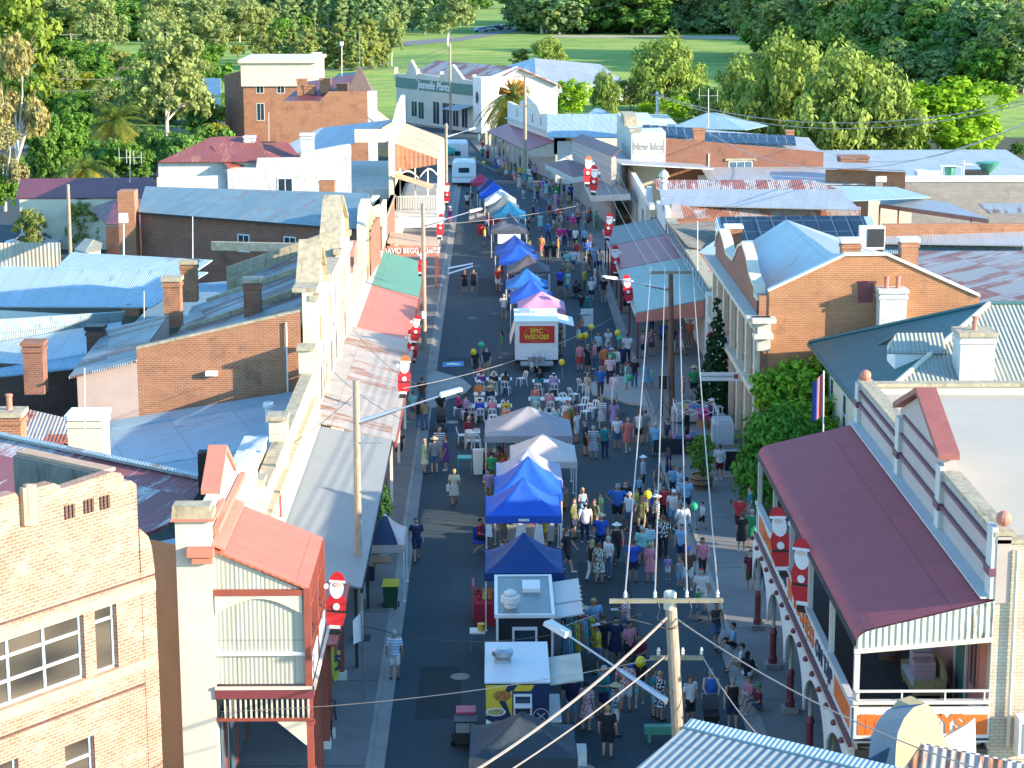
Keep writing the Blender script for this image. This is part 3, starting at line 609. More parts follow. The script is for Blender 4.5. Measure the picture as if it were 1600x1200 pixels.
MB().prism([V((sw[0].x-2.6,Y4,0)),V((sw[0].x,Y4,0)),V((sw[0].x,Y4+9,0)),V((sw[0].x-2.6,Y4+9,0))],[V((sw[0].x-2.6,Y4,zl-1.2)),V((sw[0].x,Y4,zl-.6)),V((sw[0].x,Y4+9,zl-.2)),V((sw[0].x-2.6,Y4+9,zl-.8))]).build('lean_to',paint((.50,.36,.30),.8,.08,1,name='pink_weatherboard'),b4)
MB().slab([(sw[0].x-2.9,Y4-.3,zl-1.15),(sw[0].x,Y4-.3,zl-.45),(sw[0].x,Y4+9,zl-.1),(sw[0].x-2.9,Y4+9,zl-.75)],.1).build('lean_to_roof',M['patchroof'],b4)
MB().box(-12.4,Y4-.25,6.0,-11.9,Y4,6.2).build('wall_block',M['offwhite'],b4)
MB().tube((-8.9,Y4-.08,8.3),(-8.9,Y4-.08,4.5),.04,.04,6).build('downpipe',M['metalw'],b4)
chimney(394,434,520,.75,'brick chimney standing highest behind the tall brick side wall',Y=93.5,m='brick_red',cap='stonecap')
chimney(269,432,490,.8,'square sunlit brick chimney left of centre on the brown patched roofs',Y=97,cap='stonecap')
chimney(295,406,452,.8,'sunlit brick chimney with thin mast beside it behind the patched roofs',Y=105,cap='stonecap')
aw=thing('shop_awning','rust streaked pale sheet awning crossed by thin wires, in front of the tall gabled facade','awning',(-6,98,0))
MB().slab([(XF,87.1,4.0),(-4.3,87.1,3.1),(-4.3,110,3.1),(XF,110,4.0)],.07).build('sheet',M['rustawn'],aw);MB().box(-4.34,87.1,2.8,-4.26,110,3.05).build('fascia',M['redbrown'],aw)
for y in (88,95,102,109): MB().box(-4.6,y-.06,.13,-4.48,y+.06,3.0).build('post',M['offwhite'],aw)
b5=thing('low_shop','low cream shop row with dusty pink scalloped parapet behind the red and green awnings','building',(-9,125,0))
mb=MB();wallrect(mb,(XF,110.5),(XF,139),0,4.9,.3);mb.build('facade_wall',M['cream'],b5)
gable_wall(b5,[V((XF-.3,y,z)) for y,z in ((111,5.2),(112,6.3),(113.5,6.5),(114.5,5.6),(118,5.6),(119,6.9),(121,7.1),(122.5,5.9),(126,5.6))],(-1,0,0),.35,'salmon','scalloped_parapet')
for y in (111.5,114.5,118.3,122.7): MB().box(XF-.05,y-.2,4.5,XF+.15,y+.2,6.6).build('pilaster',M['cream'],b5)
MB().slab([(XF-.6,111,4.6),(-20,111,3.6),(-20,126,3.6),(XF-.6,126,4.6)],.08).build('roof',M['blueroof2'],b5)
for x,y,m,lb,za,zb_ in ((110.1,124.4,'awnred','sunlit salmon red awning with a dark shadow band at its near end'and'sunlit salmon red awning between the rusty awning and the green awning',3.9,3.1),(124.6,138.5,'awngreen','green sheet awning beyond the salmon red awning',3.9,3.1)):
 aw=thing('shop_awning',lb,'awning',(-6,(x+y)/2,0));MB().slab([(XF+.3,x,za),(-4.6,x,zb_),(-4.6,y,zb_),(XF+.3,y,za)],.07).build('sheet',M[m],aw)
 MB().box(-4.64,x,2.85,-4.56,y,3.04).build('gutter',M['redbrown'],aw)
 MB().slab([(XF,x,4.0),(XF+.35,x,3.93),(XF+.35,y,3.93),(XF,y,4.0)],.05).build('flashing',M['palegrey'],aw)
 for k in (x+.6,(x+y)/2,y-.6): MB().box(-4.9,k-.05,.13,-4.8,k+.05,3.0).build('post',M['redbrown'],aw)
b6=thing('brick_hall','long brick building with weathered blue grey roof and two small windows in its side','building',(-15,130,0))
Y6=126.5
a=AY(217,330,Y6+6);zc_=AY(400,340,Y6).z
e0=G(215,331,6.9);e1=G(578,359,6.9);r0_=G(227,291,8.0);r1_=PL(575,302,e0,(e1-e0).cross(r0_-e0))
MB().slab([e0,e1,r1_,r0_],.1).build('roof',M['slateroof'],b6)
bk=(r0_-e0)*1.0;MB().slab([r0_,r1_,r1_+V((.3,6,-2.4)),r0_+V((.3,6,-2.4))],.08).build('roof',M['slateroof'],b6)
d_=(e1-e0).normalized();nn=V((-d_.y,d_.x,0))
mb=MB();mb.prism([V((p.x,p.y,0)) for p in (e0+nn*.3,e1+nn*.3-d_*.2,e1+nn*6-d_*3.2,e0+nn*6)],[V((p.x,p.y,6.85)) for p in (e0+nn*.3,e1+nn*.3-d_*.2,e1+nn*6-d_*3.2,e0+nn*6)]);mb.build('wall',M['brick_red'],b6)
MB().prism([e0+V((0,0,-.14)),e1+V((0,0,-.14)),e1+nn*.15+V((0,0,-.14)),e0+nn*.15+V((0,0,-.14))],[e0+V((0,0,-.02)),e1+V((0,0,-.02)),e1+nn*.15+V((0,0,-.02)),e0+nn*.15+V((0,0,-.02))]).build('gutter',M['black'],b6)
for px,py in ((372,393),(444,397)):
 p=PL(px,py,e0+nn*.29,-nn);window(b6,p,(d_.x,d_.y),.95,1.15,mull=1)
MB().box(e0.x-1.2,e0.y-.5,0,e0.x-.1,e0.y+1.0,8.3).build('corner_chimney',M['brick_orange'],b6)
fa=thing('hall_facade','narrow tall cream parapet front of the brick hall with deep vertical grooves','building',(XF,131,0))
mb=MB();wallrect(mb,(XF,124.5),(XF,141),0,7.4,.5);mb.build('wall',M['cream'],fa)
gable_wall(fa,[V((XF,y,z)) for y,z in ((124.6,7.4),(126,8.4),(129,8.6),(132,7.7),(137,7.2),(141,6.8))],(-1,0,0),.5,'cream','parapet',7.3)
for y in (126,128,130,132.5): MB().box(XF,y-.12,3.9,XF+.14,y+.12,7.6).build('fin',M['peach'],fa)
cp=thing('lettered_awning','small rusty awning with brown end board lettered for an accountant, over the far left footpath','awning',(-5.6,150,0))
qa=[G(622,372,3.3),G(686,372,3.1),G(690,385,2.9),G(612,385,3.4)]
MB().slab([(-7.6,146,3.45),(-4.0,146,3.0),(-4.0,151.5,3.0),(-7.6,151.5,3.45)],.08).build('sheet',M['rustlight'],cp)
MB().box(-7.6,145.85,2.45,-3.95,145.95,3.2).build('end_board',M['salmon'],cp)
text_part('lettering','DAVID BEGG CPA',.55,M['white'],cp,(-6.15,145.8,2.85),(R(90),0,0),sx=.8,bold=.012);text_part('lettering','TAX AGENT\nAUDITOR',.26,M['white'],cp,(-4.5,145.8,2.87),(R(90),0,0),bold=.006)
for y in (146.3,151.2): MB().box(-4.2,y-.05,.13,-4.1,y+.05,3.0).build('post',M['redbrown'],cp)
wl=thing('brick_shop','small brick shop with a pale wall top beside the lettered awning','building',(-9,152,0))
mb=MB();wallrect(mb,(-7.7,141.2),(-7.7,160),0,5.2,.3);mb.box(-16,146,0,-8,160,4.9);mb.build('wall',M['brick_red'],wl);MB().slab([(-8,141.2,5.2),(-7.6,141.2,5.2),(-7.6,160,5.2),(-8,160,5.2)],.1).build('coping',M['stonecap'],wl)
mb=MB();wallrect(mb,(-7.65,141.3),(-7.65,147),3.6,6.4,.25);mb.build('lettered_parapet',M['cream'],wl)
b8=thing('balcony_hotel','white two storey building with rust coloured corner balcony roofs, lace valance and arched openings','building',(-13,170,0))
yA=160.5
mb=MB();mb.box(-20.6,yA+1.6,0,XF-.0,184,5.4);mb.build('wall',M['whitewash'],b8)
gable_wall(b8,[AY(x,y,yA+1.2) for x,y in ((355,262),(358,262),(400,262),(402,247),(470,246),(472,238),(548,224))],(0,1,0),.35,'whitewash','end_wall')
gable_wall(b8,[V((XF,160.6,8.9)),V((XF,163,9.9)),V((XF,163.2,9.9)),V((XF,176,11.0)),V((XF,184,11.2))],(-1,0,0),.35,'cream','street_parapet',2.8)
MB().box(-10.8,yA+1.0,9.1,XF-.3,yA+1.35,10.1).build('end_parapet',M['cream'],b8)
MB().slab(RQ([(356,262,7.2),(470,246,7.4),(450,222,8.4),(330,228,8.4)]),.08).build('roof',M['redroof'],b8)
MB().slab(RQ([(402,250,7.3),(548,226,8.2),(618,186,9.4),(500,200,9.0)],.2),.08).build('roof',M['paleroof'],b8)
shed('red_roofed_house','white walled house with faded red corrugated hip roof left of the balcony building',[[(247,253,7.6),(420,252,7.6),(405,212,9.4),(330,214,9.4)],[(243,275,6.3),(355,272,6.3),(355,259,6.8),(247,260,6.8)]],[[(245,276,6.55),(355,273,6.55)],[(247,254,7.5),(420,253,7.5)]],'redroof','whitewash')
bx=-4.35
def balc(y0,y1,zw,zo,nm):
 MB().slab([(XF,y0,zw),(bx,y0,zo),(bx,y1,zo),(XF,y1,zw)],.07).build(nm,M['rustlight'],b8)
balc(163.5,182,8.9,7.6,'balcony_roof');MB().slab([(XF-.1,160.4,6.6),(bx-.4,160.4,5.6),(bx-.4,163.4,5.6),(XF-.1,163.4,6.6)],.07).build('lower_balcony_roof',M['rustlight'],b8)
A=[(XF,163.45,6.6),(bx,163.45,7.2),(bx,163.45,7.55),(XF,163.45,8.8)];MB().prism(A,[(x,163.55,z) for x,_,z in A]).build('roof_end_boards',corr((.42,.20,.12),.3,pitch=.35,name='rust_boards'),b8)
MB().box(XF,160.6,3.4,bx+.05,182,3.6).build('balcony_floor',M['palegrey'],b8)
for y in (160.6,163.5,167.2,171,174.6,178.3,181.8):
 for z0,z1 in ((.13,3.4),(3.6,7.5 if y>163 else 5.6)): MB().box(bx-.1,y-.07,z0,bx+.04,y+.07,z1).build('post',M['offwhite'],b8)
for x in (-7.4,-6.2,-5.2): MB().box(x-.05,163.4,3.6,x+.05,163.5,6.9 if x<-5 else 7.2).build('post',M['offwhite'],b8)
mb=MB();
for k in range(26): x=XF+.1+k*.13;mb.box(x,163.35,3.65,x+.05,163.4,4.6)
mb.box(XF,163.33,4.6,bx,163.42,4.7);mb.build('balustrade',M['offwhite'],b8)
mb=MB();mb.box(XF,160.5,2.55,bx,160.6,3.35);mb.build('lattice_valance',M['offwhite'],b8)
mb=MB()
for k in range(60): y=163.6+k*.3;mb.box(bx-.02,y,3.65,bx+.02,y+.14,4.6)
mb.box(bx-.04,163.5,4.6,bx+.04,182,4.7);mb.build('balustrade',M['offwhite'],b8)
mb=MB()
for (xa,xb_,y,zt_) in ((XF+.1,-5.9,163.42,6.75),(-5.8,bx,163.42,6.9)):
 for k in range(10):
  t0,t1=k/10,(k+1)/10;z=lambda t:zt_-.75+.6*math.sin(PI*t);A=[(xa+(xb_-xa)*t0,y,z(t0)),(xa+(xb_-xa)*t1,y,z(t1)),(xa+(xb_-xa)*t1,y,z(t1)+.14),(xa+(xb_-xa)*t0,y,z(t0)+.14)];mb.prism(A,[(a,y-.06,c) for a,_,c in A])
mb.build('arched_valance',M['offwhite'],b8)
for px,py in ((478,210),(390,218),(437,200)): pass
chimney(480,208,245,1.0,'white rendered chimney on the near edge of the balcony building roof',Y=166,m='whitewash',cap='whitewash')
chimney(390,212,248,.8,'narrow white chimney beside the faded red roof',Y=166,m='whitewash',cap='whitewash')
chimney(511,276,304,1.1,'brick chimney just above the ridge of the weathered blue grey roof',Y=150)
window(b8,AY(434,306,yA+1.19),(1,0),1.2,1.4,mull=1)
# ================================================================ RIGHT SIDE OF THE STREET
M['mcap']=paint((.30,.10,.085),.6,.12,3,stain=.2,staincol=(.2,.12,.1),name='maroon_coping')
r1=thing('verandah_hotel','big corner hotel with burgundy verandah roof and orange painted sign boards at lower right','building',(14,60,0))
XW=12.55;vx=9.1;y0,y1=49.7,69.4;zo,zw=7.05,7.9
mb=MB();prof=[(XW,zw)]
for k in range(0,8):
 a=R(90)*k/7;prof.append((vx+.45-.45*math.sin(a),zo-.0+.1-.35*(1-math.cos(a))*1.0+0))
prof[1]=(vx+.45,zo+.12)
for (xa,za),(xb,zb) in zip(prof,prof[1:]):
 mb.poly([(xa,y0,za),(xb,y0,zb),(xb,y1,zb),(xa,y1,za)],0,None,False);mb.poly([(xa,y1,za-.05),(xb,y1,zb-.05),(xb,y0,zb-.05),(xa,y0,za-.05)])
mb.build('verandah_roof',M['hotelroof'],r1)
MB().box(vx-.06,y0,zo-.36,vx+.06,y1,zo-.24).build('gutter',M['black'],r1)
A=[(x,y0-.03,z-.04) for x,z in prof]+[(vx,y0-.03,6.62),(XW,y0-.03,6.92)];pn=MB();pn.prism([V(p)+V((0,.06,0)) for p in A],A)
M['boards']=corr((.72,.68,.56),.16,(.13,.10,.09),pitch=.16,var=.04,name='peeling_white_boards',bs=1.2)
pn.build('gable_boards',M['boards'],r1);MB().prism([(vx-.05,y0-.08,6.5),(XW,y0-.08,6.8),(XW,y0+.05,6.8),(vx-.05,y0+.05,6.5)],[(vx-.05,y0-.08,6.62),(XW,y0-.08,6.92),(XW,y0+.05,6.92),(vx-.05,y0+.05,6.62)]).build('end_beam',M['cream2'],r1)
MB().box(vx,y0,3.7,XW,y1,3.9).build('verandah_floor',paint((.07,.07,.07),.7,.15,.6,stain=.2,staincol=(.14,.13,.12),name='worn_grey_decking'),r1)
mb=MB();mb.box(XW,y0+.42,0,XW+.35,y1+.3,zw);mb.build('facade_wall',M['salmon'],r1)
pp=[(49.7,9.55),(56.0,9.55),(56.05,9.95),(59.3,11.1),(62.4,9.95),(62.45,9.3),(69.7,9.3)]
gable_wall(r1,[V((XW,y,z)) for y,z in pp],(1,0,0),.35,'pinkgrey','parapet',zw-.1)
cap_run(r1,[V((XW+.18,49.7,9.55)),V((XW+.18,55.9,9.55))],.24,.1,'stonecap');cap_run(r1,[V((XW+.18,62.6,9.3)),V((XW+.18,69.7,9.3))],.24,.1,'stonecap')
cap_run(r1,[V((XW+.1,55.9,9.98)),V((XW+.1,59.3,11.15)),V((XW+.1,62.6,9.98))],.3,.16,'mcap')
M['purpletrim']=paint((.16,.06,.09),.5,.1,2,name='plum_trim')
for a,b in ((49.9,56),(56.4,62),(62.8,69.5)):
 mb=MB();mb.box(XW-.1,a,8.55,XW,b,8.66);mb.build('moulding',M['purpletrim'],r1);mb=MB();mb.box(XW-.1,a,9.22 if a<62 else 9.0,XW,b,9.32 if a<62 else 9.1)
 if 56<a<57: mb.box(XW-.08,a+.3,9.85,XW,b-.3,9.94)
 mb.build('moulding',M['purpletrim'],r1)
for y in (50.0,56.2,62.2,69.4):
 MB().box(XW-.13,y-.28,zw,XW+.02,y+.28,9.75 if y<63 else 9.3).build('pier',M['palegrey'],r1);MB().box(XW-.18,y-.32,8.5,XW+.0,y+.32,8.7).build('pier_band',M['purpletrim'],r1)
for y in (49.9,69.5): MB().ball((XW+.18,y,9.95 if y<60 else 9.55),.2,12).build('ball_finial',M['salmon'],r1)
MB().box(XW-.35,49.75,zw+.0,XW,69.4,zw+.05).build('flashing',M['palegrey'],r1)
MB().slab([(XW+.3,50.1,8.75),(34,50.1,8.55),(34,72.5,8.55),(XW+.3,70.5,8.75)],.15).build('roof',M['membrane'],r1)
mb=MB();wallrect(mb,(XW-.02,49.75),(34,49.75),0,9.35,.35);mb.build('end_wall',M['brick_white'],r1)
mb=MB();wallrect(mb,(XW+.35,70.2),(34,70.2),0,9.0,.35);mb.build('rear_end_wall',M['cream2'],r1)
MB().box(XW-.02,49.7,9.35,34,50.15,9.45).build('coping',M['stonecap'],r1);MB().box(XW+.3,70.1,9.0,34,70.6,9.12).build('coping',M['stonecap'],r1)
MB().tube((XW+.5,49.66,9.2),(XW+.5,49.66,4.0),.05,.05,6).build('downpipe',M['cream2'],r1)
ys=[49.8+3.87*k for k in range(6)]
for y in ys:
 MB().box(vx-.02,y-.07,3.9,vx+.12,y+.07,6.75).build('upper_post',M['palegrey'],r1)
M['rustpost']=paint((.52,.46,.38),.7,.1,3,stain=.4,staincol=(.3,.16,.1),name='rusty_cream_iron')
for y in [50.0+4.1*k for k in range(6)]:
 c=MB().tube((9.35,y,1.5),(9.35,y,3.6),.06,.06,10).lathe([(.06,3.3),(.14,3.36),(.1,3.45),(.16,3.6)],(9.35,y,0),10);p=c.build('iron_post',M['rustpost'],r1)
 MB().lathe([(.15,.3),(.15,.5),(.11,.55),(.11,1.3),(.14,1.35),(.08,1.55)],(9.35,y,0),12).build('post_shoe',M['burgundy'],p)
 MB().box(9.1,y-.25,.13,9.6,y+.25,.3).build('plinth',M['concrete'],p)
mb=MB();yk=[50.0+4.1*k for k in range(6)]
for ya,yb in zip(yk,yk[1:]):
 n_=18
 for k in range(n_):
  t0,t1=k/n_,(k+1)/n_;z=lambda t:1.75+1.5*math.sqrt(max(0,1-(2*t-1)**2))
  A=[(9.12,ya+(yb-ya)*t0,z(t0)),(9.12,ya+(yb-ya)*t1,z(t1)),(9.12,ya+(yb-ya)*t1,3.75),(9.12,ya+(yb-ya)*t0,3.75)];mb.prism(A,[(9.18,b,c) for a,b,c in A])
mb.build('arched_valance',M['offwhite'],r1)
mb=MB();mb.box(vx-.06,y0-.05,3.72,vx+.04,y1,3.95);mb.box(vx-.12,y0-.1,3.9,vx,y1,4.02);mb.build('floor_edge',M['palegrey'],r1)
MB().box(vx-.14,y0-.1,4.02,vx-.04,y1,4.08).build('dark_trim',M['burgundy'],r1)
for k in range(16): MB().ball((vx-.16,50.5+k*1.25,3.85),.09,8).build('trim_boss',M['burgundy'],r1)
M['orange']=paint((.72,.16,.03),.5,.12,3,stain=.12,staincol=(.75,.72,.66),name='orange_sign_paint')
M['sgnw']=paint((.68,.68,.66),.5,.06,3,stain=.15,staincol=(.4,.36,.33),name='sign_white')
MB().box(vx-.02,y0,4.12,vx+.06,y1,5.02).box(vx,y0-.04,4.1,XW,y0+.04,5.05).build('sign_board',M['sgnw'],r1)
MB().box(vx-.08,y0,5.05,vx+.1,y1,5.15).box(vx-.05,y0-.09,5.15,XW,y0+.08,5.24).box(vx,y0-.05,5.46,XW,y0+.0,5.52).build('handrail',M['palegrey'],r1)
for x in (9.2,10.3,11.4,12.4): MB().box(x-.02,y0-.04,5.24,x+.02,y0,5.46).build('rail_stanchion',M['palegrey'],r1)
for a,b in ((50.2,52.6),(60.6,61.5),(64.2,64.9),(67.2,68.6)): MB().box(vx-.035,a,4.3,vx-.022,b,4.88).build('orange_block',M['orange'],r1)
M['navy']=paint((.03,.045,.09),.5,.1,3,name='navy_sign_paint')
text_part('lettering','TOOHEYS',.72,M['orange'],r1,(vx-.04,58.2,4.58),(R(90),0,R(-90)),sx=1.25,bold=.02)
text_part('lettering','ON TAP',.66,M['navy'],r1,(vx-.04,54.4,4.58),(R(90),0,R(-90)),sx=1.2,bold=.015)
text_part('lettering','NEWS',.6,M['navy'],r1,(vx-.04,62.7,4.58),(R(90),0,R(-90)),sx=1.1,bold=.01)
text_part('lettering','TOOHEYS',.6,M['orange'],r1,(vx-.04,66.0,4.58),(R(90),0,R(-90)),sx=.9,bold=.015)
MB().box(vx+.1,y0-.055,4.32,vx+.75,y0-.042,4.86).build('orange_block',M['orange'],r1);MB().box(11.9,y0-.055,4.32,XW-.05,y0-.042,4.86).build('orange_block',M['orange'],r1)
text_part('lettering','TOOHEYS',.68,M['orange'],r1,(10.6,y0-.05,4.59),(R(90),0,0),sx=.86,bold=.03)
MB().box(vx,y0-.06,4.16,XW,y0-.045,4.22).build('sign_line',M['navy'],r1)
MB().box(XW-.05,52.3,3.9,XW-.0,53.4,6.1).build('green_door',paint((.05,.12,.10),.5,.1,2,name='green_door_paint'),r1)
MB().box(XW-.08,52.15,3.9,XW-.02,52.27,6.25).box(XW-.08,53.43,3.9,XW-.02,53.55,6.25).build('door_frame',M['palegrey'],r1)
for y in (57,60.5,64,67.3): window(r1,(XW-.02,y+1.2,4.7),(0,-1),1.2,1.6)
window(r1,(XW-.02,51.9,4.9),(0,-1),.9,1.4,frame='salmon')
MB().box(9.3,52,0.2,12.5,69.3,3.0) if 0 else None
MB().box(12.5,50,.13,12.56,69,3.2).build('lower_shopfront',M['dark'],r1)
M['wicker']=paint((.55,.42,.18),.8,.25,14,bmp=.6,name='wicker')
st=thing('wicker_settee','wicker settee holding a pile of pink cushions on the hotel verandah','settee',(11.75,53.9,3.9))
b=MB();b.box(-.45,-.85,.2,.4,.85,.42);b.box(-.42,-.82,0,-.36,-.76,.2);b.box(.3,-.82,0,.36,-.76,.2);b.box(-.42,.76,0,-.36,.82,.2);b.box(.3,.76,0,.36,.82,.2)
for e in OFF: pass
def rel(mb,o): mb.v=[p+OFF[o] for p in mb.v];return mb
rel(b,st).build('seat_base',M['wicker'],st)
b=MB()
for k in range(12):
 t0,t1=k/12,(k+1)/12;z=lambda t:.75+.25*math.sin(PI*t);A=[(.36,-.85+1.7*t0,.3),(.36,-.85+1.7*t1,.3),(.36,-.85+1.7*t1,z(t1)),(.36,-.85+1.7*t0,z(t0))];b.prism(A,[(.46,y,zz_) for x,y,zz_ in A])
rel(b,st).build('backrest',M['wicker'],st)
for s in (-1,1): rel(MB().box(-.45,s*.85-.07,.3,.42,s*.85+.07,.62),st).build('armrest',M['wicker'],st)
rel(MB().box(-.44,-.78,.42,.34,.78,.52),st).build('seat_cushion',M['white'],st)
cu=thing('cushion_pile','stack of pale pink cushions with a grey one on top, on the wicker settee','cushions',(11.7,53.9,4.42))
pk_=paint((.62,.36,.36),.8,.06,6,name='pink_fabric')
for k in range(4): rel(MB().box(-.3,-.45,.0+k*.12,.28,-.02,.11+k*.12),cu).build('cushion',pk_,cu)
for k in range(5): rel(MB().box(-.26,.0,.0+k*.12,.26,.48,.11+k*.12),cu).build('cushion',pk_,cu)
rel(MB().box(-.2,.02,.62,.24,.44,.72),cu).build('cushion',paint((.35,.36,.36),.8,.06,6,name='grey_fabric'),cu)
bl=thing('wine_barrel','wooden barrel standing on the hotel verandah behind the wicker settee','barrel',(11.3,56.6,3.9))
rel(MB().lathe([(.26,0),(.31,.25),(.33,.45),(.31,.65),(.26,.9)],(0,0,0),16),bl).build('staves',M['timber'],bl);rel(MB().lathe([(.315,.2),(.32,.26)],(0,0,0),16).lathe([(.315,.66),(.31,.72)],(0,0,0),16),bl).build('hoops',M['metal'],bl)
sk=thing('white_sack','crumpled white plastic sack leaning on the hotel verandah rail beside the red wall','sack',(12.3,50.15,3.9))
rel(MB().lathe([(.2,0),(.26,.2),(.24,.5),(.16,.8),(.2,1.05),(.08,1.1)],(0,0,0),9,0,1,.7),sk).build('bag',M['white'],sk)
tag(MB().box(11.2,50.0,3.9,11.8,50.3,4.5).build('cardboard_box',M['timber']),'small brown box on the hotel verandah floor by the white sack','box')
ac=thing('air_conditioner','grey air conditioner unit on the white brick hotel wall at the right edge','air conditioner',(13.5,49.4,4.2))
MB().box(13.15,49.0,3.95,14.1,49.5,4.95).build('casing',M['white'],ac);MB().box(13.25,48.98,4.05,14.0,49.0,4.85).build('grille',paint((.25,.27,.28),.6,.1,20,name='grille'),ac)
MB().box(9.4,50.2,.2,12.5,50.3,3.4).build('lower_end_wall',M['cream'],r1)
MB().box(10.6,50.1,3.0,12.0,50.18,3.6).build('lower_sign',paint((.55,.38,.1),.5,.1,3,name='ochre_sign'),r1);text_part('lettering','BISTRO',.4,M['black'],r1,(11.2,50.08,3.3),(R(90),0,0),bold=.01)
r0=thing('near_shed','near pale blue corrugated roof corner at the bottom edge, right of the timber pole','building',(5.5,42,0))
A_=G(1080,1128,6.5);B_=G(1420,1208,6.5);dn=V((-.607,-.794,-.16))*7
M['nearblue']=corr((.27,.32,.34),0,pitch=.2,var=.03,metal=.0,name='near_corrugated_roof',bs=.8)
MB().slab([A_+dn,B_+dn,B_,A_],.08).build('roof',M['nearblue'],r0);e=V((.607,.794,0))
MB().slab([A_+dn*.045+V((0,0,.05)),B_+dn*.045+V((0,0,.05)),B_+V((0,0,.09)),A_+V((0,0,.09))],.05).build('ridge_flashing',M['blueroof'],r0)
q=[A_,B_,B_+dn,A_+dn];MB().prism([V((p.x,p.y,0)) for p in q],[p-V((0,0,.12)) for p in q]).build('wall',M['cream2'],r0)
rc=thing('curved_gable','small sunlit cream gable with curved blue capping in front of the hotel sign board','building',(9.6,47.2,0))
def cg(px,py): return PL(px,py,(9.0,46.9,5),(.45,-.89,0))
pts=[(1398,1215),(1400,1168),(1403,1145),(1413,1122),(1428,1105),(1447,1099),(1458,1108),(1466,1122),(1470,1140),(1480,1165),(1492,1180),(1500,1230)]
P_=[cg(*p) for p in pts];nb=V((-.89*.0-.45,.89,0)).normalized();P2=[p+V((-.80,-.05,0))*.0+nb*.5 for p in P_]
mb=MB();A=P_+[V((P_[-1].x,P_[-1].y,0)),V((P_[0].x,P_[0].y,0))];mb.prism([p+nb*.6 for p in A],A);mb.build('gable_wall',paint((.50,.40,.22),.9,.12,2,stain=.35,staincol=(.30,.24,.14),bmp=.4,name='flaking_cream'),rc)
mb=MB();cp_=paint((.008,.05,.12),.7,.15,4,name='faded_blue_paint')
lft=V((-.9,-.2,0))*.75
for a,b in zip(P_[:6],P_[1:7]): mb.poly([a,b,b+lft,a+lft]);mb.poly([a+lft-V((0,0,.1)),b+lft-V((0,0,.1)),b-V((0,0,.1)),a-V((0,0,.1))]);mb.poly([a+lft,b+lft,b+lft-V((0,0,.1)),a+lft-V((0,0,.1))])
mb.build('curved_capping',cp_,rc)
mb=MB();a=P_[0]+lft;mb.prism([V((p.x,p.y,0)) for p in (a,P_[0],P_[0]+nb*.5,a+nb*.5)],[V((p.x,p.y,p.z-.12)) for p in (a,P_[0],P_[0]+nb*.5,a+nb*.5)]);mb.build('side_wall',M['cream2'],rc)
a=G(1440,1160,5.0);MB().slab([G(1392,1230,4.5),G(1640,1230,4.6),G(1620,1195,5.2),G(1440,1160,5.2)],.08).build('rusty_roof',M['nearrust'] if 'nearrust' in M else corr((.5,.46,.42),.3,(.36,.16,.08),pitch=.22,name='near_rusty_roof',bs=1.4),rc)
a=G(1500,1130,5.2);MB().prism([G(1455,1165,4.6),G(1512,1132,5.0),G(1514,1200,4.0),G(1470,1200,4.0)],[G(1455,1165,4.6)+V((.25,.3,.05)),G(1512,1132,5.0)+V((.25,.3,.05)),G(1514,1200,4)+V((.25,.3,0)),G(1470,1200,4)+V((.25,.3,0))]).build('raking_parapet',M['cream'],rc)
r2=thing('teal_roofed_house','cream house with teal hipped roof, small gablet and whitewashed chimney behind the hotel','building',(21,87,0))
ap=V((21.2,87.3,8.95));c_=[V((14.55,79.4,6.05)),V((29.5,79.4,6.05)),V((29.5,95.2,6.05)),V((14.55,93.8,6.05))];ap2=V((23.5,87.3,8.95))
MB().slab([c_[3],c_[0],ap],.12).build('roof_west',M['tealroof'],r2)
MB().slab([c_[0],c_[1],ap2,ap],.12).build('roof_front',M['sunlitribs'],r2)  # same teal roof, its sunlit look painted as a paler tone
MB().slab([c_[2],c_[3],ap,ap2],.12).build('roof_rear',M['tealroof'],r2);MB().slab([c_[1],c_[2],ap2],.12).build('roof_east',M['tealroof'],r2)
for a,b in ((ap,c_[0]),(ap,c_[3]),(ap2,c_[1]),(ap,ap2)): MB().tube(a+V((0,0,.03)),b+V((0,0,.03)),.11,.11,6).build('hip_cap',M['cream2'] if b is c_[0] else M['tealroof'],r2)
mb=MB();mb.box(15.1,79.9,0,29,93.3,6.0);mb.build('wall',M['cream2'],r2);MB().box(14.45,79.3,5.9,14.56,93.9,6.03).build('gutter',M['tealroof'],r2)
for y in (80.9,83.6,86.6,90): window(r2,(15.1,y+.9,3.2),(0,-1),.9,1.9,mull=0,trans=1)
gx=V((17.0,84.3,7.25));MB().slab([gx+V((-.9,-.9,.35)),gx+V((1.6,-1.0,.35)),gx+V((1.6,.1,1.0)),gx+V((-.3,.1,1.0))],.06).build('gablet_roof',M['sunlitribs'],r2)
MB().slab([gx+V((-.9,1.1,.35)),gx+V((1.6,1.2,.35)),gx+V((1.6,.1,1.0)),gx+V((-.3,.1,1.0))],.06).build('gablet_roof',M['tealroof'],r2)
A=[gx+V((-.5,-.8,-.5)),gx+V((-.5,1.0,-.5)),gx+V((-.5,1.0,.35)),gx+V((-.35,.1,.95)),gx+V((-.5,-.8,.35))];MB().prism([p+V((1.3,0,0)) for p in A],A).build('gablet_front',M['white'],r2)
ch=chimney(1523,515,640,1.4,'wide whitewashed chimney with one clay pot on the ribbed front of the teal roof',Y=82.2,m='whitewash',cap='stonecap',pots=1)
r3=thing('brick_bank','two storey brick bank with curved pediments facing the street and a wide sunlit gable end','building',(17,104,0))
Yb=94.7;gp=[AY(x,y,Yb) for x,y in ((1180,470),(1190,455),(1320,399),(1385,398),(1531,463))];gp[0].x=12.75
gable_wall(r3,[gp[1].copy() if 0 else V((12.75,Yb,gp[1].z))]+gp[2:],(0,1,0),.35,'brick_bank','gable_wall')
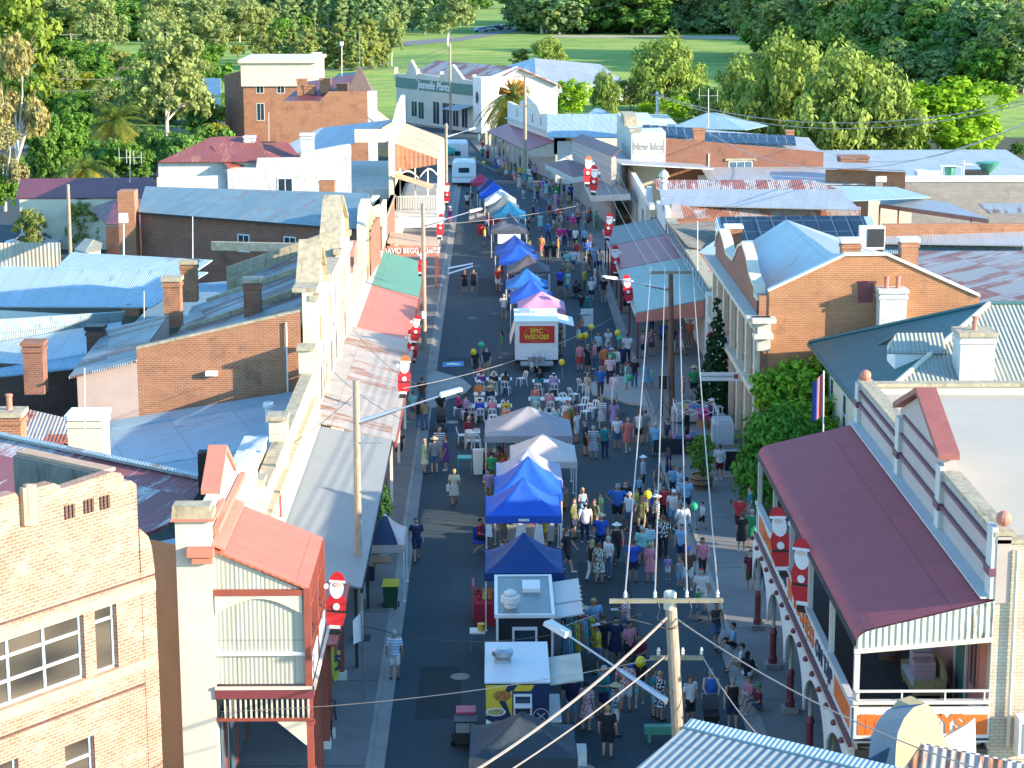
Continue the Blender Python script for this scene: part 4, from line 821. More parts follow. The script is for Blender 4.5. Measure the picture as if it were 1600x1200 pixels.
cap_run(r3,[V((12.7,Yb+.1,gp[1].z))]+[p+V((0,.1,0)) for p in gp[2:]],.2,.1,'offwhite')
mb=MB();mb.box(12.4,94.72,0,12.75,114,6.95);mb.build('facade_wall',M['brick_red'],r3)
MB().box(11.7,94.3,6.95,12.8,114.2,7.15).box(11.95,94.5,6.6,12.5,114,6.95).build('cornice',M['greyplaster'],r3)
pr=[(94.9,8.2),(96.2,8.2),(96.4,8.6),(97.4,8.7),(98.4,8.9),(99.6,9.5),(101.4,9.9),(103.2,9.5),(104.4,8.9),(105.4,8.5),(108.4,8.4),(110.0,8.9),(111.6,9.2),(113.0,8.8),(114,8.0)]
gable_wall(r3,[V((12.3,y,z-.35)) for y,z in pr],(1,0,0),.4,'brick_red','parapet',7.1);cap_run(r3,[V((12.5,y,z-.35)) for y,z in pr],.28,.13,'cream2')
for k,y in enumerate((95.1,98.4,101.7,105,108.3,111.4,113.8)): MB().box(12.15,y-.25,0,12.4,y+.25,6.6).build('pilaster',M['cream2'],r3)
for k,y in enumerate((96.2,99.5,102.8,106.1,109.3,112)):
 window(r3,(12.4,y+1.3,4.2),(0,-1),1.2,1.9,frame='cream2');window(r3,(12.4,y+1.3,1.2),(0,-1),1.2,1.9,frame='cream2')
MB().box(11.95,94.6,3.45,12.4,114,3.75).build('string_course',M['cream2'],r3)
MB().box(12.0,93.9,6.2,12.9,94.69,6.4).box(11.9,93.8,6.95,13.0,94.69,7.15).box(12.2,94.2,5.6,12.8,94.69,6.95).build('corner_console',M['greyplaster'],r3)
MB().box(12.3,94.75,7.15,13.0,95.4,8.1).build('corner_pier',M['brick_orange'],r3)
sx_=AY(1352,472,Yb);MB().box(sx_.x-.34,Yb-.05,sx_.z,sx_.x+.34,Yb,sx_.z+1.0).build('louvre_vent',M['burgundy'],r3)
chimney(1394,450,600,1.25,'tall whitewashed chimney with two clay pots against the sunlit brick gable',Y=Yb-.5,m='whitewash',cap='whitewash',pots=2,d=.9)
q=[V((12.7,95.1,7.9)),V((16.0,95.1,9.7)),V((19,95.1,9.7)),V((22.5,95.1,7.7))]
rg=G(1320,381,9.6)
MB().slab([V((12.8,95.1,7.0)),V((16.2,95.1,9.65)),V((15.9,112,9.4)),V((12.8,113.8,7.0))],.08).build('roof',M['blueroof'],r3)
MB().slab([V((16.2,95.1,9.65)),V((18.2,95.1,9.65)),V((15.9,112,9.4))],.08).build('roof',M['paleroof'],r3)
MB().slab([V((18.2,95.1,9.65)),V((22.6,95.1,7.4)),V((22.6,113,7.0)),V((15.9,112,9.4))],.08).build('roof',M['paleroof'],r3)
MB().box(12.8,95,0,22.5,113.5,6.9).build('rear_wall',M['brick_red'],r3)
chimney(1329,372,400,.85,'small brick chimney left of two on the ridge behind the sunlit brick gable',Y=97,cap='offwhite',m='brick_orange')
chimney(1420,371,412,.85,'small brick chimney right of the air conditioner above the sunlit brick gable',Y=104,cap='offwhite',m='brick_orange')
chimney(1146,351,372,.85,'brick chimney rising between the curved pediments of the bank',Y=113,cap='offwhite',m='brick_orange')
ac=thing('air_conditioner','white air conditioner on the roof between two small brick chimneys','air conditioner',(18,110,7.5));p=AY(1361,388,108);MB().box(p.x-.65,107.6,p.z,p.x+.65,108.2,p.z+1.2).build('casing',M['white'],ac);MB().box(p.x-.3,107.57,p.z+.12,p.x+.6,107.6,p.z+1.08).build('grille',M['cable'],ac)
fl=thing('flag_pole','flag on a pole against the dark garden trees beside the cream house','flag',(14.2,84,0));p=AY(1287,579,80);p2=AY(1289,690,80);MB().tube(p2-V((0,0,4)),p,.04,.03,6).build('pole',M['metalw'],fl)
mb=MB();
for k in range(8):
 x0=p.x-.02-.05*k;x1=x0-.05;A=[(x0,80+.06*math.sin(k),p.z-.1-.05*k),(x1,80+.06*math.sin(k+1),p.z-.15-.05*k),(x1,80+.06*math.sin(k+1),p.z-1.9-.03*k),(x0,80+.06*math.sin(k),p.z-1.85-.03*k)];mb.poly(A,0 if k<4 else 1)
mb.build('flag_cloth',[paint((.45,.12,.14),.8,.1,4,name='red_cloth'),paint((.03,.05,.22),.8,.1,4,name='navy_cloth')],fl)
r4=thing('glazed_shop_row','row of shops with pale green louvred upper band above green and red awnings','building',(13,135,0))
mb=MB();mb.box(12.4,115.6,0,12.8,156.4,4.9);mb.build('facade_wall',M['offwhite'],r4)
MB().box(12.2,115.6,4.85,12.95,147,5.02).build('coping',M['stonecap'],r4);MB().box(12.25,115.6,4.7,12.4,147,4.85).build('dark_gutter',M['black'],r4)
for k in range(15): MB().box(12.33,116.3+k*2.0,3.95,12.4,117.9+k*2.0,4.6).build('louvre_window',M['glassb'],r4)
MB().box(11.95,114.0,0,12.9,115.6,4.85).build('end_wall',M['whitewash'],r4)
pw=[(147.2,4.9),(147.3,5.6),(148.6,5.7),(149,5.1),(150.6,5.1),(151,5.9),(152.3,5.9),(152.5,5.1),(156.3,5.1)]
gable_wall(r4,[V((12.3,y,z)) for y,z in pw],(1,0,0),.35,'offwhite','stepped_parapet',4.5)
for x,y,m,lb in ((119.4,135.8,'gr','long pale green sheet awning under the pole wires'),(136,147,'dr','faded dark red awning between the pale green and dark grey awnings'),(147.2,156.2,'dg','dark grey sheet awning beyond the faded red one')):
 mm={'gr':'palegreen','dr':'awnred2','dg':'greyawn'}[m]
 if mm not in M: M[mm]={'palegreen':corr((.25,.37,.33),.0,pitch=.2,var=.05,name='pale_green_awning_sheet',bs=.3),'greyawn':corr((.12,.14,.14),0,pitch=.2,var=.06,name='dark_grey_awning_sheet',bs=.3)}[mm]
 aw=thing('shop_awning',lb,'awning',(10.4,(x+y)/2,0));MB().slab([(8.3,x,3.0),(12.4,x,3.8),(12.4,y,3.8),(8.3,y,3.0)],.07).build('sheet',M[mm],aw)
 MB().box(8.24,x,2.75,8.32,y,2.95).build('fascia',M['palegrey'],aw)
 A=[(8.3,x,2.4),(12.3,x,2.75),(12.3,x,3.7),(8.3,x,2.93)];MB().prism([(a,b+.08,c) for a,b,c in A],A).build('end_board',M['salmon'] if m=='gr' else M['palegrey'],aw)
 for k in range(3): yy_=x+.6+(y-x-1.2)*k/2;MB().box(8.4,yy_-.05,.13,8.5,yy_+.05,2.9).build('post',M['burgundy'],aw)
shed('flat_blue_roof','low pale blue roof left of the bank rear with small parapet trough',[[(1090,395,5.0),(1190,402,5.0),(1330,380,5.4),(1130,366,5.4)]],[],'blueroof','brick_red')
tag(MB().slab([G(1045,350,5.6),G(1130,345,5.4),G(1135,372,5.0),G(1115,395,4.9),G(1075,385,5.2)],.1).build('mossy_roof',paint((.18,.16,.13),.95,.35,1.5,stain=.5,staincol=(.36,.33,.28),bmp=.8,name='mossy_tiles')),'dark mossy roof patch beside the solar panel array','roof')
so_=shed('solar_roof','low roof almost covered by dark solar panels behind the blue bank roof',[[(1118,386,5.0),(1378,384,5.0),(1362,338,6.6),(1118,340,6.6)]],[],'blueroof','brick_red')
sp=thing('solar_array','dark solar panel array on the low roof behind the blue roofed bank','solar panels',(20,133,5.5))
qa=[p+V((0,0,.1)) for p in RQ([(1118,386,5.0),(1378,384,5.0),(1362,338,6.6),(1118,340,6.6)])];qa=[qa[0].lerp(qa[1],.08).lerp(qa[3],.05),qa[1].lerp(qa[0],.04).lerp(qa[2],.05),qa[2].lerp(qa[1],.02).lerp(qa[3],.05),qa[3].lerp(qa[0],.02).lerp(qa[2],.03)]
for k in range(9):
 f0,f1=k/9,(k+1)/9-.006;a=qa[0].lerp(qa[1],f0);b=qa[0].lerp(qa[1],f1);c=qa[3].lerp(qa[2],f1);d=qa[3].lerp(qa[2],f0);MB().slab([a,b,c,d],.05).build('panel',M['solar'],sp)
rr=shed('rusty_factory','long shed with grey corrugated roof above a rust red skirt roof',[[(1035,320,5.6),(1345,328,5.6),(1310,296,7.0),(1030,296,7.0)]],[],'paleroof','brick_red')
MB().slab(RQ([(1045,341,4.9),(1345,338,4.9),(1345,323,5.5),(1050,318,5.5)]),.08).build('skirt_roof',M['rustroof'],rr)
MB().slab(RQ([(1028,299,5.6),(1320,299,5.6),(1270,281,6.2),(1020,281,6.2)]),.08).build('rear_roof',M['rustroof2'],rr)
mb=MB();q=[G(1040,341,4.9),G(1345,338,4.9)];mb.poly([V((q[0].x,q[0].y,0)),V((q[1].x,q[1].y,0)),q[1],q[0]]);mb.build('wall',M['brick_red'],rr)
shed('rusty_barn','large pale roof streaked with rust behind the sunlit brick gable on the right',[[(1420,480,6.0),(1640,560,6.0),(1640,392,7.8),(1425,392,7.8)]],[],'rustroof2','brick_red')
shed('grey_long_roof','long pale grey roof with brick parapet line in front of the red trimmed carport',[[(1382,380,5.2),(1640,384,5.2),(1640,350,6.2),(1378,352,6.2)],[(1380,395,4.6),(1640,398,4.6),(1640,384,5.1),(1382,380,5.1)]],[],['paleroof','blueroof2'],'brick_orange')
tag(MB().box(G(1380,352,6.2).x,G(1380,352,6.2).y,0,G(1640,350,6.2).x,G(1380,352,6.2).y+.5,6.25).build('parapet_wall',M['brick_orange']),'long low brick parapet wall behind the pale grey roof on the right','wall')
chimney(1486,350,372,1.0,'stubby brick chimney on the low brick parapet line on the right',Y=147,m='brick_orange',cap='brick_orange')
cpv=thing('carport','open carport with pale roof and salmon red trim on the right','carport',(30,155,0))
q=RQ([(1375,318,4.0),(1545,342,3.9),(1480,316,4.9),(1375,304,5.0)]);MB().slab([q[0],q[1],q[2],q[3]],.08).build('roof',M['paleroof'],cpv)
mb=MB();a,b=q[0],q[1];mb.prism([a-V((0,0,.35)),b-V((0,0,.35)),b+V((0,.1,-.35)),a+V((0,.1,-.35))],[a-V((0,0,.06)),b-V((0,0,.06)),b+V((0,.1,-.06)),a+V((0,.1,-.06))]);mb.build('fascia',M['salmon'],cpv)
for t in (.0,.18,.85): p=a.lerp(b,t);MB().box(p.x-.06,p.y,0,p.x+.06,p.y+.12,p.z-.1).build('post',M['redbrown'],cpv)
MB().box(a.x,a.y+5,0,b.x-3,a.y+5.2,3.6).build('rear_wall',M['cream2'],cpv)
shed('steel_shed','small low dark roofed shed at the right edge beyond the carport',[[(1545,333,3.6),(1650,333,3.6),(1650,318,4.4),(1528,318,4.4)]],[[(1548,335,3.5),(1650,335,3.5)]],'zincroof','brick_block')
shed('blue_roof_house','deep blue metal roof between the rusty shed and the concrete block wall',[[(1300,315,5.0),(1455,308,4.6),(1400,292,5.6),(1290,290,5.6)]],[],'bluedeep' if 'bluedeep' in M else 'blueroof2','brick_red')
bw=thing('block_warehouse','long warehouse with concrete block wall and pale roof, partly shaded, at right',' warehouse'.strip(),(40,175,0))
Yw=176;a=AY(1368,290,Yw);b=AY(1660,283,Yw);mb=MB();mb.box(a.x,Yw,0,b.x,Yw+.3,a.z+.3);mb.build('block_wall',M['brick_block'],bw);MB().box(a.x,Yw-.1,a.z+.3,b.x,Yw+.4,a.z+.8).build('parapet_band',M['offwhite'],bw)
MB().slab([V((a.x-14,Yw+.5,a.z+.1)),V((b.x,Yw+.5,a.z+.1)),V((b.x,Yw+20,a.z+1.1)),V((a.x-14,Yw+20,a.z+1.1))],.1).build('roof',M['paleroof'],bw)
chimney(1333,243,285,2.4,'big square brick chimney left of the warehouse on the right',Y=180,m='brick_red',cap='brick_red',d=2)
shed('lean_to_roof','white lean-to roof with brick wall beside the big square chimney',[[(1290,262,5.4),(1415,266,5.4),(1412,258,5.8),(1290,252,5.8)]],[[(1290,264,5.2),(1415,268,5.2)]],'paleroof','brick_orange')
def rooftop(name,label,px,py,w,h,Y,m,d=None):
 p=AY(px,py,Y);o=MB();o.box(p.x-w/2,Y-(d or w)/2,p.z,p.x+w/2,Y+(d or w)/2,p.z+h);o.box(p.x-w/2-.06,Y-(d or w)/2-.06,p.z+h,p.x+w/2+.06,Y+(d or w)/2+.06,p.z+h+.08)
 return tag(o.build(name,M[m]),label,name.replace('_',' '))
rooftop('cool_room','white cool room box on the warehouse roof edge',1448,283,1.9,.85,177.6,'white',1.5)
M['greenp']=paint((.08,.30,.20),.5,.1,2,name='green_plastic')
wt=thing('water_tank','green cone topped water tank at the right of the warehouse roof','water tank',(0,0,0));p=AY(1543,275,178);MB().lathe([(.15,0),(.3,.3),(1.0,1.1),(1.05,1.2),(.1,1.25)],(p.x,178,p.z),14).build('tank',M['greenp'],wt)
tb=thing('roof_condenser','steel framed condenser with black fans on the warehouse roof','condenser',(0,0,0));p=AY(1525,282,178);b_=MB().box(p.x-1,177.6,p.z,p.x+1.0,178.6,p.z+.9);b_.build('casing',M['cable'],tb);MB().tube((p.x-1.2,177.5,p.z),(p.x-1.2,177.5,p.z+1.8),.05).box(p.x-1.3,177.5,p.z+1.4,p.x+1.2,178.4,p.z+1.46).build('frame',M['metalw'],tb)
gb=thing('roof_bin','green box tank in a frame on the warehouse roof','tank',(0,0,0));p=AY(1484,283,178);MB().lathe([(.25,0),(.45,.8),(.5,1.2)],(p.x,178,p.z),8).build('tank',M['greenp'],gb);MB().box(p.x-.9,177.4,p.z+1.3,p.x+.9,178.4,p.z+1.36).tube((p.x-.85,177.5,p.z),(p.x-.85,177.5,p.z+1.3),.04).tube((p.x+.85,177.5,p.z),(p.x+.85,177.5,p.z+1.3),.04).build('frame',M['metalw'],gb)
r6=thing('lettered_brick_building','tall brick building with pale lettered front part and solar panels on its roof','building',(20,190,0))
Yn=186;x0=12.35;x1=AY(1040,215,Yn).x;x2=AY(1287,240,Yn).x;zt=AY(1010,206,Yn).z
MB().box(x0,Yn-.1,0,x1,Yn+22,zt).build('rendered_wall',M['greyplaster2'] if 'greyplaster2' in M else M['greyplaster'],r6)
MB().box(x0-.2,Yn-.2,zt,x0+.9,Yn+1,zt+.25).build('parapet_cap',M['stonecap'],r6);MB().box(x0-.25,Yn+6,zt,x0+.9,Yn+12,zt+.9).build('parapet_cap',M['stonecap'],r6)
zt2=AY(1050,216,Yn).z;zt3=AY(1287,238,Yn).z
gable_wall(r6,[V((x1,Yn,zt2)),V((x2,Yn,zt3))],(0,1,0),.4,'brick_red','brick_wall');MB().box(x1,Yn+.4,0,x2,Yn+20,zt3-.4).build('rear_body',M['brick_red'],r6)
text_part('lettering','New Idea',1.0,paint((.38,.36,.30),.6,.1,3,name='grey_lettering'),r6,((x0+x1)/2,Yn-.13,AY(1012,229,Yn).z),(R(90),0,0),sx=.68,bold=.0)
p=AY(1012,229,Yn);mb=MB();
for a in ((x0+.15,p.z+.6,x1-.15,p.z+.64),(x0+.15,p.z-.64,x1-.15,p.z-.6),(x0+.15,p.z-.6,x0+.19,p.z+.6),(x1-.19,p.z-.6,x1-.15,p.z+.6)): mb.box(a[0],Yn-.13,a[1],a[2],Yn-.1,a[3])
mb.build('sign_border',M['stonecap'],r6)
wp=AY(1138,278,Yn);window(r6,(wp.x,Yn,wp.z),(1,0),2.15,1.5,mull=2,pane='glassb');MB().box(wp.x-.3,Yn-.12,wp.z+1.55,wp.x+2.5,Yn,wp.z+1.75).build('lintel',M['stonecap'],r6)
for k in range(3): window(r6,(12.35,Yn+2+k*4.5+1.2,3.9),(0,-1),1.2,1.9)
MB().box(AY(1097,280,Yn).x-.4,Yn-.5,AY(1097,285,Yn).z,AY(1097,280,Yn).x+.5,Yn-.05,AY(1097,285,Yn).z+.7).build('air_conditioner',M['white'],r6)
MB().tube((AY(1107,258,Yn).x,Yn-.05,AY(1107,240,Yn).z),(AY(1107,258,Yn).x,Yn-.05,AY(1107,285,Yn).z),.05).build('downpipe',M['metalw'],r6)
MB().slab([V((x1,Yn+.4,zt2-.3)),V((x2,Yn+.4,zt3-.3)),V((x2,Yn+9,zt3+.5)),V((x1-2,Yn+9,zt2+.5))],.1).build('roof',M['paleroof'],r6)
sp=thing('solar_array','row of greyish solar panels on the roof of the tall brick lettered building','solar panels',(20,190,7))
for (xa,xb,ya,yb,n_) in ((1007,1085,213,195,6),(1098,1245,223,206,10)):
 for k in range(n_):
  f0=xa+(xb-xa)*k/n_;f1=xa+(xb-xa)*(k+1)/n_-.8;s=(k/n_)*(6 if n_==10 else 5)
  a=AY(f0,ya+s-2,Yn+2);b=AY(f1,ya+s-1.4,Yn+2);c=AY(f1-3,yb+s,Yn+5);d=AY(f0-3,yb+s,Yn+5);MB().slab([a,b,c,d],.05).build('panel',paint((.12,.13,.16),.2,.1,3,name='grey_solar') if k<0 else M['solar'],sp)
chimney(1092,200,222,1.0,'brick chimney between the two rows of solar panels',Y=Yn+1,m='brick_orange',cap='brick_orange')
chimney(1234,203,215,.7,'small distant chimney at the right end of the solar panels',Y=Yn+14,m='brick_orange',cap='brick_orange')
chimney(1178,268,300,1.0,'short mossy chimney in front of the wide shaded brick wall',Y=170,m='stonecap',cap='stonecap') if 0 else None
r7=thing('pink_parapet_shop','shop with mushroom pink boarded parapet and plum tiled cap above dark awnings','building',(13,200,0))
pa=G(955,288,3.8);pb=G(894,246,3.8);za=AY(954,245,pa.y).z;zb=AY(897,220,pb.y).z;rr_=V((1,.15,0));zc_=lambda p,z:V((p.x,p.y,z))
MB().prism([zc_(pa,0),zc_(pa,0)+rr_*.4,zc_(pb,0)+rr_*.4,zc_(pb,0)],[zc_(pa,za),zc_(pa,za)+rr_*.4,zc_(pb,zb)+rr_*.4,zc_(pb,zb)]).build('parapet_wall',M['pinkgrey'],r7);MB().slab([zc_(pa,za),zc_(pa,za+.7)+rr_*.9,zc_(pb,zb+.7)+rr_*.9,zc_(pb,zb)],.1).build('plum_cap',M['plumroof'],r7)
MB().slab([zc_(pa,za-.6)+rr_*.9,zc_(pa,za-1.2)+rr_*9,zc_(pb,zb-1.2)+rr_*9,zc_(pb,zb-.6)+rr_*.9],.1).build('roof',M['paleroof'],r7)
for f in (.35,.62): MB().prism([zc_(pa,3.8+(za-3.8)*f)-rr_*.04,zc_(pa,3.8+(za-3.8)*f),zc_(pb,3.8+(zb-3.8)*f),zc_(pb,3.8+(zb-3.8)*f)-rr_*.04],[zc_(pa,3.9+(za-3.8)*f)-rr_*.04,zc_(pa,3.9+(za-3.8)*f),zc_(pb,3.9+(zb-3.8)*f),zc_(pb,3.9+(zb-3.8)*f)-rr_*.04]).build('board_line',M['palegrey'],r7)
for qd,m,lb in ((((924,306,3.),(985,303,3.9),(955,276,3.9),(912,281,3.)),'rustdk','dark rusty ribbed awning with pale fascia below the two lowest christmas figures'),(((895,277,3.),(955,270,3.9),(886,249,3.9),(852,256,3.)),'plumroof','plum red low awning beneath the mushroom pink parapet')):
 if m=='rustdk': M[m]=corr((.16,.15,.15),.5,(.24,.12,.09),pitch=.5,var=.2,name='dark_rusty_awning',bs=1)
 q=[G(*p) for p in qd];aw=thing('shop_awning',lb,'awning',(q[0].x,q[0].y,0));MB().slab(q,.07).build('sheet',M[m],aw);dn_=V((0,0,-.5));fb=V((0,-.08,0));mb=MB()
 for a,b in ((q[0],q[1]),(q[3],q[0])): mb.prism([a+dn_,b+dn_,b+dn_+fb,a+dn_+fb],[a,b,b+fb,a+fb])
 mb.build('fascia',M['palegrey'],aw)
 for k in range(3): p=q[0].lerp(q[3],.05+.45*k);MB().box(p.x+.2,p.y-.05,.13,p.x+.3,p.y+.05,2.7).build('post',M['palegrey'],aw)
r8=thing('grey_front_shop','low pale green fronted shop between the dark awning and the tall lettered building','building',(13,176,0))
MB().box(12.0,163,0,12.4,184.5,4.4).build('facade_wall',M['greyplaster'],r8);gable_wall(r8,[V((11.95,y,z)) for y,z in ((158,4.6),(160,4.6),(161.5,5.6),(163,4.6),(184,4.7))],(1,0,0),.4,'offwhite','parapet',4.2)
for y in (165,172,179): window(r8,(12.0,y+2,1.2),(0,-1),2.4,2.2)
tag(MB().lathe([(.25,-1),(.25,.5),(.4,.6),(.2,.75),(.42,1.0),(.3,1.3),(.08,1.5)],AY(1037,296,158),10).build('urn_finial',M['offwhite']),'small white urn topped pier in front of the lettered building','finial')
r9=thing('verandah_store','pale timber fronted store with stepped parapet, deep red verandah roof and many slim posts','building',(10,250,0))
a=G(762,205,3.1);b=G(823,236,3.1);c=AX(868,220,11.9)
e0=G(823,236,3.1);e1=G(760,205,3.1);w0=G(868,220,4.3);w1=G(793,193,4.3);yN=e0.y
MB().slab([e0,w0,w1,e1],.1).build('verandah_roof',M['awnred2'],r9)
A=[e0+V((0,-.05,-.5)),w0+V((0,-.05,-1.7)),w0+V((0,-.05,-.1)),e0+V((0,-.05,-.05))];MB().prism([p+V((0,.1,0)) for p in A],A).build('end_boards',M['boards'],r9)
e0.z=e1.z=w0.z=w1.z=0
for k in range(11): p=e0.lerp(e1,k/10);MB().box(p.x-.13,p.y-.13,.1,p.x+.13,p.y+.13,3.0).build('post',M['cream2'],r9)
gable_wall(r9,[w0+V((0,0,6.2)),w0.lerp(w1,.1)+V((0,0,6.3)),w0.lerp(w1,.12)+V((0,0,6.9)),w0.lerp(w1,.3)+V((0,0,6.6)),w0.lerp(w1,.36)+V((0,0,7.3)),w0.lerp(w1,.55)+V((0,0,8.0)),w0.lerp(w1,.72)+V((0,0,7.2)),w0.lerp(w1,.75)+V((0,0,6.6)),w1+V((0,0,6.8))],(1,.1,0),.4,'offwhite','parapet_wall')
cap_run(r9,[w0+V((-.1,0,4.9)),w1+V((-.1,0,4.9))],.2,.12,'palegrey')
for t in (.12,.28,.45,.6,.78): 
 p=w0.lerp(w1,t)+V((-.06,0,5.4));MB().box(p.x-.03,p.y,p.z,p.x+.02,p.y+1.2,p.z+.9).build('letter_panel',M['metal'],r9)
MB().box(w0.x,w0.y-.5,0,w0.x+.6,w0.y+.5,6.3).box(w0.x-.1,w0.y-.6,6.3,w0.x+.7,w0.y+.6,6.45).build('corner_pier',M['cream2'],r9)
tag(MB().box(AY(871,230,212).x,212,0,AY(897,230,212).x,212.4,AY(880,221,212).z).build('poster_wall',M['white']),'white poster wall with faint coloured picture below an orange brick stack','billboard')
tag(MB().box(AY(866,230,214).x,214,3,AY(893,230,214).x,216,AY(880,205,214).z).box(AY(866,230,214).x,214,3,AY(884,230,214).x,216,AY(880,193,214).z).build('brick_stack',M['brick_orange']),'stepped orange brick stack beside the store parapet','chimney')
w_=thing('long_blue_roof','long pale blue roof behind the store and the mushroom pink parapet','building',(22,250,0))
MB().slab(RQ([(855,214,5.2),(1010,215,5.2),(990,178,8.6),(855,178,8.6)]),.1).build('roof',M['blueroof'],w_);MB().box(10,222,0,20,240,5).build('wall',M['cream2'],w_)
shed('blue_hip_house','blue hip roofed house behind the solar panels',[[(1045,200,5),(1165,203,5),(1120,176,7.4),(1105,176,7.4)],[(1165,203,5),(1200,196,5),(1120,176,7.4)]],[],'blueroof2','cream2')
shed('blue_gable_house','small blue hip roof peeping over the long blue roof',[[(918,178,5),(955,178,5),(938,169,6.6),(930,169,6.6)]],[],'blueroof2','cream2')
B0=V((-13.6,291.8,0));B1=V((-.9,266.5,0));
B0=G(620,189,.13);B1=G(742,206,.13);dB=(B1-B0);LB=dB.length;dB.normalize();nB=V((dB.y,-dB.x,0))
r10=thing('sign_fronted_store','long pale green store with teal sign board at the far end of the street','building',tuple(B0.lerp(B1,.5)))
def bp(t,z,o=0): return B0+dB*(LB*t)+V((0,0,z))+nB*o
zB=AY(620,131,B0.y).z
gable_wall(r10,[bp(0,6.6),bp(.05,6.6),bp(.13,6.6),bp(.2,8.6),bp(.29,6.9),bp(.6,6.7),bp(.73,8.5),bp(.86,6.7),bp(1,6.6)],-nB,.4,'greyplaster','facade_wall')
MB().prism([bp(.0,4.7,.02),bp(1,4.7,.02),bp(1,4.7,.12),bp(.0,4.7,.12)],[bp(.0,6.1,.02),bp(1,6.1,.02),bp(1,6.1,.12),bp(.0,6.1,.12)]).build('sign_board',paint((.045,.16,.15),.5,.08,2,name='teal_sign'),r10)
ang=math.atan2(dB.y,dB.x)
text_part('lettering','Jeanelle Plants',1.5,M['white'],r10,bp(.5,5.4,.14),(R(90),0,ang),sx=1.0,bold=.02,shear=.3)
for t in (0,.29,.6,1): MB().box(bp(t,0).x-.25,bp(t,0).y-.25,6,bp(t,0).x+.25,bp(t,0).y+.25,7.6).build('finial_pier',M['cream2'],r10)
for t,wd,z0,hh in ((.2,1.6,.9,2.2),(.29,1.6,.7,2.4),(.48,1.8,.3,3.1),(.6,2.4,.3,3.1),(.73,1.6,.3,3.1),(.84,1.6,.3,3.1)): window(r10,bp(t,z0,.0),(dB.x,dB.y),wd,hh,frame='offwhite')
MB().prism([bp(.05,.2,.02),bp(.14,.2,.02),bp(.14,.2,.06),bp(.05,.2,.06)],[bp(.05,3.4,.02),bp(.14,3.4,.02),bp(.14,3.4,.06),bp(.05,3.4,.06)]).build('roller_door',M['palegrey'],r10)
e=-nB*13
MB().slab([bp(.0,5.6),bp(1.05,5.6),bp(1.05,8.2)+e*.5,bp(0,8.2)+e*.5],.1).build('roof',M['rustroof2'],r10);MB().slab([bp(1.05,8.2)+e*.5,bp(0,8.2)+e*.5,bp(0,5.6)+e,bp(1.05,5.6)+e],.1).build('roof',M['rustroof2'],r10)
pa=bp(1.0,0);mb=MB();mb.poly([pa,pa+V((0,0,6.4)),pa+e*.5+V((0,0,8.3)),pa+e+V((0,0,5.6)),pa+e]);mb.build('side_wall',M['white'],r10)
tag(MB().slab([bp(.8,3.4,.1),bp(.98,3.4,.1),bp(.98,2.9,2.6),bp(.8,2.9,2.6)],.08).build('porch_roof',M['blueroof']),'small blue grey porch roof at the right end of the teal signed store','porch roof')
wl=thing('white_annexe','white walled annexe with small dark oval at the right of the teal signed store','building',tuple(bp(1.1,0)))
A=[bp(1.02,0,.5),bp(1.12,0,.5),bp(1.12,0,.5)+e*.3,bp(1.02,0,.5)+e*.3];MB().prism(A,[p+V((0,0,7.2)) for p in A]).build('wall',M['white'],wl);MB().lathe([(.5,0),(.5,.05)],(0,0,0),14) ;
p=bp(1.07,4.6,.56);mb=MB();mb.poly([p+dB*(.35*math.cos(t*PI/8))+V((0,0,.8*math.sin(t*PI/8))) for t in range(16)]);mb.build('oval_emblem',M['navy'],wl)
ff=thing('far_blue_factory','wide pale blue and white factory roof beyond the palm tree','building',(15,330,0));a=AY(838,128,330);b=AY(985,134,330);MB().slab([a,b,b+V((-4,14,2.6)),a+V((0,14,3.0))],.1).build('roof',M['paleroof'],ff);MB().slab([a,a+V((0,14,3.0)),a+V((-7,16,1.0)),a+V((-6,1,-1.2))],.1).build('roof',M['blueroof2'],ff);MB().prism([V((p.x,p.y,0)) for p in (a,b,b+V((-4,14,0)),a+V((0,14,0)))],[p+V((0,0,-.1)) for p in (a,b,b+V((-4,14,0)),a+V((0,14,0)))]).build('wall',M['white'],ff)
r11=thing('cornice_building','two storey orange brick building with broad cream cornice and parapet, far left','building',(-33,260,0))
Yc=262;a=AY(380,140,Yc);b=AY(487,140,Yc);zc_=AY(400,97,Yc).z
MB().box(a.x,Yc,0,b.x+.2,Yc+14,zc_-3.0).build('wall',M['brick_orange'],r11);MB().box(a.x-.2,Yc-.3,zc_-3.0,b.x+.5,Yc+14,zc_).box(a.x-.5,Yc-.7,zc_-.1,b.x+.8,Yc+14,zc_+.3).build('cornice',M['cream2'],r11)
A=[(a.x,Yc,0),(a.x,Yc+.1,zc_-1),(a.x-3.5,Yc+9,zc_-2.2),(a.x-3.5,Yc+9,0)];MB().poly(A).build('side_wall',M['brick_red'],r11)
for k in range(3): window(r11,(a.x+1.6+k*2.6,Yc,2.6),(1,0),1.0,2.2,frame='offwhite')
for k in range(3): window(r11,(a.x+1.6+k*2.6,Yc,6.0),(1,0),1.0,2.0,frame='offwhite')
r12=thing('turret_house','brick house with plum roofs, several chimneys and a pointed brown spire','building',(-20,215,0))
Yt=213;a=AY(432,200,Yt);m_=AY(515,200,Yt);b=AY(575,200,Yt);z1=AY(460,158,Yt).z;z2=AY(540,143,Yt).z
gable_wall(r12,[V((a.x,Yt,z1)),V((m_.x-1,Yt,z1)),V((m_.x,Yt,z2)),V((b.x,Yt,z2))],(0,1,0),.4,'brick_orange','brick_wall')
MB().box(a.x,Yt+.4,0,b.x,Yt+14,z1-.6).build('rear_body',M['brick_orange'],r12);MB().slab([V((a.x,Yt+.5,z1-.6)),V((b.x,Yt+.5,z2-.8)),V((b.x-1,Yt+12,z2+1.2)),V((a.x+2,Yt+12,z1+1.2))],.1).build('roof',M['plumroof'],r12)
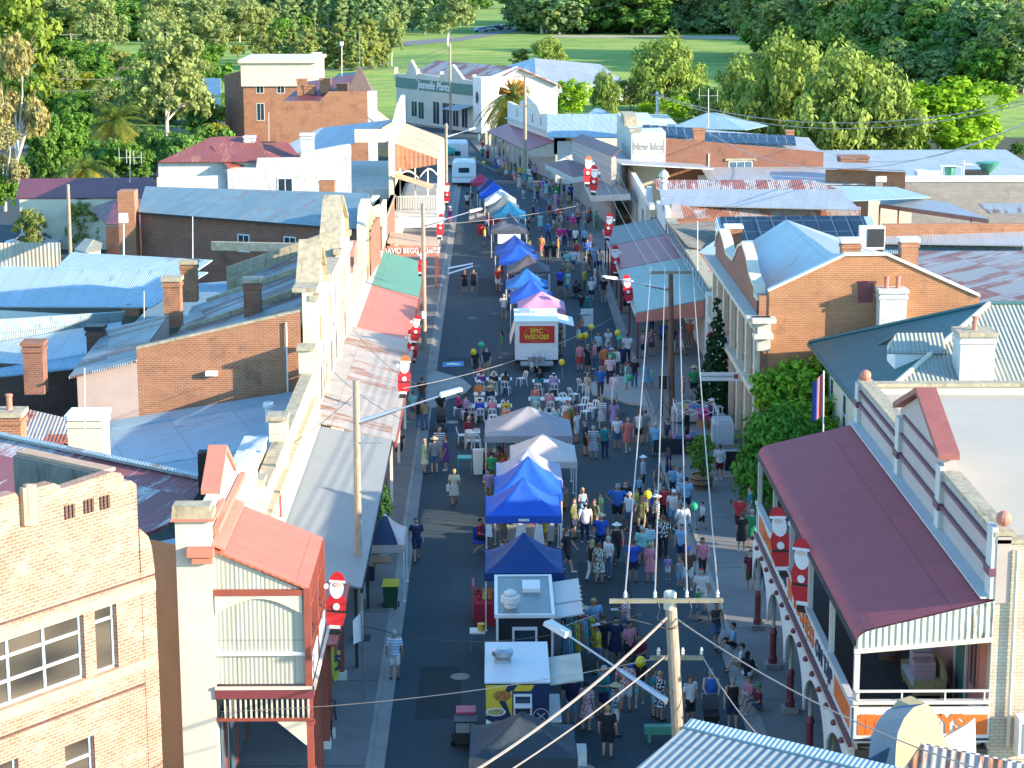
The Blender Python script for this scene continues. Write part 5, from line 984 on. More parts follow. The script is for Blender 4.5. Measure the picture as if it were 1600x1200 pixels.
p=AY(563,142,Yt+3);MB().prism([p+V((-1.3,-1.2,0)),p+V((1.3,-1.2,0)),p+V((1.3,1.2,0)),p+V((-1.3,1.2,0))],[p+V((-.02,-.02,2.6)),p+V((.02,-.02,2.6)),p+V((.02,.02,2.6)),p+V((-.02,.02,2.6))]).build('spire',M['slatebrown'] if 'slatebrown' in M else paint((.16,.11,.09),.8,.15,3,name='brown_slate'),r12)
MB().tube(p+V((0,0,2.4)),p+V((0,0,6)),.04,.03,5).build('spire_mast',M['metal'],r12)
MB().prism([V((b.x,Yt,0)),V((b.x+.9,Yt,0)),V((b.x+.9,Yt+1,0)),V((b.x,Yt+1,0))],[V((b.x,Yt,z2)),V((b.x+.9,Yt,z2)),V((b.x+.9,Yt+1,z2)),V((b.x,Yt+1,z2))]).build('corner_pier',M['offwhite'],r12)
MB().slab([V((b.x,Yt,z2-2.6)),V((-7.6,Yt,2.9)),V((-7.6,Yt+12,2.9)),V((b.x,Yt+12,z2-2.6))],.1).build('side_awning',M['rustlight'],r12)
for px,pt,pb,lb in ((472,123,150,'wide brick chimney leftmost of the group by the brown spire'),(484,132,158,'lower brick chimney second in the group by the brown spire'),(508,122,148,'shaded brick chimney third in the group by the brown spire'),(535,130,145,'small brick chimney nearest the brown spire')): chimney(px,pt,pb,1.1 if px!=472 else 1.0,lb,Y=Yt+5,m='brick_orange',cap='brick_orange')
shed('plum_roof_cottage','long low cottage with plum red roof and cream wall on the left',[[(25,309,4.2),(250,309,4.2),(240,277,6.0),(32,279,6.0)]],[[(30,311,4.1),(245,311,4.1)]],'plumroof','cream2')
shed('plum_hip_annexe','brick annexe with plum hip roof beside the round trees on the left',[[(165,350,4.0),(222,352,4.0),(222,311,5.6),(180,311,5.6),(143,324,4.2)]],[[(165,352,3.9),(222,354,3.9)]],'plumroof','brick_red')
shed('big_blue_shed','large light blue shed roof at the left edge',[[(-60,478,5.0),(235,480,5.0),(325,425,6.2),(-60,414,6.2)]],[[(-60,480,5.1),(120,490,4.8)]],'blueroof','offwhite')
shed('striped_blue_shed','pale blue shed with diagonal light streaks on its roof and a white vent',[[(85,420,5.6),(285,438,5.6),(332,406,6.4),(112,394,6.4)]],[],'blueroof','offwhite')
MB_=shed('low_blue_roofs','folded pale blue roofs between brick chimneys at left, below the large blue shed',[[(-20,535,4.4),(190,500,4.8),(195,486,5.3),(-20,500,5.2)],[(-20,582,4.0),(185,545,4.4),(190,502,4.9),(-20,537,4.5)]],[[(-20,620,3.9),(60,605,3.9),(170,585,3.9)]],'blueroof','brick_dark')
MB().slab([G(-20,590,4.2),G(168,570,4.4),G(178,545,4.7),G(-20,578,4.5)],.06).build('roof',M['blueroof2'],MB_)
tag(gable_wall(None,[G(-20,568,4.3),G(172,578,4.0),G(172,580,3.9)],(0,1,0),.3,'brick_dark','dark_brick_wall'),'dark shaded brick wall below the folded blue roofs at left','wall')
chimney(53,532,592,.85,'brick chimney leftmost on the folded blue roofs',Y=88,cap='brick_red',m='brick_red')
chimney(149,508,552,.75,'brick chimney with a black round cowl on the folded blue roofs',Y=95,cap='black',m='brick_dark')
chimney(137,643,700,1.25,'cream rendered chimney with terracotta band behind the maroon roof',Y=72,cap='white',m='cream2')
chimney(15,640,700,.9,'ornate brown chimney with pot at the left edge behind the maroon roof',Y=70,cap='stonecap',m='brick_orange',pots=1)
shed('pale_left_roof','weathered pale roof at the left edge behind the maroon roof',[[(-20,705,3.6),(110,690,3.8),(112,655,4.6),(30,636,4.9),(-20,640,4.8)]],[],'rustroof2','cream2')
tag(MB().prism([G(330,391,6),G(512,395,6.2),G(512,395,6.2)+V((0,.4,0)),G(330,391,6)+V((0,.4,0))],[G(330,391,6)+V((0,0,.5)),G(512,395,6.2)+V((0,0,.5)),G(512,395,6.2)+V((0,.4,.5)),G(330,391,6)+V((0,.4,.5))]).build('roof_parapet',M['stonecap']),'dark stained parapet strip behind the patched roofs, in front of the long brick wall','parapet')
shed('far_red_cottage','tiny red roofed cottage among the trees, upper left',[[(180,118,4),(212,119,4),(205,105,6),(186,105,6)]],[[(180,119,4),(212,120,4)]],'redroof','cream2')
shed('far_red_house','small red roof beside the timber pole among the trees, upper left',[[(108,104,4),(136,104,4),(132,92,6),(112,92,6)]],[],'redroof','cream2')
shed('far_white_house','white roofed house among trees, upper left',[[(52,104,4),(104,104,4),(100,93,6),(60,93,6)]],[],'paleroof','white')
shed('far_shed_white','white gabled shed beside the big gum tree, left of the cornice building',[[(300,142,4),(345,150,4),(345,122,7),(305,122,7)]],[[(300,144,4),(345,152,4)]],'paleroof','white')
shed('green_roof_gable','teal gabled roof right of the brown spire, behind it',[[(515,128,5),(556,128,5),(560,112,8),(530,114,8)]],[],'tealroof','offwhite')
tag(MB().box(-26,300,0,-24.6,301,9.2).build('white_sign_tower',M['offwhite']),'pale rectangular sign tower behind the spire','sign')
sh=shed('garden_shed','tiny white weatherboard shed with green gable roof by the round trees',[[(116,390,2.3),(132,394,2.3),(146,374,3.2),(133,372,3.2)],[(132,394,2.3),(158,390,2.3),(160,380,2.6),(146,374,3.2)]],[[(116,391,2.2),(132,395,2.2),(157,391,2.2)]],'greenish' if 'greenish' in M else 'sunlitribs','white')
tag(MB().box(G(-40,420,0).x,G(30,418,0).y-.0,0,G(92,420,0).x,G(30,418,0).y+.15,1.9).build('picket_fence',corr((.6,.55,.45),0,pitch=.3,name='pale_fence_boards',bs=1)),'pale board fence between the car park and the large blue shed','fence')
tag(MB().box(G(222,275,0).x,G(222,275,0).y,0,G(245,275,0).x,G(222,275,0).y+.15,2.4).build('board_fence',corr((.5,.47,.42),0,pitch=.3,name='grey_fence_boards',bs=1)),'grey board fence left of the faded red roofed house','fence')
# ================================================================ TREES AND PLANTS
M['bark']=paint((.30,.25,.20),.9,.25,3,stain=.3,staincol=(.12,.10,.08),bmp=.5,name='bark')
M['barkw']=paint((.62,.55,.46),.8,.15,3,stain=.25,staincol=(.35,.28,.2),name='pale_bark')
LF=dict(gum=foliage((.19,.24,.10),.3,'gum_leaves'),gumw=foliage((.25,.23,.11),.3,'straw_gum_leaves'),dark=foliage((.085,.18,.04),.35,'dark_leaves'),
 mid=foliage((.09,.19,.03),.35,'mid_leaves'),bright=foliage((.20,.34,.02),.3,'bright_leaves'),lime=foliage((.22,.24,.03),.25,'lime_leaves'),
 pepper=foliage((.19,.26,.07),.3,'pepper_leaves'),pine=foliage((.15,.22,.04),.3,'pine_needles'),palm=foliage((.10,.15,.035),.35,'palm_fronds'),palmy=foliage((.30,.25,.04),.3,'yellow_fronds'),olive=foliage((.18,.22,.07),.3,'olive_leaves'),blue=foliage((.15,.23,.11),.3,'blue_green_leaves'))
def crown_mesh(name,clumps,n,leaf,mat,droop=0,seed=1,aspect=1.5):
 """clumps: list of (x,y,z,rx,ry,rz); n leaf sprays spread through and near the surface of the clumps"""
 r=random.Random(seed);vs=[];fs=[]
 tot=sum(c[3]*c[4]+c[3]*c[5] for c in clumps)
 for c in clumps:
  k=max(8,int(n*(c[3]*c[4]+c[3]*c[5])/tot))
  subs=[]
  for _ in range(max(5,k//26)):
   th=r.uniform(0,2*PI);cz=r.uniform(-.75,1);sr=math.sqrt(max(0,1-cz*cz));q=r.uniform(.62,1.0)
   subs.append(V((c[0]+c[3]*sr*math.cos(th)*q,c[1]+c[4]*sr*math.sin(th)*q,c[2]+c[5]*cz*q)))
  rs=(c[3]+c[4]+c[5])/3*.33
  for _ in range(k):
   s=subs[r.randrange(len(subs))]
   d=V((r.gauss(0,1),r.gauss(0,1),r.gauss(0,.8)));d=d.normalized()*rs*r.random()**.5
   p=s+d;p.z-=droop*r.random()
   nrm=(d.normalized()+(p-V(c[:3])).normalized()*.7+V((r.gauss(0,.45),r.gauss(0,.45),.35+r.gauss(0,.4)))).normalized()
   a=V((r.gauss(0,1),r.gauss(0,1),r.gauss(0,.6)-droop*1.5));e=(a-nrm*a.dot(nrm)).normalized();f=nrm.cross(e)
   L_=leaf*r.uniform(.7,1.4)*aspect/1.5*1.2;W_=leaf*r.uniform(.5,1.0)
   i=len(vs);vs+=[p-e*L_*.5,p+f*W_*.5+e*L_*.05,p+e*L_*.5-V((0,0,droop*.1)),p-f*W_*.5-e*L_*.05];fs.append((i,i+1,i+2,i+3))
 me=bpy.data.meshes.new(name);me.from_pydata([tuple(v) for v in vs],[],fs);me.materials.append(mat);me.update();return me
def trunk_mesh(name,h,r0,limbs,mat,lean=0,seed=3):
 r=random.Random(seed);mb=MB();pts=[V((0,0,-.2))];k=5
 for i in range(1,k+1): pts.append(V((lean*h*(i/k)**1.5+r.uniform(-.04,.04)*h*.4,r.uniform(-.03,.03)*h*.4,h*i/k)))
 for i in range(k): mb.tube(pts[i],pts[i+1],r0*(1-.13*i),r0*(1-.13*(i+1)),7,0,False)
 for l in limbs:
  s=pts[2 if l[2]<h*1.1 else 3];e=V(l);m_=s.lerp(e,.5)+V((r.uniform(-.3,.3),r.uniform(-.3,.3),h*.05))
  mb.tube(s,m_,r0*.5,r0*.33,6,0,False);mb.tube(m_,e,r0*.33,r0*.1,5,0,False)
  for _ in range(3): mb.tube(m_,e+V((r.uniform(-1,1),r.uniform(-1,1),r.uniform(-.4,.8)))*h*.14,r0*.2,r0*.05,4,0,False)
 return mb.build(name,mat)
TP={}
def tree_proto(kind,n,leaf,mat,clumps,th,tr,bark,droop=0,seed=1,lean=0):
 c=crown_mesh('crown',clumps,n,leaf,mat,droop,seed)
 t=trunk_mesh('trunk',th,tr,[(q[0]*.8,q[1]*.8,q[2]) for q in clumps[:7]],bark,lean,seed);tm=t.data;bpy.data.objects.remove(t)
 TP[kind]=(c,tm)
def rc(seed,n,R_,zc,zr,s0,s1,flat=1.):
 r=random.Random(seed);o=[]
 for i in range(n):
  a=2*PI*i/n+r.uniform(-.4,.4);q=R_*r.uniform(.35,.8);s=r.uniform(s0,s1);o.append((q*math.cos(a),q*math.sin(a),zc+r.uniform(-zr,zr),s,s,s*flat))
 o.append((0,0,zc+zr*.9,s1,s1,s1*flat));return o
tree_proto('gum',5600,.38,LF['gum'],rc(1,14,3.7,6.0,2.8,1.1,2.0,.85),5,.2,M['barkw'],.35,1)
tree_proto('gum_b',5200,.4,LF['gum'],rc(21,14,3.3,5.6,3.4,1.2,2.0,.9),5.5,.17,M['barkw'],.3,21,.08)
tree_proto('straw_gum',3800,.36,LF['gumw'],rc(2,10,3.2,6.6,2.6,.9,1.6,.9),5,.26,M['barkw'],.6,2)
tree_proto('round',5200,.46,LF['mid'],rc(3,12,2.9,4.6,2.7,1.7,2.5,.95),3,.2,M['bark'],0,3)
tree_proto('dark',5200,.5,LF['dark'],rc(4,12,2.9,4.6,3.0,1.7,2.5,.95),3,.22,M['bark'],0,4)
tree_proto('bright',6500,.42,LF['bright'],rc(5,15,3.3,4.5,2.9,1.6,2.4,.9),3,.2,M['bark'],0,5)
tree_proto('lime',3000,.4,LF['lime'],rc(6,8,2.8,5.5,1.7,1.4,2.2,.8),3,.25,M['bark'],0,6)
tree_proto('pepper',7500,.36,LF['pepper'],rc(7,16,3.5,4.7,3.1,1.4,2.3,.9),3.6,.25,M['bark'],1.1,7)
tree_proto('olive',5000,.38,LF['olive'],rc(8,13,3.1,4.8,2.8,1.4,2.3,.85),3.4,.2,M['bark'],.2,8)
tree_proto('poplar',2600,.5,LF['blue'],[(0,0,z,1.5-abs(z-4.6)*.16,1.5-abs(z-4.6)*.16,1.4) for z in (1.5,2.7,3.9,5.1,6.3,7.5,8.6)],4,.2,M['bark'],0,9)
tree_proto('wattle',2800,.42,LF['olive'],[(0,0,z,1.9-abs(z-3.6)*.23,1.9-abs(z-3.6)*.23,1.4) for z in (1.3,2.6,3.9,5.2,6.5,7.7)],3,.16,M['bark'],0,10)
tree_proto('pine',5200,.42,LF['pine'],rc(11,13,3.0,5.6,3.2,1.3,2.0,.6),5,.32,M['bark'],0,11)
tree_proto('bluegum',5600,.5,LF['blue'],rc(12,15,3.1,5.0,3.6,1.5,2.4,1.),4.5,.16,M['barkw'],.3,12)
TREE_LAB={}
def tree(kind,px,py,hpx=None,h=None,label=None,group=None,wx=1.,z=0,name=None):
 """px,py: pixel of the trunk foot; h metres"""
 p=G(px,py,z)
 if h is None: h=hpx/F*(p-EYE).dot(FW)
 c,t=TP[kind];nm=name or {'straw_gum':'gum_tree','gum_b':'gum_tree','gum':'gum_tree','bluegum':'gum_tree','round':'broadleaf_tree','dark':'evergreen_tree','bright':'broadleaf_tree','lime':'broadleaf_tree','pepper':'pepper_tree','olive':'olive_tree','poplar':'poplar_tree','wattle':'wattle_tree','pine':'pine_tree'}[kind]
 r=thing(nm,label,'tree',p,0,group);r.rotation_euler=(0,0,rnd.uniform(0,6.28));s=h/10.;r.scale=(s*wx,s*wx,s)
 for n_,me in (('crown',c),('trunk',t)):
  o=bpy.data.objects.new(n_,me);COL.objects.link(o);o.parent=r
 return r
T=tree
for i in range(30):
 x=8+i*11.5;T(['round','olive','gum_b','dark','round','lime'][i%6],x,rnd.uniform(150,215),hpx=rnd.uniform(48,75),wx=1.25,label='leafy garden tree in the green mass at the upper left',group='garden tree mass at the upper left')
T('pine',35,215,hpx=255,wx=.75,label='large yellow green pine filling the upper left corner',)
T('straw_gum',30,300,hpx=240,wx=.62,label='pale straw coloured gum hanging over parked cars at the left edge')
T('straw_gum',8,330,hpx=130,wx=.9,label='lower straw coloured gum crown at the left edge above the plum roofed cottage')
T('gum',262,228,hpx=195,wx=.95,label='big gum with bare white branching trunks behind the faded red roof')
T('gum',162,100,hpx=105,wx=1.0,label='spreading gum with pale limbs between the pine and the big white trunked gum')
T('gum_b',105,55,hpx=60,label='grey green gum at the top left beside the big pine')
T('gum',255,70,hpx=80,label='grey green gum behind the big white trunked gum',wx=1.3)
T('gum_b',330,100,hpx=85,label='olive gum right of the big white trunked gum',wx=1.2)
T('round',150,140,hpx=65,wx=1.2,label='rounded mid green tree above the tiny red roof')
T('round',135,115,hpx=50,wx=1.1,label='mid green tree behind the timber pole on the left')
T('olive',95,160,hpx=60,wx=1.3,label='olive tree below the timber pole on the left')
T('olive',175,175,hpx=60,wx=1.3,label='grey olive tree left of the lamp post near the palm')
T('dark',235,170,hpx=60,wx=1.2,label='dark tree behind the fan of the yellow palm')
T('round',105,285,hpx=125,wx=.85,label='tall leafy green tree in front of the green lawn, left')
T('dark',75,290,hpx=110,wx=.8,label='dark green tree beside the parked cars at left')
T('round',190,285,hpx=70,wx=1.1,label='low bushy tree below the yellow palm')
T('dark',215,285,hpx=60,wx=1.2,label='dark bush left of the thin aerial masts')
T('dark',240,275,hpx=80,wx=.9,label='dark tree directly left of the brick corner chimney')
T('dark',310,215,hpx=75,wx=1.1,label='dark glossy tree beside the sunlit cornice building')
T('round',350,195,hpx=55,wx=1.1,label='leafy tree against the cornice building side wall')
T('lime',335,225,hpx=40,wx=1.6,label='pale yellow flowering bush behind the faded red roof')
T('lime',372,95,hpx=30,wx=1.3,label='bright yellow green tree behind the cornice building')
T('olive',410,95,hpx=45,wx=1.,label='olive bushes behind the cornice building parapet')
T('round',5,330,hpx=70,wx=1.0,label='green bush at the left edge beside the plum roofed cottage')
T('bright',70,360,hpx=45,wx=1.8,label='creeper covered bush behind the rounded olive tree at left')
T('olive',48,395,hpx=75,wx=.95,label='small rounded olive tree left of the timber pole beside the car park')
T('olive',130,388,hpx=88,wx=.95,label='larger rounded olive tree right of the timber pole beside the car park')
T('pepper',1045,172,hpx=130,wx=1.15,label='large rounded feathery tree on the edge of the green paddock')
T('pepper',860,105,hpx=52,wx=1.5,label='dry brownish bush tree at the near edge of the paddock')
T('olive',815,104,hpx=30,wx=1.7,label='low olive bush left of the dry brownish tree')
T('bright',895,182,hpx=62,wx=1.1,label='bright green tree between the palm and the long blue roof')
T('olive',860,180,hpx=40,wx=1.5,label='pale shrub right of the palm')
T('pepper',945,175,hpx=72,wx=.9,label='pale grey green tree rising left of the brick chimney stack')
T('olive',985,172,hpx=55,wx=1.3,label='pale olive shrub left of the white topped pole')
T('bright',1060,190,hpx=42,wx=1.6,label='yellow green bush behind the power pole')
T('bright',1010,188,hpx=30,wx=1.2,label='small dark green bush left of the yellow green bush')
T('pepper',1160,215,hpx=140,wx=1.15,label='dense tree left of the three tall feathery trees beyond the brick wall')
T('pepper',1225,240,hpx=205,wx=1.0,label='tallest feathery pepper tree beyond the solar panels')
T('pepper',1312,258,hpx=205,wx=1.15,label='feathery pepper tree right of the tallest one')
T('pepper',1385,258,hpx=155,wx=1.15,label='drooping pepper tree beside the bright broad tree')
T('bright',1495,256,hpx=142,wx=1.35,label='bright yellow green broad tree on the right beyond the warehouse')
T('bright',1430,246,hpx=40,wx=1.4,label='lower bright green tree at the foot of the bright broad tree')
T('dark',1590,243,hpx=22,wx=1.5,label='low dark bush at the right edge beyond the warehouse')
T('dark',1425,235,hpx=75,wx=1.0,label='dark tree between the pepper trees and the bright broad tree')
T('gum',700,72,hpx=95,wx=1.15,label='spreading gum alone at the near edge of the paddock behind the street end')
T('gum_b',612,103,hpx=92,wx=.7,label='slender upright gum left of the paddock')
T('round',440,70,hpx=45,wx=1.4,label='dark green tree behind the wattles, left')
for i,(x,y,h) in enumerate(((455,105,68),(480,110,80),(505,108,72),(530,108,80),(556,110,78),(578,108,88),(598,105,60),(430,100,60),(410,85,50),(395,78,45))):
 T('wattle',x,y,hpx=h*1.1,wx=1.15,label='upright olive green wattle in the row between the cornice building and the paddock',group='wattles in a row left of the paddock')
for i in range(15):
 T('poplar',395+i*19+rnd.uniform(-4,4),50+rnd.uniform(-3,6),hpx=rnd.uniform(75,95),wx=1.2,label='dark upright poplar in the line behind the wattles',group='dark poplars behind the wattles')
def woods(n,x0,x1,yf,kinds,hp,label,group):
 for i in range(n):
  x=x0+(x1-x0)*(i+.5)/n+rnd.uniform(-10,10);y=yf(x)+rnd.uniform(-3,4);T(kinds[i%len(kinds)],x,y,hpx=rnd.uniform(*hp),wx=rnd.uniform(1.25,1.7),label=label,group=group)
woods(34,832,1220,lambda x:49,['bluegum','gum','bluegum','dark'],(72,105),'shaded gum in the wood along the far edge of the paddock','shaded gums beyond the paddock')
woods(26,820,1640,lambda x:38 if x<1200 else 52+(x-1200)*.06,['dark','bluegum','gum_b'],(80,110),'tree in the back row of the wood beyond the paddock','back row trees of the wood')
woods(32,1190,1640,lambda x:84+(x-1190)*.135,['gum','gum_b','bluegum','pepper','dark'],(105,150),'tall gum in the wood at the upper right','tall gums at the upper right')
woods(20,1330,1640,lambda x:135+(x-1330)*.03,['bluegum','round','gum','dark'],(50,85),'lower tree at the foot of the upper right wood','lower trees at the upper right')
woods(12,620,800,lambda x:14,['dark','gum','round'],(30,50),'distant tree behind the far road','distant trees behind the far road')
woods(44,-30,640,lambda x:30,['bluegum','gum_b','dark','gum','round'],(55,95),'distant tree in the hazy line at the upper left','distant trees at the upper left')
woods(30,-30,420,lambda x:62,['gum','olive','dark','gum_b'],(50,75),'tree in the middle distance at the upper left','middle distance trees at the upper left')
woods(14,-30,330,lambda x:118,['olive','round','gum_b','dark'],(45,65),'garden tree among the upper left houses','garden trees among the upper left houses')
woods(7,1090,1180,lambda x:190,['olive','dark'],(28,60),'shrub at the foot of the pepper trees','shrubs at the foot of the pepper trees') 
T('straw_gum',1500,128,hpx=115,wx=.75,label='gum with stark bare white limbs in the upper right wood')
def understory(name,pts,n,h,mat,label):
 r=random.Random(len(name));cl=[]
 for i in range(n):
  t=r.random()*(len(pts)-1);k=int(t);a=V(pts[k]+(0,));b=V(pts[k+1]+(0,));q=a.lerp(b,t-k);p=G(q.x,q.y);s=h*r.uniform(.5,1.2);cl.append((p.x,p.y+r.uniform(-6,10),s*.45,s*1.3,s,s*.6))
 o=bpy.data.objects.new(name,crown_mesh(name,cl,n*150,h*.32,mat,0,9));COL.objects.link(o);tag(o,label,'undergrowth',None,'stuff')
understory('undergrowth',[(830,46),(1000,48),(1190,48),(1300,66),(1420,92),(1640,118)],90,6,LF['blue'],'shaded undergrowth along the foot of the far wood')
understory('hedge_scrub',[(-30,60),(200,62),(400,56),(640,34)],70,5.5,LF['mid'],'scrub between the distant trees at upper left')
understory('garden_scrub',[(-30,125),(120,150),(250,140),(340,128)],45,3.2,LF['mid'],'garden scrub among the upper left houses')
understory('yard_scrub',[(40,262),(140,262),(240,255),(330,235)],40,2.2,LF['dark'],'dense garden scrub behind the plum roofed cottage')
def palm(px,py,h,cr,nf,label,mats,trunk=.35,dk=.5,z=0):
 p=G(px,py,z);r=thing('palm_tree',label,'palm',p);t=MB();r_=random.Random(px)
 for k in range(7): t.tube(p+V((0,0,h*k/7)),p+V((0,0,h*(k+1)/7)),trunk*(1.1 if k%2 else .95),trunk*(.95 if k%2 else 1.1),10,0,False)
 t.build('trunk',M['bark'],r)
 for mi,mname in enumerate(mats):
  mb=MB()
  for k in range(nf//len(mats)):
   a=r_.uniform(0,2*PI);el=r_.uniform(-.5,1.25) if mi==0 else r_.uniform(-.9,.1);L_=cr*r_.uniform(.8,1.1);c0=p+V((0,0,h));pts=[];d=V((math.cos(a),math.sin(a),0))
   for j in range(9):
    s=j/8;pts.append(c0+d*L_*(math.cos(el)*s)+V((0,0,L_*(math.sin(el)*s-dk*s*s))))
   sd_=V((-d.y,d.x,0))
   for j in range(8):
    w_=.09*L_*(1-abs(j/8-.4));mb.poly([pts[j],pts[j+1],pts[j+1]+sd_*.02,pts[j]+sd_*.02],0)
    for sg in (-1,1):
     for q_ in range(3):
      b0=pts[j].lerp(pts[j+1],q_/3);tip=b0+sd_*sg*w_*2.3+(pts[j+1]-pts[j])*.9-V((0,0,w_*1.0));mb.poly([b0,b0+(pts[j+1]-pts[j])*.22,tip],0)
  mb.build('fronds' if mi==0 else 'old_fronds',LF[mname],r)
palm(803,222,6.0,4.9,90,'big palm with orange fruit stalks at the far end of the street',('palm','palm','palmy'),.45,.75)
_pp=G(803,222,0)+V((0,0,6.1));_m=MB();_r=random.Random(4)
for k in range(46): _a=_r.uniform(0,6.28);_e=_r.uniform(-.2,1.2);_m.tube(_pp,_pp+V((math.cos(_a)*math.cos(_e),math.sin(_a)*math.cos(_e),math.sin(_e)))*1.9,.06,.14,4)
tag(_m.build('fruit_stalks',paint((.55,.24,.03),.7,.2,3,name='orange_fruit')),'orange fruit stalks in the heart of the big palm','fruit')
palm(183,238,3.8,5.6,84,'yellow green palm with fanned fronds beside the green lawn, left',('palm','palmy'),.4,.55)
palm(135,300,2.4,4.6,56,'low spreading palm with long arching fronds above the plum roofed cottage',('palm','palmy'),.35,.7)
def bush(name,label,clumps,n,leaf,mat,cat='tree',group=None,droop=0,trunk=None,seed=5):
 c=clumps[0];r=thing(name,label,cat,(c[0],c[1],0),0,0 if group is None else 0);o=bpy.data.objects.new('crown' if cat=='tree' else 'foliage',crown_mesh('crown',[(a-c[0],b-c[1],z,rx,ry,rz) for a,b,z,rx,ry,rz in clumps],n,leaf,mat,droop,seed));COL.objects.link(o);o.parent=r
 if trunk: rel(MB().tube((0,0,0),(0,0,trunk),.16,.1,7),r).build('trunk',M['bark'],r)
 return r
bush('garden_tree','rounded green tree with draped foliage in the garden in front of the brick bank',[(12.2,86.6,3.3,1.6,1.6,1.5),(12.0,86,2.0,1.7,1.6,1.4),(12.9,87.2,2.5,1.5,1.6,1.6)],9000,.22,foliage((.07,.20,.03),.35,'weeping_leaves'),droop=.5,trunk=2)
bush('climbing_creeper','leafy creeper bank with yellow tips along the foot of the brick gable',[(12.9,92.2,4.2,1.1,1.1,1.2),(14.2,92.4,4.2,1.6,1.4,1.4),(16,92.2,4.6,1.6,1.4,1.6),(13.6,90.6,2.8,1.3,1.5,1.5),(15,90,2.8,1.8,1.6,1.6),(14.2,88,2.2,1.6,1.6,1.6),(14.2,84.5,1.2,1.1,1.6,1.1)],13000,.24,foliage((.13,.28,.03),.6,'creeper_leaves'),trunk=2.5,seed=8)
bush('awning_shrub','dark green potted shrub beside the grey awning on the left footpath',[(-4.95,83.2,1.1,.55,.6,.9),(-4.9,81.6,1.3,.5,.5,.9),(-4.85,84.4,1.3,.45,.5,.8)],1800,.16,foliage((.03,.085,.03),.3,'shrub_leaves'),cat='shrub')
ct=thing('christmas_tree','tall dark christmas tree with white lights against the bank front','christmas tree',(11.6,106,.1))
o=bpy.data.objects.new('branches',crown_mesh('branches',[(0,0,z,1.1-z*.17,1.1-z*.17,.55) for z in (.5,.9,1.3,1.7,2.1,2.6,3.1,3.6,4.1,4.6,5.1,5.5)],9000,.2,foliage((.015,.05,.02),.3,'fir_needles',.1),0,6));COL.objects.link(o);o.parent=ct
_m=MB();_r=random.Random(5)
for k in range(90):
 z=_r.uniform(.3,5.6);rr_=(1.2-z*.18)*1.02;a=_r.uniform(0,6.28);_m.ball((11.6+rr_*math.cos(a),106+rr_*math.sin(a),.1+z),.045,5)
_m.build('lights',M['white'],ct);MB().tube((11.6,106,.1),(11.6,106,5.9),.06,.03,6).build('trunk',M['bark'],ct)
def rel2(mb,loc): mb.v=[p+V(loc) for p in mb.v];return mb
pb=G(1096,762,.13);pt=thing('barrel_planter','half barrel planter with flowering shrub on the right footpath','planter',pb)
rel2(MB().lathe([(.42,0),(.52,.3),(.5,.62),(.44,.62),(.44,.55)],(0,0,0),16),pb).build('barrel',M['timber'],pt);rel2(MB().lathe([(.5,.15),(.52,.2)],(0,0,0),16).lathe([(.525,.42),(.52,.47)],(0,0,0),16),pb).build('hoops',M['cable'],pt)
o=bpy.data.objects.new('shrub',crown_mesh('shrub',[(0,0,1.5,.7,.7,.7),(.1,0,1.1,.6,.6,.5),(0,.1,2.1,.4,.4,.4)],1300,.13,LF['mid'],0,3));COL.objects.link(o);o.parent=pt
o=bpy.data.objects.new('flowers',crown_mesh('flowers',[(0,0,.72,.5,.5,.12),(0,0,1.9,.3,.3,.2)],90,.09,paint((.6,.08,.1),.7,.3,3,name='red_petals'),0,4));COL.objects.link(o);o.parent=pt
# ================================================================ PEOPLE
def remesh(mb,name,vox=.02,extra=None):
 o=mb.build(name,M['white'],None,True);m=o.modifiers.new('r','REMESH');m.mode='VOXEL';m.voxel_size=vox;m.use_smooth_shade=True
 s=o.modifiers.new('s','SMOOTH');s.factor=.5;s.iterations=3
 dg=bpy.context.evaluated_depsgraph_get();me=bpy.data.meshes.new_from_object(o.evaluated_get(dg));bpy.data.objects.remove(o)
 me.name=name;me.materials.clear()
 me.materials.append(M['white'])
 if extra:
  bm=bmesh.new();bm.from_mesh(me)
  e=extra.build('x',M['white']);bm.from_mesh(e.data);bm.to_mesh(me);bm.free();bpy.data.objects.remove(e)
  me.materials.append(M['dark'])
 for p in me.polygons: p.use_smooth=True
 return me
def ell(mb,rings,n=12,mi=0):
 """loft of ellipses: (cx,cy,z,rx,ry)"""
 P=[[V((cx+rx*math.cos(2*PI*k/n),cy+ry*math.sin(2*PI*k/n),z)) for k in range(n)] for cx,cy,z,rx,ry in rings]
 for A,B in zip(P,P[1:]):
  for k in range(n): j=(k+1)%n;mb.poly([A[k],A[j],B[j],B[k]],mi,None,True)
 mb.poly(list(reversed(P[0])),mi);mb.poly(P[-1],mi);return mb
def limb(mb,pts,rs,mi=0,n=9):
 for i in range(len(pts)-1): mb.tube(pts[i],pts[i+1],rs[i],rs[i+1],n,mi)
 for p,r in zip(pts,rs): mb.ball(p,r*.99,8,mi)
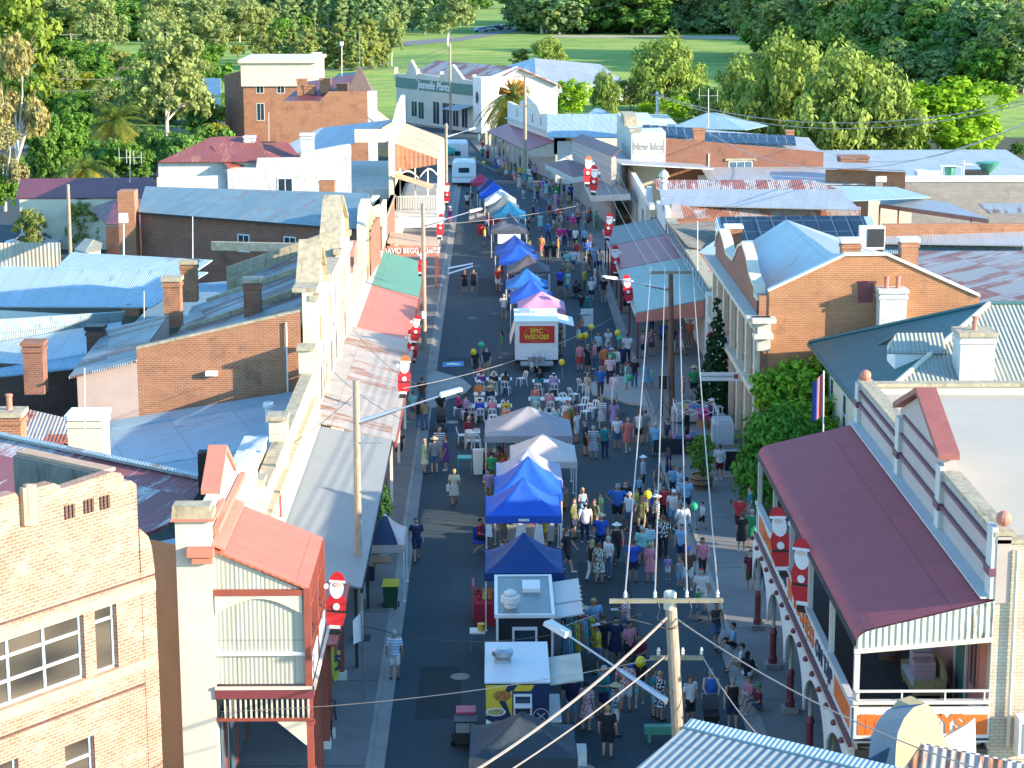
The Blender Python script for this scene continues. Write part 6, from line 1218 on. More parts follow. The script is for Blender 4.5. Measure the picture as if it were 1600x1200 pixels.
def joints(pose):
 J={};pz=.93;lean=0
 for s in (-1,1):
  J['h',s]=V((s*.09,0,pz-.03));J['k',s]=V((s*.10,-.01,.50));J['a',s]=V((s*.11,.02,.09));J['t',s]=V((s*.125,-.14,.05))
  J['s',s]=V((s*.185,0,1.42));J['e',s]=V((s*.245,.03,1.13));J['w',s]=V((s*.255,-.05,.88))
 top=V((0,0,0))
 if pose=='walk':
  J['k',-1]=V((-.09,-.16,.51));J['a',-1]=V((-.09,-.26,.10));J['t',-1]=V((-.10,-.42,.09));J['k',1]=V((.09,.02,.50));J['a',1]=V((.09,.27,.15));J['t',1]=V((.10,.16,.04))
  J['e',-1]=V((-.25,.12,1.15));J['w',-1]=V((-.24,.10,.90));J['e',1]=V((.25,-.04,1.14));J['w',1]=V((.22,-.22,.95))
 elif pose=='hips':
  for s in (-1,1): J['e',s]=V((s*.38,.06,1.18));J['w',s]=V((s*.19,-.02,1.0))
 elif pose=='hold':
  for s in (-1,1): J['e',s]=V((s*.25,-.02,1.14));J['w',s]=V((s*.12,-.25,1.16))
 elif pose=='arm':
  J['e',1]=V((.30,-.18,1.30));J['w',1]=V((.20,-.34,1.46));J['e',-1]=V((-.25,-.0,1.14));J['w',-1]=V((-.12,-.2,1.08))
 elif pose=='push':
  for s in (-1,1): J['e',s]=V((s*.23,-.14,1.17));J['w',s]=V((s*.17,-.40,1.08))
  J['k',-1]=V((-.09,-.12,.51));J['a',-1]=V((-.09,-.18,.09));J['t',-1]=V((-.10,-.34,.05))
 elif pose in ('sit','kerb'):
  z=.50 if pose=='sit' else .20
  for s in (-1,1):
   J['h',s]=V((s*.10,.02,z+.04));
   if pose=='sit': J['k',s]=V((s*.13,-.42,z+.03));J['a',s]=V((s*.13,-.40,.09));J['t',s]=V((s*.14,-.55,.05))
   else: J['k',s]=V((s*.15,-.36,.42));J['a',s]=V((s*.14,-.50,.07));J['t',s]=V((s*.15,-.65,.04))
  d=z-.90
  for s in (-1,1): J['s',s]=J['s',s]+V((0,-.03,d));J['e',s]=V((s*.24,-.1,1.15+d));J['w',s]=V((s*.14,-.33,1.12+d))
  top=V((0,-.02,d))
 J['top']=top;return J
BODY={}
def body_set(pose,fem):
 k=(pose,fem)
 if k in BODY: return BODY[k]
 J=joints(pose);T_=J['top'];sw=.92 if fem else 1.;tz=T_.z
 for s in (-1,1):
  for q in 'sew': v=J[q,s];J[q,s]=V((v.x*sw,v.y,v.z))
 TR=[(0,.01,.84,.135,.105),(0,.01,.92,.165 if fem else .155,.115),(0,0,1.05,.13 if fem else .145,.10),(0,0,1.2,.15 if fem else .165,.115 if fem else .11),(0,0,1.33,.17*sw,.11),(0,.0,1.43,.15*sw,.085),(0,.01,1.475,.06,.055),(0,.0,1.53,.052,.052)]
 TR=[(a+T_.x,b+T_.y,z+tz,rx,ry) for a,b,z,rx,ry in TR]
 b=MB();ell(b,TR)
 for s in (-1,1):
  limb(b,[J['s',s],J['e',s],J['w',s]],[.05,.04,.028]);limb(b,[J['h',s],J['k',s],J['a',s]],[.085,.056,.038]);limb(b,[J['a',s],J['t',s]],[.036,.03])
  d=(J['w',s]-J['e',s]).normalized();b.ball(J['w',s]+d*.05,.038,8,0,.7,.9,1)
 hc=V((T_.x,T_.y-.01,1.625+tz))
 ell(b,[(hc.x,hc.y-.015,hc.z-.125,.03,.035),(hc.x,hc.y-.012,hc.z-.10,.052,.062),(hc.x,hc.y-.0,hc.z-.05,.068,.082),(hc.x,hc.y+.005,hc.z+.0,.076,.092),(hc.x,hc.y+.01,hc.z+.05,.072,.09),(hc.x,hc.y+.01,hc.z+.09,.05,.065),(hc.x,hc.y+.01,hc.z+.108,.02,.03)])
 b.ball(hc+V((0,-.1,-.025)),.018,6);b.ball(hc+V((-.08,.01,-.01)),.02,6);b.ball(hc+V((.08,.01,-.01)),.02,6)
 x=MB()
 for s in (-1,1):
  x.ball(hc+V((s*.03,-.086,.012)),.011,6,1)
  d=(J['w',s]-J['e',s]).normalized();sd_=V((1,0,0)) if abs(d.x)<.7 else V((0,1,0));pm=J['w',s]+d*.075
  for q,ln in ((-1.4,.055),(-.5,.07),(.5,.074),(1.4,.062)):
   r0=pm+sd_*(q*.014);m_=r0+d*ln*.55;tp_=m_+(d+V((0,-.5,0))).normalized()*ln*.55;x.tube(r0,m_,.0095,.009,5);x.tube(m_,tp_,.009,.007,5)
  th=J['w',s]+d*.035;x.tube(th,th+(d*.5+V((-s*.3,-.9,0))).normalized()*.055,.012,.009,5)
 x.box(hc.x-.025,hc.y-.1,hc.z-.068,hc.x+.025,hc.y-.082,hc.z-.06,1)
 out={'body':remesh(b,'body',.021,x)}
 def tee(sl,grow=.014,z0=.88,name='shirt'):
  m=MB();ell(m,[(a,c,z,rx+grow,ry+grow) for a,c,z,rx,ry in TR[:6] if z-tz>=z0-.07]+[(T_.x,T_.y+.01,1.455+tz,.085,.07)])
  for s in (-1,1):
   S,E,W=J['s',s],J['e',s],J['w',s]
   if sl==1: limb(m,[S,S.lerp(E,.62)],[.066,.062])
   elif sl==2: limb(m,[S,E,E.lerp(W,.9)],[.064,.053,.042])
   else: limb(m,[S*.96+V((0,0,.05))],[.05])
  return m
 out['tee']=remesh(tee(1),'shirt');out['long']=remesh(tee(2),'shirt');out['singlet']=remesh(tee(0),'singlet')
 def legs(f,r,name):
  m=MB();ell(m,[(T_.x,T_.y+.01,.82+tz,.13,.115),(T_.x,T_.y+.01,.93+tz,.172 if fem else .165,.128),(T_.x,T_.y,1.0+tz,.148,.118)])
  for s in (-1,1):
   h,k_,a=J['h',s],J['k',s],J['a',s]
   if f<=1: limb(m,[h,h.lerp(k_,f)],[.1,r])
   else: limb(m,[h,k_,k_.lerp(a,.92)],[.098,.07,.056])
  return remesh(m,name)
 out['shorts']=legs(.82,.088,'shorts');out['trousers']=legs(2,.07,'trousers')
 def skirt(z1,w1,fromz=1.02):
  m=MB()
  if pose in ('sit','kerb'):
   for s in (-1,1): limb(m,[J['h',s],J['h',s].lerp(J['k',s],.95)],[.115,.1])
   ell(m,[(T_.x,T_.y,.83+tz,.16,.13),(T_.x,T_.y,1.0+tz,.15,.12)])
  else:
   ell(m,[(0,0,z1,w1,w1*.8),(0,0,(z1+.92)/2,(w1+.18)/2*1.0,.16),(0,0,.93,.182,.138),(0,0,fromz,.145,.115)])
  return m
 out['skirt']=remesh(skirt(.52,.23),'skirt')
 d=skirt(.5,.24);t=tee(1);d.v_off=len(d.v);n0=len(d.v);d.v+=t.v;d.f+=[tuple(i+n0 for i in f) for f in t.f];d.m+=t.m;d.uv+=t.uv;d.sm+=t.sm;out['dress']=remesh(d,'dress')
 m=MB()
 for s in (-1,1): limb(m,[J['a',s]+V((0,.02,-.03)),J['t',s]],[.045,.037]);
 out['shoes']=remesh(m,'shoes',.018)
 h=MB();ell(h,[(hc.x,hc.y+.035,hc.z-.05,.07,.065),(hc.x,hc.y+.028,hc.z+.01,.087,.088),(hc.x,hc.y+.02,hc.z+.06,.086,.096),(hc.x,hc.y+.015,hc.z+.1,.062,.075),(hc.x,hc.y+.015,hc.z+.122,.025,.03)]);out['short']=remesh(h,'hair',.016)
 h=MB();ell(h,[(hc.x,hc.y+.085,hc.z-.26,.06,.03),(hc.x,hc.y+.075,hc.z-.16,.085,.045),(hc.x,hc.y+.045,hc.z-.05,.09,.075),(hc.x,hc.y+.028,hc.z+.02,.09,.09),(hc.x,hc.y+.02,hc.z+.07,.085,.096),(hc.x,hc.y+.015,hc.z+.11,.055,.065),(hc.x,hc.y+.015,hc.z+.125,.02,.03)]);out['longhair']=remesh(h,'hair',.016)
 h=MB();ell(h,[(hc.x,hc.y+.01,hc.z+.04,.09,.1),(hc.x,hc.y+.01,hc.z+.09,.082,.092),(hc.x,hc.y+.01,hc.z+.125,.04,.05)]);h.box(hc.x-.06,hc.y-.19,hc.z+.04,hc.x+.06,hc.y-.06,hc.z+.055);out['cap']=remesh(h,'cap',.014)
 h=MB();ell(h,[(hc.x,hc.y+.01,hc.z+.045,.19,.2),(hc.x,hc.y+.01,hc.z+.065,.185,.195)],16);ell(h,[(hc.x,hc.y+.01,hc.z+.05,.095,.105),(hc.x,hc.y+.01,hc.z+.12,.085,.095),(hc.x,hc.y+.01,hc.z+.15,.06,.07)]);out['hat']=remesh(h,'hat',.014)
 BODY[k]=out;return out
CL=dict(white=(.72,.72,.72),cream=(.66,.58,.44),black=(.018,.018,.022),navy=(.02,.03,.085),blue=(.03,.14,.50),royal=(.02,.09,.50),sky=(.22,.45,.66),teal=(.02,.22,.26),aqua=(.25,.55,.52),green=(.03,.30,.12),lime=(.38,.62,.22),olive=(.14,.15,.06),yellow=(.7,.50,.05),orange=(.65,.2,.06),red=(.50,.03,.035),coral=(.62,.16,.13),pink=(.66,.24,.30),magenta=(.62,.03,.22),purple=(.15,.05,.22),lilac=(.40,.28,.52),maroon=(.16,.02,.04),brown=(.12,.07,.045),khaki=(.32,.26,.16),grey=(.24,.25,.26),denim=(.07,.14,.26),blond=(.48,.32,.14),auburn=(.2,.07,.03),straw=(.58,.46,.26),silver=(.42,.40,.38),charcoal=(.05,.05,.055))
_cm={}
def cloth(c,pat=None):
 k=(c,pat)
 if k in _cm: return _cm[k]
 if pat is None: m=paint(CL[c],.85,.12,5,bmp=.0,name=c+'_cloth');b_=m.node_tree.nodes['Principled BSDF'];tc_=m.node_tree.nodes.new('ShaderNodeTexCoord');bump(m.node_tree,b_,noise(m.node_tree,tc_.outputs['Object'],9,3),.9,.05)
 else:
  m,nt,b=new_mat(c+'_'+pat+'_cloth');b.inputs['Roughness'].default_value=.85
  tc=nt.nodes.new('ShaderNodeTexCoord')
  if pat=='striped':
   sp=nt.nodes.new('ShaderNodeSeparateXYZ');L(nt,tc.outputs['Object'],sp.inputs[0]);w_=math_(nt,'SINE',math_(nt,'MULTIPLY',sp.outputs[2],62.));col=mixc(nt,math_(nt,'GREATER_THAN',w_,0),CL[c],CL['white'])
  else:
   n_=nt.nodes.new('ShaderNodeTexVoronoi');n_.inputs['Scale'].default_value=14;L(nt,tc.outputs['Object'],n_.inputs['Vector']);col=mixc(nt,math_(nt,'GREATER_THAN',n_.outputs[0],.45),CL['white'] if c!='white' else CL['pink'],CL[c])
  L(nt,col,b.inputs['Base Color'])
 _cm[k]=m;return m
SKIN=[paint(c,.6,.06,4,name='skin') for c in ((.50,.29,.20),(.42,.22,.14),(.56,.35,.26),(.33,.17,.10))]
def kid(me,name,mat,parent):
 o=bpy.data.objects.new(name,me);COL.objects.link(o);o.parent=parent
 if mat: o.material_slots[0].link='OBJECT';o.material_slots[0].material=mat
 return o
LABS=set();NP=[0]
def person(px,py,pose='stand',face=0,top='white tee',bottom='navy shorts',head='brown short',h=1.70,wx=1.,where='',fem=None,z=.0,extra=None,group=None):
 """face: 0 looks towards the camera, 180 away, 90 towards the right of the photo"""
 if isinstance(px,Vector): p=px
 else: p=G(px,py,z)
 tc_=top.split();bt=bottom.split();hd=head.split();typ=tc_[-1];pat=tc_[1] if len(tc_)==3 else None
 if fem is None: fem=typ in('dress','blouse') or 'skirt' in bottom or hd[-1]=='longhair'
 NP[0]+=1;S=body_set(pose,fem)
 r=thing('person',None,'person',p,0,group);r.rotation_euler=(0,0,R(face));s=h/1.74;r.scale=(s*wx,s*wx,s)
 kid(S['body'],'body',SKIN[rnd.randrange(4) if rnd.random()<.25 else rnd.choice((0,2,0,1))],r)
 key={'tee':'tee','polo':'tee','shirt':'tee','blouse':'long','jumper':'long','singlet':'singlet','dress':'dress'}[typ]
 kid(S[key],'shirt' if key!='dress' else 'dress',cloth(tc_[0],pat),r)
 if typ!='dress': kid(S[bt[-1]] if bt[-1] in S else S['trousers'],bt[-1],cloth(bt[0]),r)
 else: kid(S['shorts'],'underskirt',cloth(tc_[0]),r)
 kid(S['shoes'],'shoes',cloth(rnd.choice(('white','black','charcoal','brown'))),r)
 if hd[-1] in('cap','hat'): kid(S['short'],'hair',cloth(rnd.choice(('brown','silver','black','blond'))),r);kid(S[hd[-1]],hd[-1],cloth(hd[0]),r)
 elif hd[-1]!='bald': kid(S[hd[-1]],'hair',cloth(hd[0]),r)
 if extra=='bag': 
  m=MB().box(.2,-.09,.72,.34,.12,.98).tube((.27,-.05,.98),(.16,0,1.42),.01,.01,4);o=m.build('bag',cloth('white'),None);o.parent=r
 if extra=='redbag': m=MB().box(.12,-.16,.86,.3,-.08,1.02).tube((.2,-.12,1.02),(-.12,-.1,1.42),.01,.01,4);o=m.build('bag',cloth('red'),None);o.parent=r
 if extra=='backpack': m=MB().box(-.14,.1,1.05,.14,.24,1.42);o=m.build('backpack',cloth('teal'),None);o.parent=r
 if extra=='plate': m=MB().lathe([(.06,1.14),(.12,1.17)],(0,-.34,0),10);o=m.build('plate',cloth('white'),None);o.parent=r
 if extra=='sleeve': pass
 who='child' if h<1.35 else ('woman' if fem else 'man');who='child' if h<1.35 else 'person'
 t_=' '.join(tc_[:-1]+[tc_[-1]]);hs={'cap':hd[0]+' cap','hat':hd[0]+' hat','short':'short '+hd[0]+' hair','longhair':'long '+hd[0]+' hair','bald':'bald head'}[hd[-1]]
 pr={'walk':'walking','hips':'hands on hips','hold':'','arm':'arm raised','push':'pushing','sit':'seated','kerb':'sitting low','stand':''}[pose]
 lab=f"{who} in {t_}"+('' if typ=='dress' else f" and {bt[0]} {bt[-1]}")+f" with {hs}"+(f" {pr}" if pr else '')+(f" {where}" if where else '')
 lab=' '.join(lab.split()[:16])
 if lab in LABS:
  for ad in ('turned away','facing left','facing right','facing the camera','close to a taller person','partly hidden by others','at the edge of the group','between two people','looking down','nearest the tents','nearest the shops'):
   l2=' '.join(lab.split()[:12])+' '+ad
   if l2 not in LABS: lab=l2;break
 w_=lab.split();lab=' '.join(w_[:16]);LABS.add(lab);r['label']=lab
 return r
P=person
on='on the open road left of the tents'
P(617,1062,'stand',175,'sky striped tee','white shorts','silver short',1.75,1.05,'alone '+on)
P(651,877,'walk',10,'navy tee','navy shorts','brown short',1.8,1.05,'beside the small tent')
P(710,790,'walk',185,'cream dress','white shorts','blond short',1.66,1.05,on,extra='bag')
P(624,722,'walk',190,'black tee','black shorts','brown longhair',1.66,1.1,'on the left footpath')
P(664,740,'stand',100,'lime floral dress','x shorts','blond short',1.68,1.,'in the group beside the left gutter')
P(679,740,'stand',180,'grey tee','denim shorts','straw hat',1.74,1.08,'in the group beside the left gutter')
P(697,736,'stand',-100,'purple dress','x shorts','auburn short',1.68,1.0,'holding a yellow bag',extra=None)
P(687,722,'stand',0,'navy striped tee','grey shorts','brown short',1.7,1.1,'behind the straw hat')
P(655,672,'stand',160,'black singlet','denim trousers','brown longhair',1.68,1,'by the rusty awning')
P(664,672,'stand',-150,'khaki tee','denim trousers','auburn longhair',1.7,1,'by the rusty awning')
P(645,658,'stand',180,'aqua tee','denim shorts','brown short',1.6,.95,'by the rusty awning')
P(660,640,'walk',180,'brown tee','denim trousers','brown short',1.75,1,'by the rusty awning')
P(688,664,'push',10,'black polo','black trousers','brown short',1.76,1,'pushing a pram')
P(726,459,'hold',0,'black tee','black shorts','brown cap',1.72,1.,'left of the walking pair')
P(740,458,'walk',0,'charcoal singlet','black shorts','brown short',1.72,1.05,'right of the walking pair')
P(743,590,'stand',20,'black tee','charcoal shorts','brown longhair',1.66,1,'by the yellow balloon left of the tables')
P(760,590,'stand',-30,'navy polo','khaki shorts','brown short',1.82,1.05,'by the green balloon left of the tables')
P(750,600,'stand',0,'coral tee','pink shorts','brown short',1.1,1,'left of the tables')
P(703,352,'walk',10,'purple singlet','magenta shorts','white hat',1.68,1,'on the left side of the road')
P(730,328,'stand',170,'white tee','black skirt','black longhair',1.65,1,'left of the white tent')
P(738,326,'stand',-60,'maroon tee','grey shorts','brown short',1.7,1,'left of the white tent')
rt='near the food vans'
P(927,1008,'stand',195,'sky tee','denim trousers','blond short',1.72,1.25,rt);P(977,1002,'hold',-90,'pink striped shirt','denim shorts','silver short',1.76,1.15,rt,extra='plate')
P(942,1036,'stand',170,'black tee','charcoal shorts','brown short',1.76,1.15,rt);P(903,1010,'stand',150,'aqua floral dress','x shorts','brown short',1.66,1.05,rt);P(889,1020,'stand',160,'teal floral tee','khaki shorts','silver short',1.7,1.1,'by the open food van hatch')
P(1000,1048,'sit',-30,'maroon tee','navy shorts','brown short',1.7,1.05,rt,z=.0);P(983,1045,'hold',30,'pink tee','black trousers','black short',1.7,1,'behind a pram')
P(943,1122,'hold',-60,'teal polo','navy shorts','silver short',1.76,1.15,rt);P(977,1112,'stand',175,'coral floral shirt','white shorts','brown short',1.74,1.2,rt);P(999,1106,'walk',170,'black tee','aqua shorts','brown short',1.72,.95,rt)
P(961,1150,'stand',110,'teal floral shirt','white shorts','straw hat',1.72,1.05,rt);P(949,1184,'stand',165,'black tee','black shorts','blond short',1.68,1.1,rt);P(916,1143,'stand',150,'pink floral dress','x shorts','black short',1.66,1.1,rt);P(893,1134,'stand',180,'navy tee','sky shorts','brown short',1.74,1.15,'beside the painted food van')
P(1031,1126,'stand',120,'black floral dress','x shorts','blond short',1.66,1.05,'left of the big pole');P(1021,1120,'stand',90,'teal tee','aqua shorts','brown longhair',1.64,.95,'left of the big pole')
P(1078,1136,'stand',30,'white tee','black shorts','brown cap',1.74,1.,'right of the big pole');P(1110,1128,'push',0,'blue singlet','navy shorts','grey cap',1.76,1.1,'pushing a black pram');P(1144,1140,'stand',0,'black singlet','navy shorts','grey cap',1.72,1.05,'near the kerb')
P(1118,1012,'walk',10,'charcoal singlet','denim shorts','black short',1.68,1.05,'near the kerb');P(1095,958,'stand',175,'white tee','white shorts','red cap',1.7,1.1,'above the near pole crossarm');P(1090,970,'stand',60,'green tee','denim shorts','white cap',1.3,1,'above the near pole crossarm')
P(1146,1016,'kerb',-80,'sky tee','black shorts','black short',1.7,1,'on the right kerb',z=.05);P(1160,1050,'kerb',-100,'white tee','khaki shorts','black cap',1.7,1,'on the right kerb',z=.05);P(1167,1062,'kerb',150,'black blouse','white trousers','black longhair',1.66,1.05,'on the right kerb',z=.05);P(1185,1112,'kerb',-70,'maroon tee','denim shorts','green cap',1.6,1,'on the right kerb',z=.05);P(1172,1098,'kerb',-60,'pink tee','white shorts','brown short',1.5,1,'on the right kerb',z=.05)
P(1150,992,'stand',0,'x tee'.replace('x','grey'),'denim shorts','brown short',1.7,1,'beside the verandah posts') if 0 else None
P(1190,930,'walk',160,'navy blouse','denim trousers','brown longhair',1.68,1,'under the hotel verandah');P(1172,926,'stand',0,'maroon tee','brown shorts','brown short',1.7,1,'under the hotel verandah')
mg='in the crowd beside the blue tents'
for a in ((896,842,'stand',60,'olive blouse','navy shorts','brown short',1.74,1),(914,848,'stand',185,'white tee','navy trousers','grey cap',1.7,1.1),(910,822,'hold',30,'sky singlet','denim trousers','blond longhair',1.68,1),(928,838,'stand',-40,'olive tee','khaki shorts','brown short',1.6,1),(939,822,'stand',-80,'lime tee','aqua shorts','brown short',1.5,1),(965,822,'hips',-10,'blue tee','black shorts','grey cap',1.85,1.25),(983,829,'stand',-40,'white striped tee','denim shorts','grey cap',1.68,1.1),(977,812,'stand',10,'black tee','black shorts','brown short',1.74,1),(993,818,'stand',60,'yellow tee','grey shorts','brown short',1.6,1),(1014,822,'stand',20,'blue singlet','denim shorts','blond short',1.65,1),(1036,818,'stand',0,'red blouse','black trousers','black longhair',1.7,1.05),(1002,850,'kerb',150,'black tee','black shorts','black short',1.7,1),(1018,852,'stand',150,'black tee','charcoal trousers','black longhair',1.66,1),(1034,848,'stand',0,'green tee','red shorts','brown short',1.2,1),
 (1003,884,'stand',180,'aqua blouse','grey shorts','silver short',1.62,1.25),(1036,872,'stand',175,'black floral shirt','black trousers','brown short',1.78,1.1),(938,868,'stand',-10,'royal tee','navy trousers','straw hat',1.75,1.15),(950,903,'stand',-50,'white tee','denim trousers','silver short',1.68,1.05),(925,908,'walk',150,'black singlet','white trousers','blond longhair',1.66,1.05),(936,912,'stand',185,'olive floral dress','x shorts','auburn short',1.64,1.1),(989,910,'stand',178,'royal tee','navy shorts','brown short',1.74,1.15),(1016,911,'stand',182,'pink dress','x shorts','blond short',1.62,1.05),(1043,906,'stand',0,'lilac tee','white shorts','brown short',1.0,1),(1062,918,'stand',20,'sky singlet','sky shorts','blond short',1.15,1),(1075,922,'stand',-10,'brown tee','white shorts','blue cap',1.7,1.1),(1097,906,'walk',5,'pink blouse','black trousers','black longhair',1.7,1),(1064,884,'stand',-30,'sky polo','navy shorts','brown short',1.72,1.05),(1066,850,'walk',190,'white blouse','white trousers','brown short',1.76,1.15),(1052,826,'stand',0,'white tee','sky shorts','white cap',1.7,1.15),(1051,778,'stand',0,'sky tee','navy shorts','brown short',1.5,1),(1061,782,'stand',-60,'sky floral dress','x shorts','auburn short',1.5,1),(1072,806,'stand',180,'sky tee','navy shorts','black short',1.72,1.1),(1097,828,'walk',-60,'white tee','black shorts','black short',1.2,1)):
 P(*a[:9],mg if a[0]>0 else '',z=.13 if a[0]==1097 and a[1]==828 else 0)
P(963,882,'walk',5,'black singlet','charcoal trousers','white hat',1.7,1.1,mg,extra='redbag')
P(884,890,'stand',70,'black tee','black shorts','grey short',1.76,1.15,'beside the white hanging clothes') if 0 else P(886,893,'walk',60,'black tee','black shorts','brown short',1.78,1.1,'beside the white hanging clothes')
P(1044,755,'walk',120,'navy tee','navy shorts','brown longhair',1.66,1,'leaning at the right kerb')
fp='on the right footpath'
P(1158,862,'stand',182,'black dress','x shorts','brown short',1.64,1,fp,z=.13);P(1155,836,'stand',180,'red tee','black shorts','brown short',1.7,1.05,fp,z=.13);P(1174,856,'stand',160,'green dress','x shorts','silver short',1.62,1.1,fp,z=.13);P(1171,822,'stand',-90,'teal tee','grey shorts','brown short',1.72,1,fp,z=.13);P(1124,750,'stand',180,'white blouse','maroon shorts','brown short',1.68,1.1,'beside the black banner',z=.13)
up='near the footpath build out'
for a in ((906,580,'stand',190,'pink tee','red skirt','brown short',1.66,1),(918,583,'arm',-30,'black dress','x shorts','blond short',1.7,1),(929,578,'stand',-80,'pink tee','denim trousers','brown short',1.7,1),(944,584,'stand',200,'orange tee','red shorts','auburn short',1.66,1),(953,602,'stand',180,'pink striped shirt','navy trousers','silver short',1.72,1.2),(962,588,'stand',170,'white blouse','navy trousers','black short',1.7,1),(973,582,'stand',0,'navy tee','navy shorts','brown short',1.7,1),(980,568,'stand',190,'white tee','black trousers','brown short',1.8,1.1),(938,622,'walk',0,'blue polo','brown trousers','grey cap',1.76,1.1),(960,630,'walk',-10,'white floral blouse','white trousers','black short',1.7,1),(979,611,'stand',80,'aqua dress','x shorts','auburn longhair',1.68,1),(991,607,'stand',-20,'black tee','denim trousers','silver short',1.78,1.05),(1008,610,'stand',30,'sky dress','x shorts','brown short',1.62,1),(1018,608,'stand',0,'aqua tee','sky shorts','blond short',1.25,1),(940,672,'walk',170,'grey striped dress','x shorts','blond short',1.68,1),(959,674,'walk',-170,'lilac dress','x shorts','auburn longhair',1.66,1),(964,702,'stand',0,'white tee','denim shorts','brown short',1.68,1.05),(981,706,'walk',0,'coral dress','x shorts','blond short',1.7,1.15),(998,695,'stand',180,'white singlet','black shorts','brown short',1.72,1),(1008,693,'stand',170,'grey tee','khaki shorts','brown short',1.7,1),(1024,714,'stand',178,'sky tee','teal shorts','silver short',1.7,1.15),(1042,708,'stand',-70,'navy tee','navy shorts','brown short',1.74,1.1),(914,712,'stand',100,'navy tee','black shorts','brown cap',1.76,1.05),(927,718,'stand',182,'navy striped dress','x shorts','silver short',1.66,1.15),(945,716,'stand',150,'teal tee','navy trousers','brown short',1.72,1.05),(901,692,'stand',60,'white tee','white shorts','brown longhair',1.62,1),(899,676,'stand',120,'purple tee','black shorts','black short',1.66,1),(868,560,'stand',80,'coral tee','grey shorts','grey cap',1.74,1.05),(876,556,'stand',-80,'olive tee','khaki shorts','brown cap',1.76,1.05)):
 P(*a[:9],up)
for a in ((1073,692,'stand',60,'black blouse','black trousers','auburn longhair',1.72,1),(1084,622,'stand',180,'green tee','black shorts','straw hat',1.76,1.2),(1067,625,'stand',90,'pink tee','denim shorts','straw hat',1.3,1),(1110,610,'stand',120,'grey tee','denim shorts','brown short',1.7,1),(1112,662,'sit',-70,'navy blouse','black trousers','white hat',1.7,1.05),(1004,560,'stand',100,'red floral tee','black shorts','brown short',1.7,1),(1018,556,'stand',-20,'maroon floral tee','brown shorts','brown short',1.7,1),(1035,545,'stand',170,'royal tee','navy shorts','black short',1.7,1),(1018,520,'stand',30,'black tee','navy trousers','brown short',1.7,1),(1000,500,'stand',200,'grey tee','black shorts','brown short',1.74,1),(978,490,'stand',180,'maroon tee','black shorts','brown short',1.72,1)):
 P(*a[:9],'among the right footpath stalls',z=.13)
uc='in the crowd beyond the pink tent'
for a in ((846,400,'walk',10,'orange singlet','coral shorts','brown short',1.7,1),(854,412,'stand',170,'black tee','maroon shorts','brown short',1.7,1),(865,412,'walk',0,'black tee','black shorts','silver short',1.72,1),(882,424,'stand',180,'black tee','white shorts','black short',1.72,1),(896,424,'walk',200,'white tee','denim shorts','black short',1.72,1),(875,458,'stand',185,'royal tee','black shorts','brown short',1.78,1.15),(887,458,'stand',160,'aqua dress','x shorts','blond short',1.64,1),(900,460,'kerb',170,'black tee','black shorts','black short',1.7,1),(913,456,'stand',60,'yellow tee','olive trousers','brown short',1.7,1),(924,472,'stand',180,'white tee','navy shorts','silver short',1.72,1.05),(943,472,'stand',178,'black tee','khaki shorts','black short',1.76,1.05),(908,497,'arm',170,'black tee','denim trousers','black short',1.7,1),(917,496,'stand',-160,'teal tee','green shorts','brown short',1.6,1),(874,385,'stand',175,'magenta tee','white shorts','brown short',1.7,1.1),(882,384,'stand',-170,'magenta tee','black trousers','brown short',1.66,1),(890,386,'stand',180,'navy tee','denim shorts','brown short',1.7,1),(899,388,'stand',150,'white tee','black shorts','brown short',1.72,1.05),(913,388,'stand',0,'sky tee','black shorts','brown short',1.7,1),(922,394,'walk',40,'pink singlet','white shorts','brown short',1.66,.95),(921,425,'stand',100,'black tee','brown shorts','brown short',1.7,1),(930,425,'stand',180,'sky blouse','sky trousers','brown short',1.72,1),(937,425,'stand',180,'white tee','denim shorts','brown short',1.74,1.05),(844,362,'walk',0,'aqua dress','x shorts','brown short',1.66,1.1),(932,360,'stand',-60,'green tee','green trousers','green hat',1.7,1),(826,370,'stand',90,'black tee','black shorts','blond short',1.7,1),(856,378,'walk',150,'blue tee','navy trousers','brown short',1.76,1),(833,348,'stand',60,'navy tee','black shorts','brown short',1.7,1)):
 P(*a[:9],uc)
rr2=random.Random(99);tops=['white','navy','blue','sky','teal','aqua','green','red','coral','pink','magenta','purple','lilac','black','grey','maroon','cream','yellow','royal','orange','olive','khaki','brown'];bots=['navy','black','denim','khaki','grey','white','brown','olive'];hds=['brown short','blond short','black short','silver short','brown longhair','blond longhair','black longhair','white hat','straw hat','navy cap','red cap','auburn short','white cap']
def crowd(n,poly,where,z=0,mind=.62):
 """people spread over a ground area given by four pixels (near-left, near-right, far-right, far-left)"""
 q=[G(*p) for p in poly];got=[]
 for _ in range(n*30):
  if len(got)>=n: break
  u_,v_=rr2.random(),rr2.random()**1.0;p=q[0].lerp(q[1],u_).lerp(q[3].lerp(q[2],u_),v_);p=V((p.x,p.y,z))
  if any((p-g).length<mind for g in got): continue
  got.append(p)
  for _t in range(20):
   typ=rr2.choice(['tee','tee','tee','shirt','singlet','dress','blouse']);pt=rr2.choice(['','','','',' striped',' floral'])
   t=rr2.choice(tops)+pt+' '+typ;b=rr2.choice(bots)+' '+rr2.choice(['shorts','shorts','trousers','skirt'] if typ in('blouse','singlet') else ['shorts','shorts','trousers']);hd=rr2.choice(hds)
   if (t,b,hd) not in LABS: LABS.add((t,b,hd));break
  ch=rr2.random()<.12
  person(p,None,rr2.choice(['stand','stand','walk','hold','stand']),rr2.choice([0,180,90,-90,30,150,200,-40]),t,b,hd,rr2.uniform(1.05,1.3) if ch else rr2.uniform(1.58,1.82),rr2.uniform(.95,1.15),where)
crowd(34,((842,368),(935,372),(908,305),(828,300)),'in the dense crowd by the dark awnings')
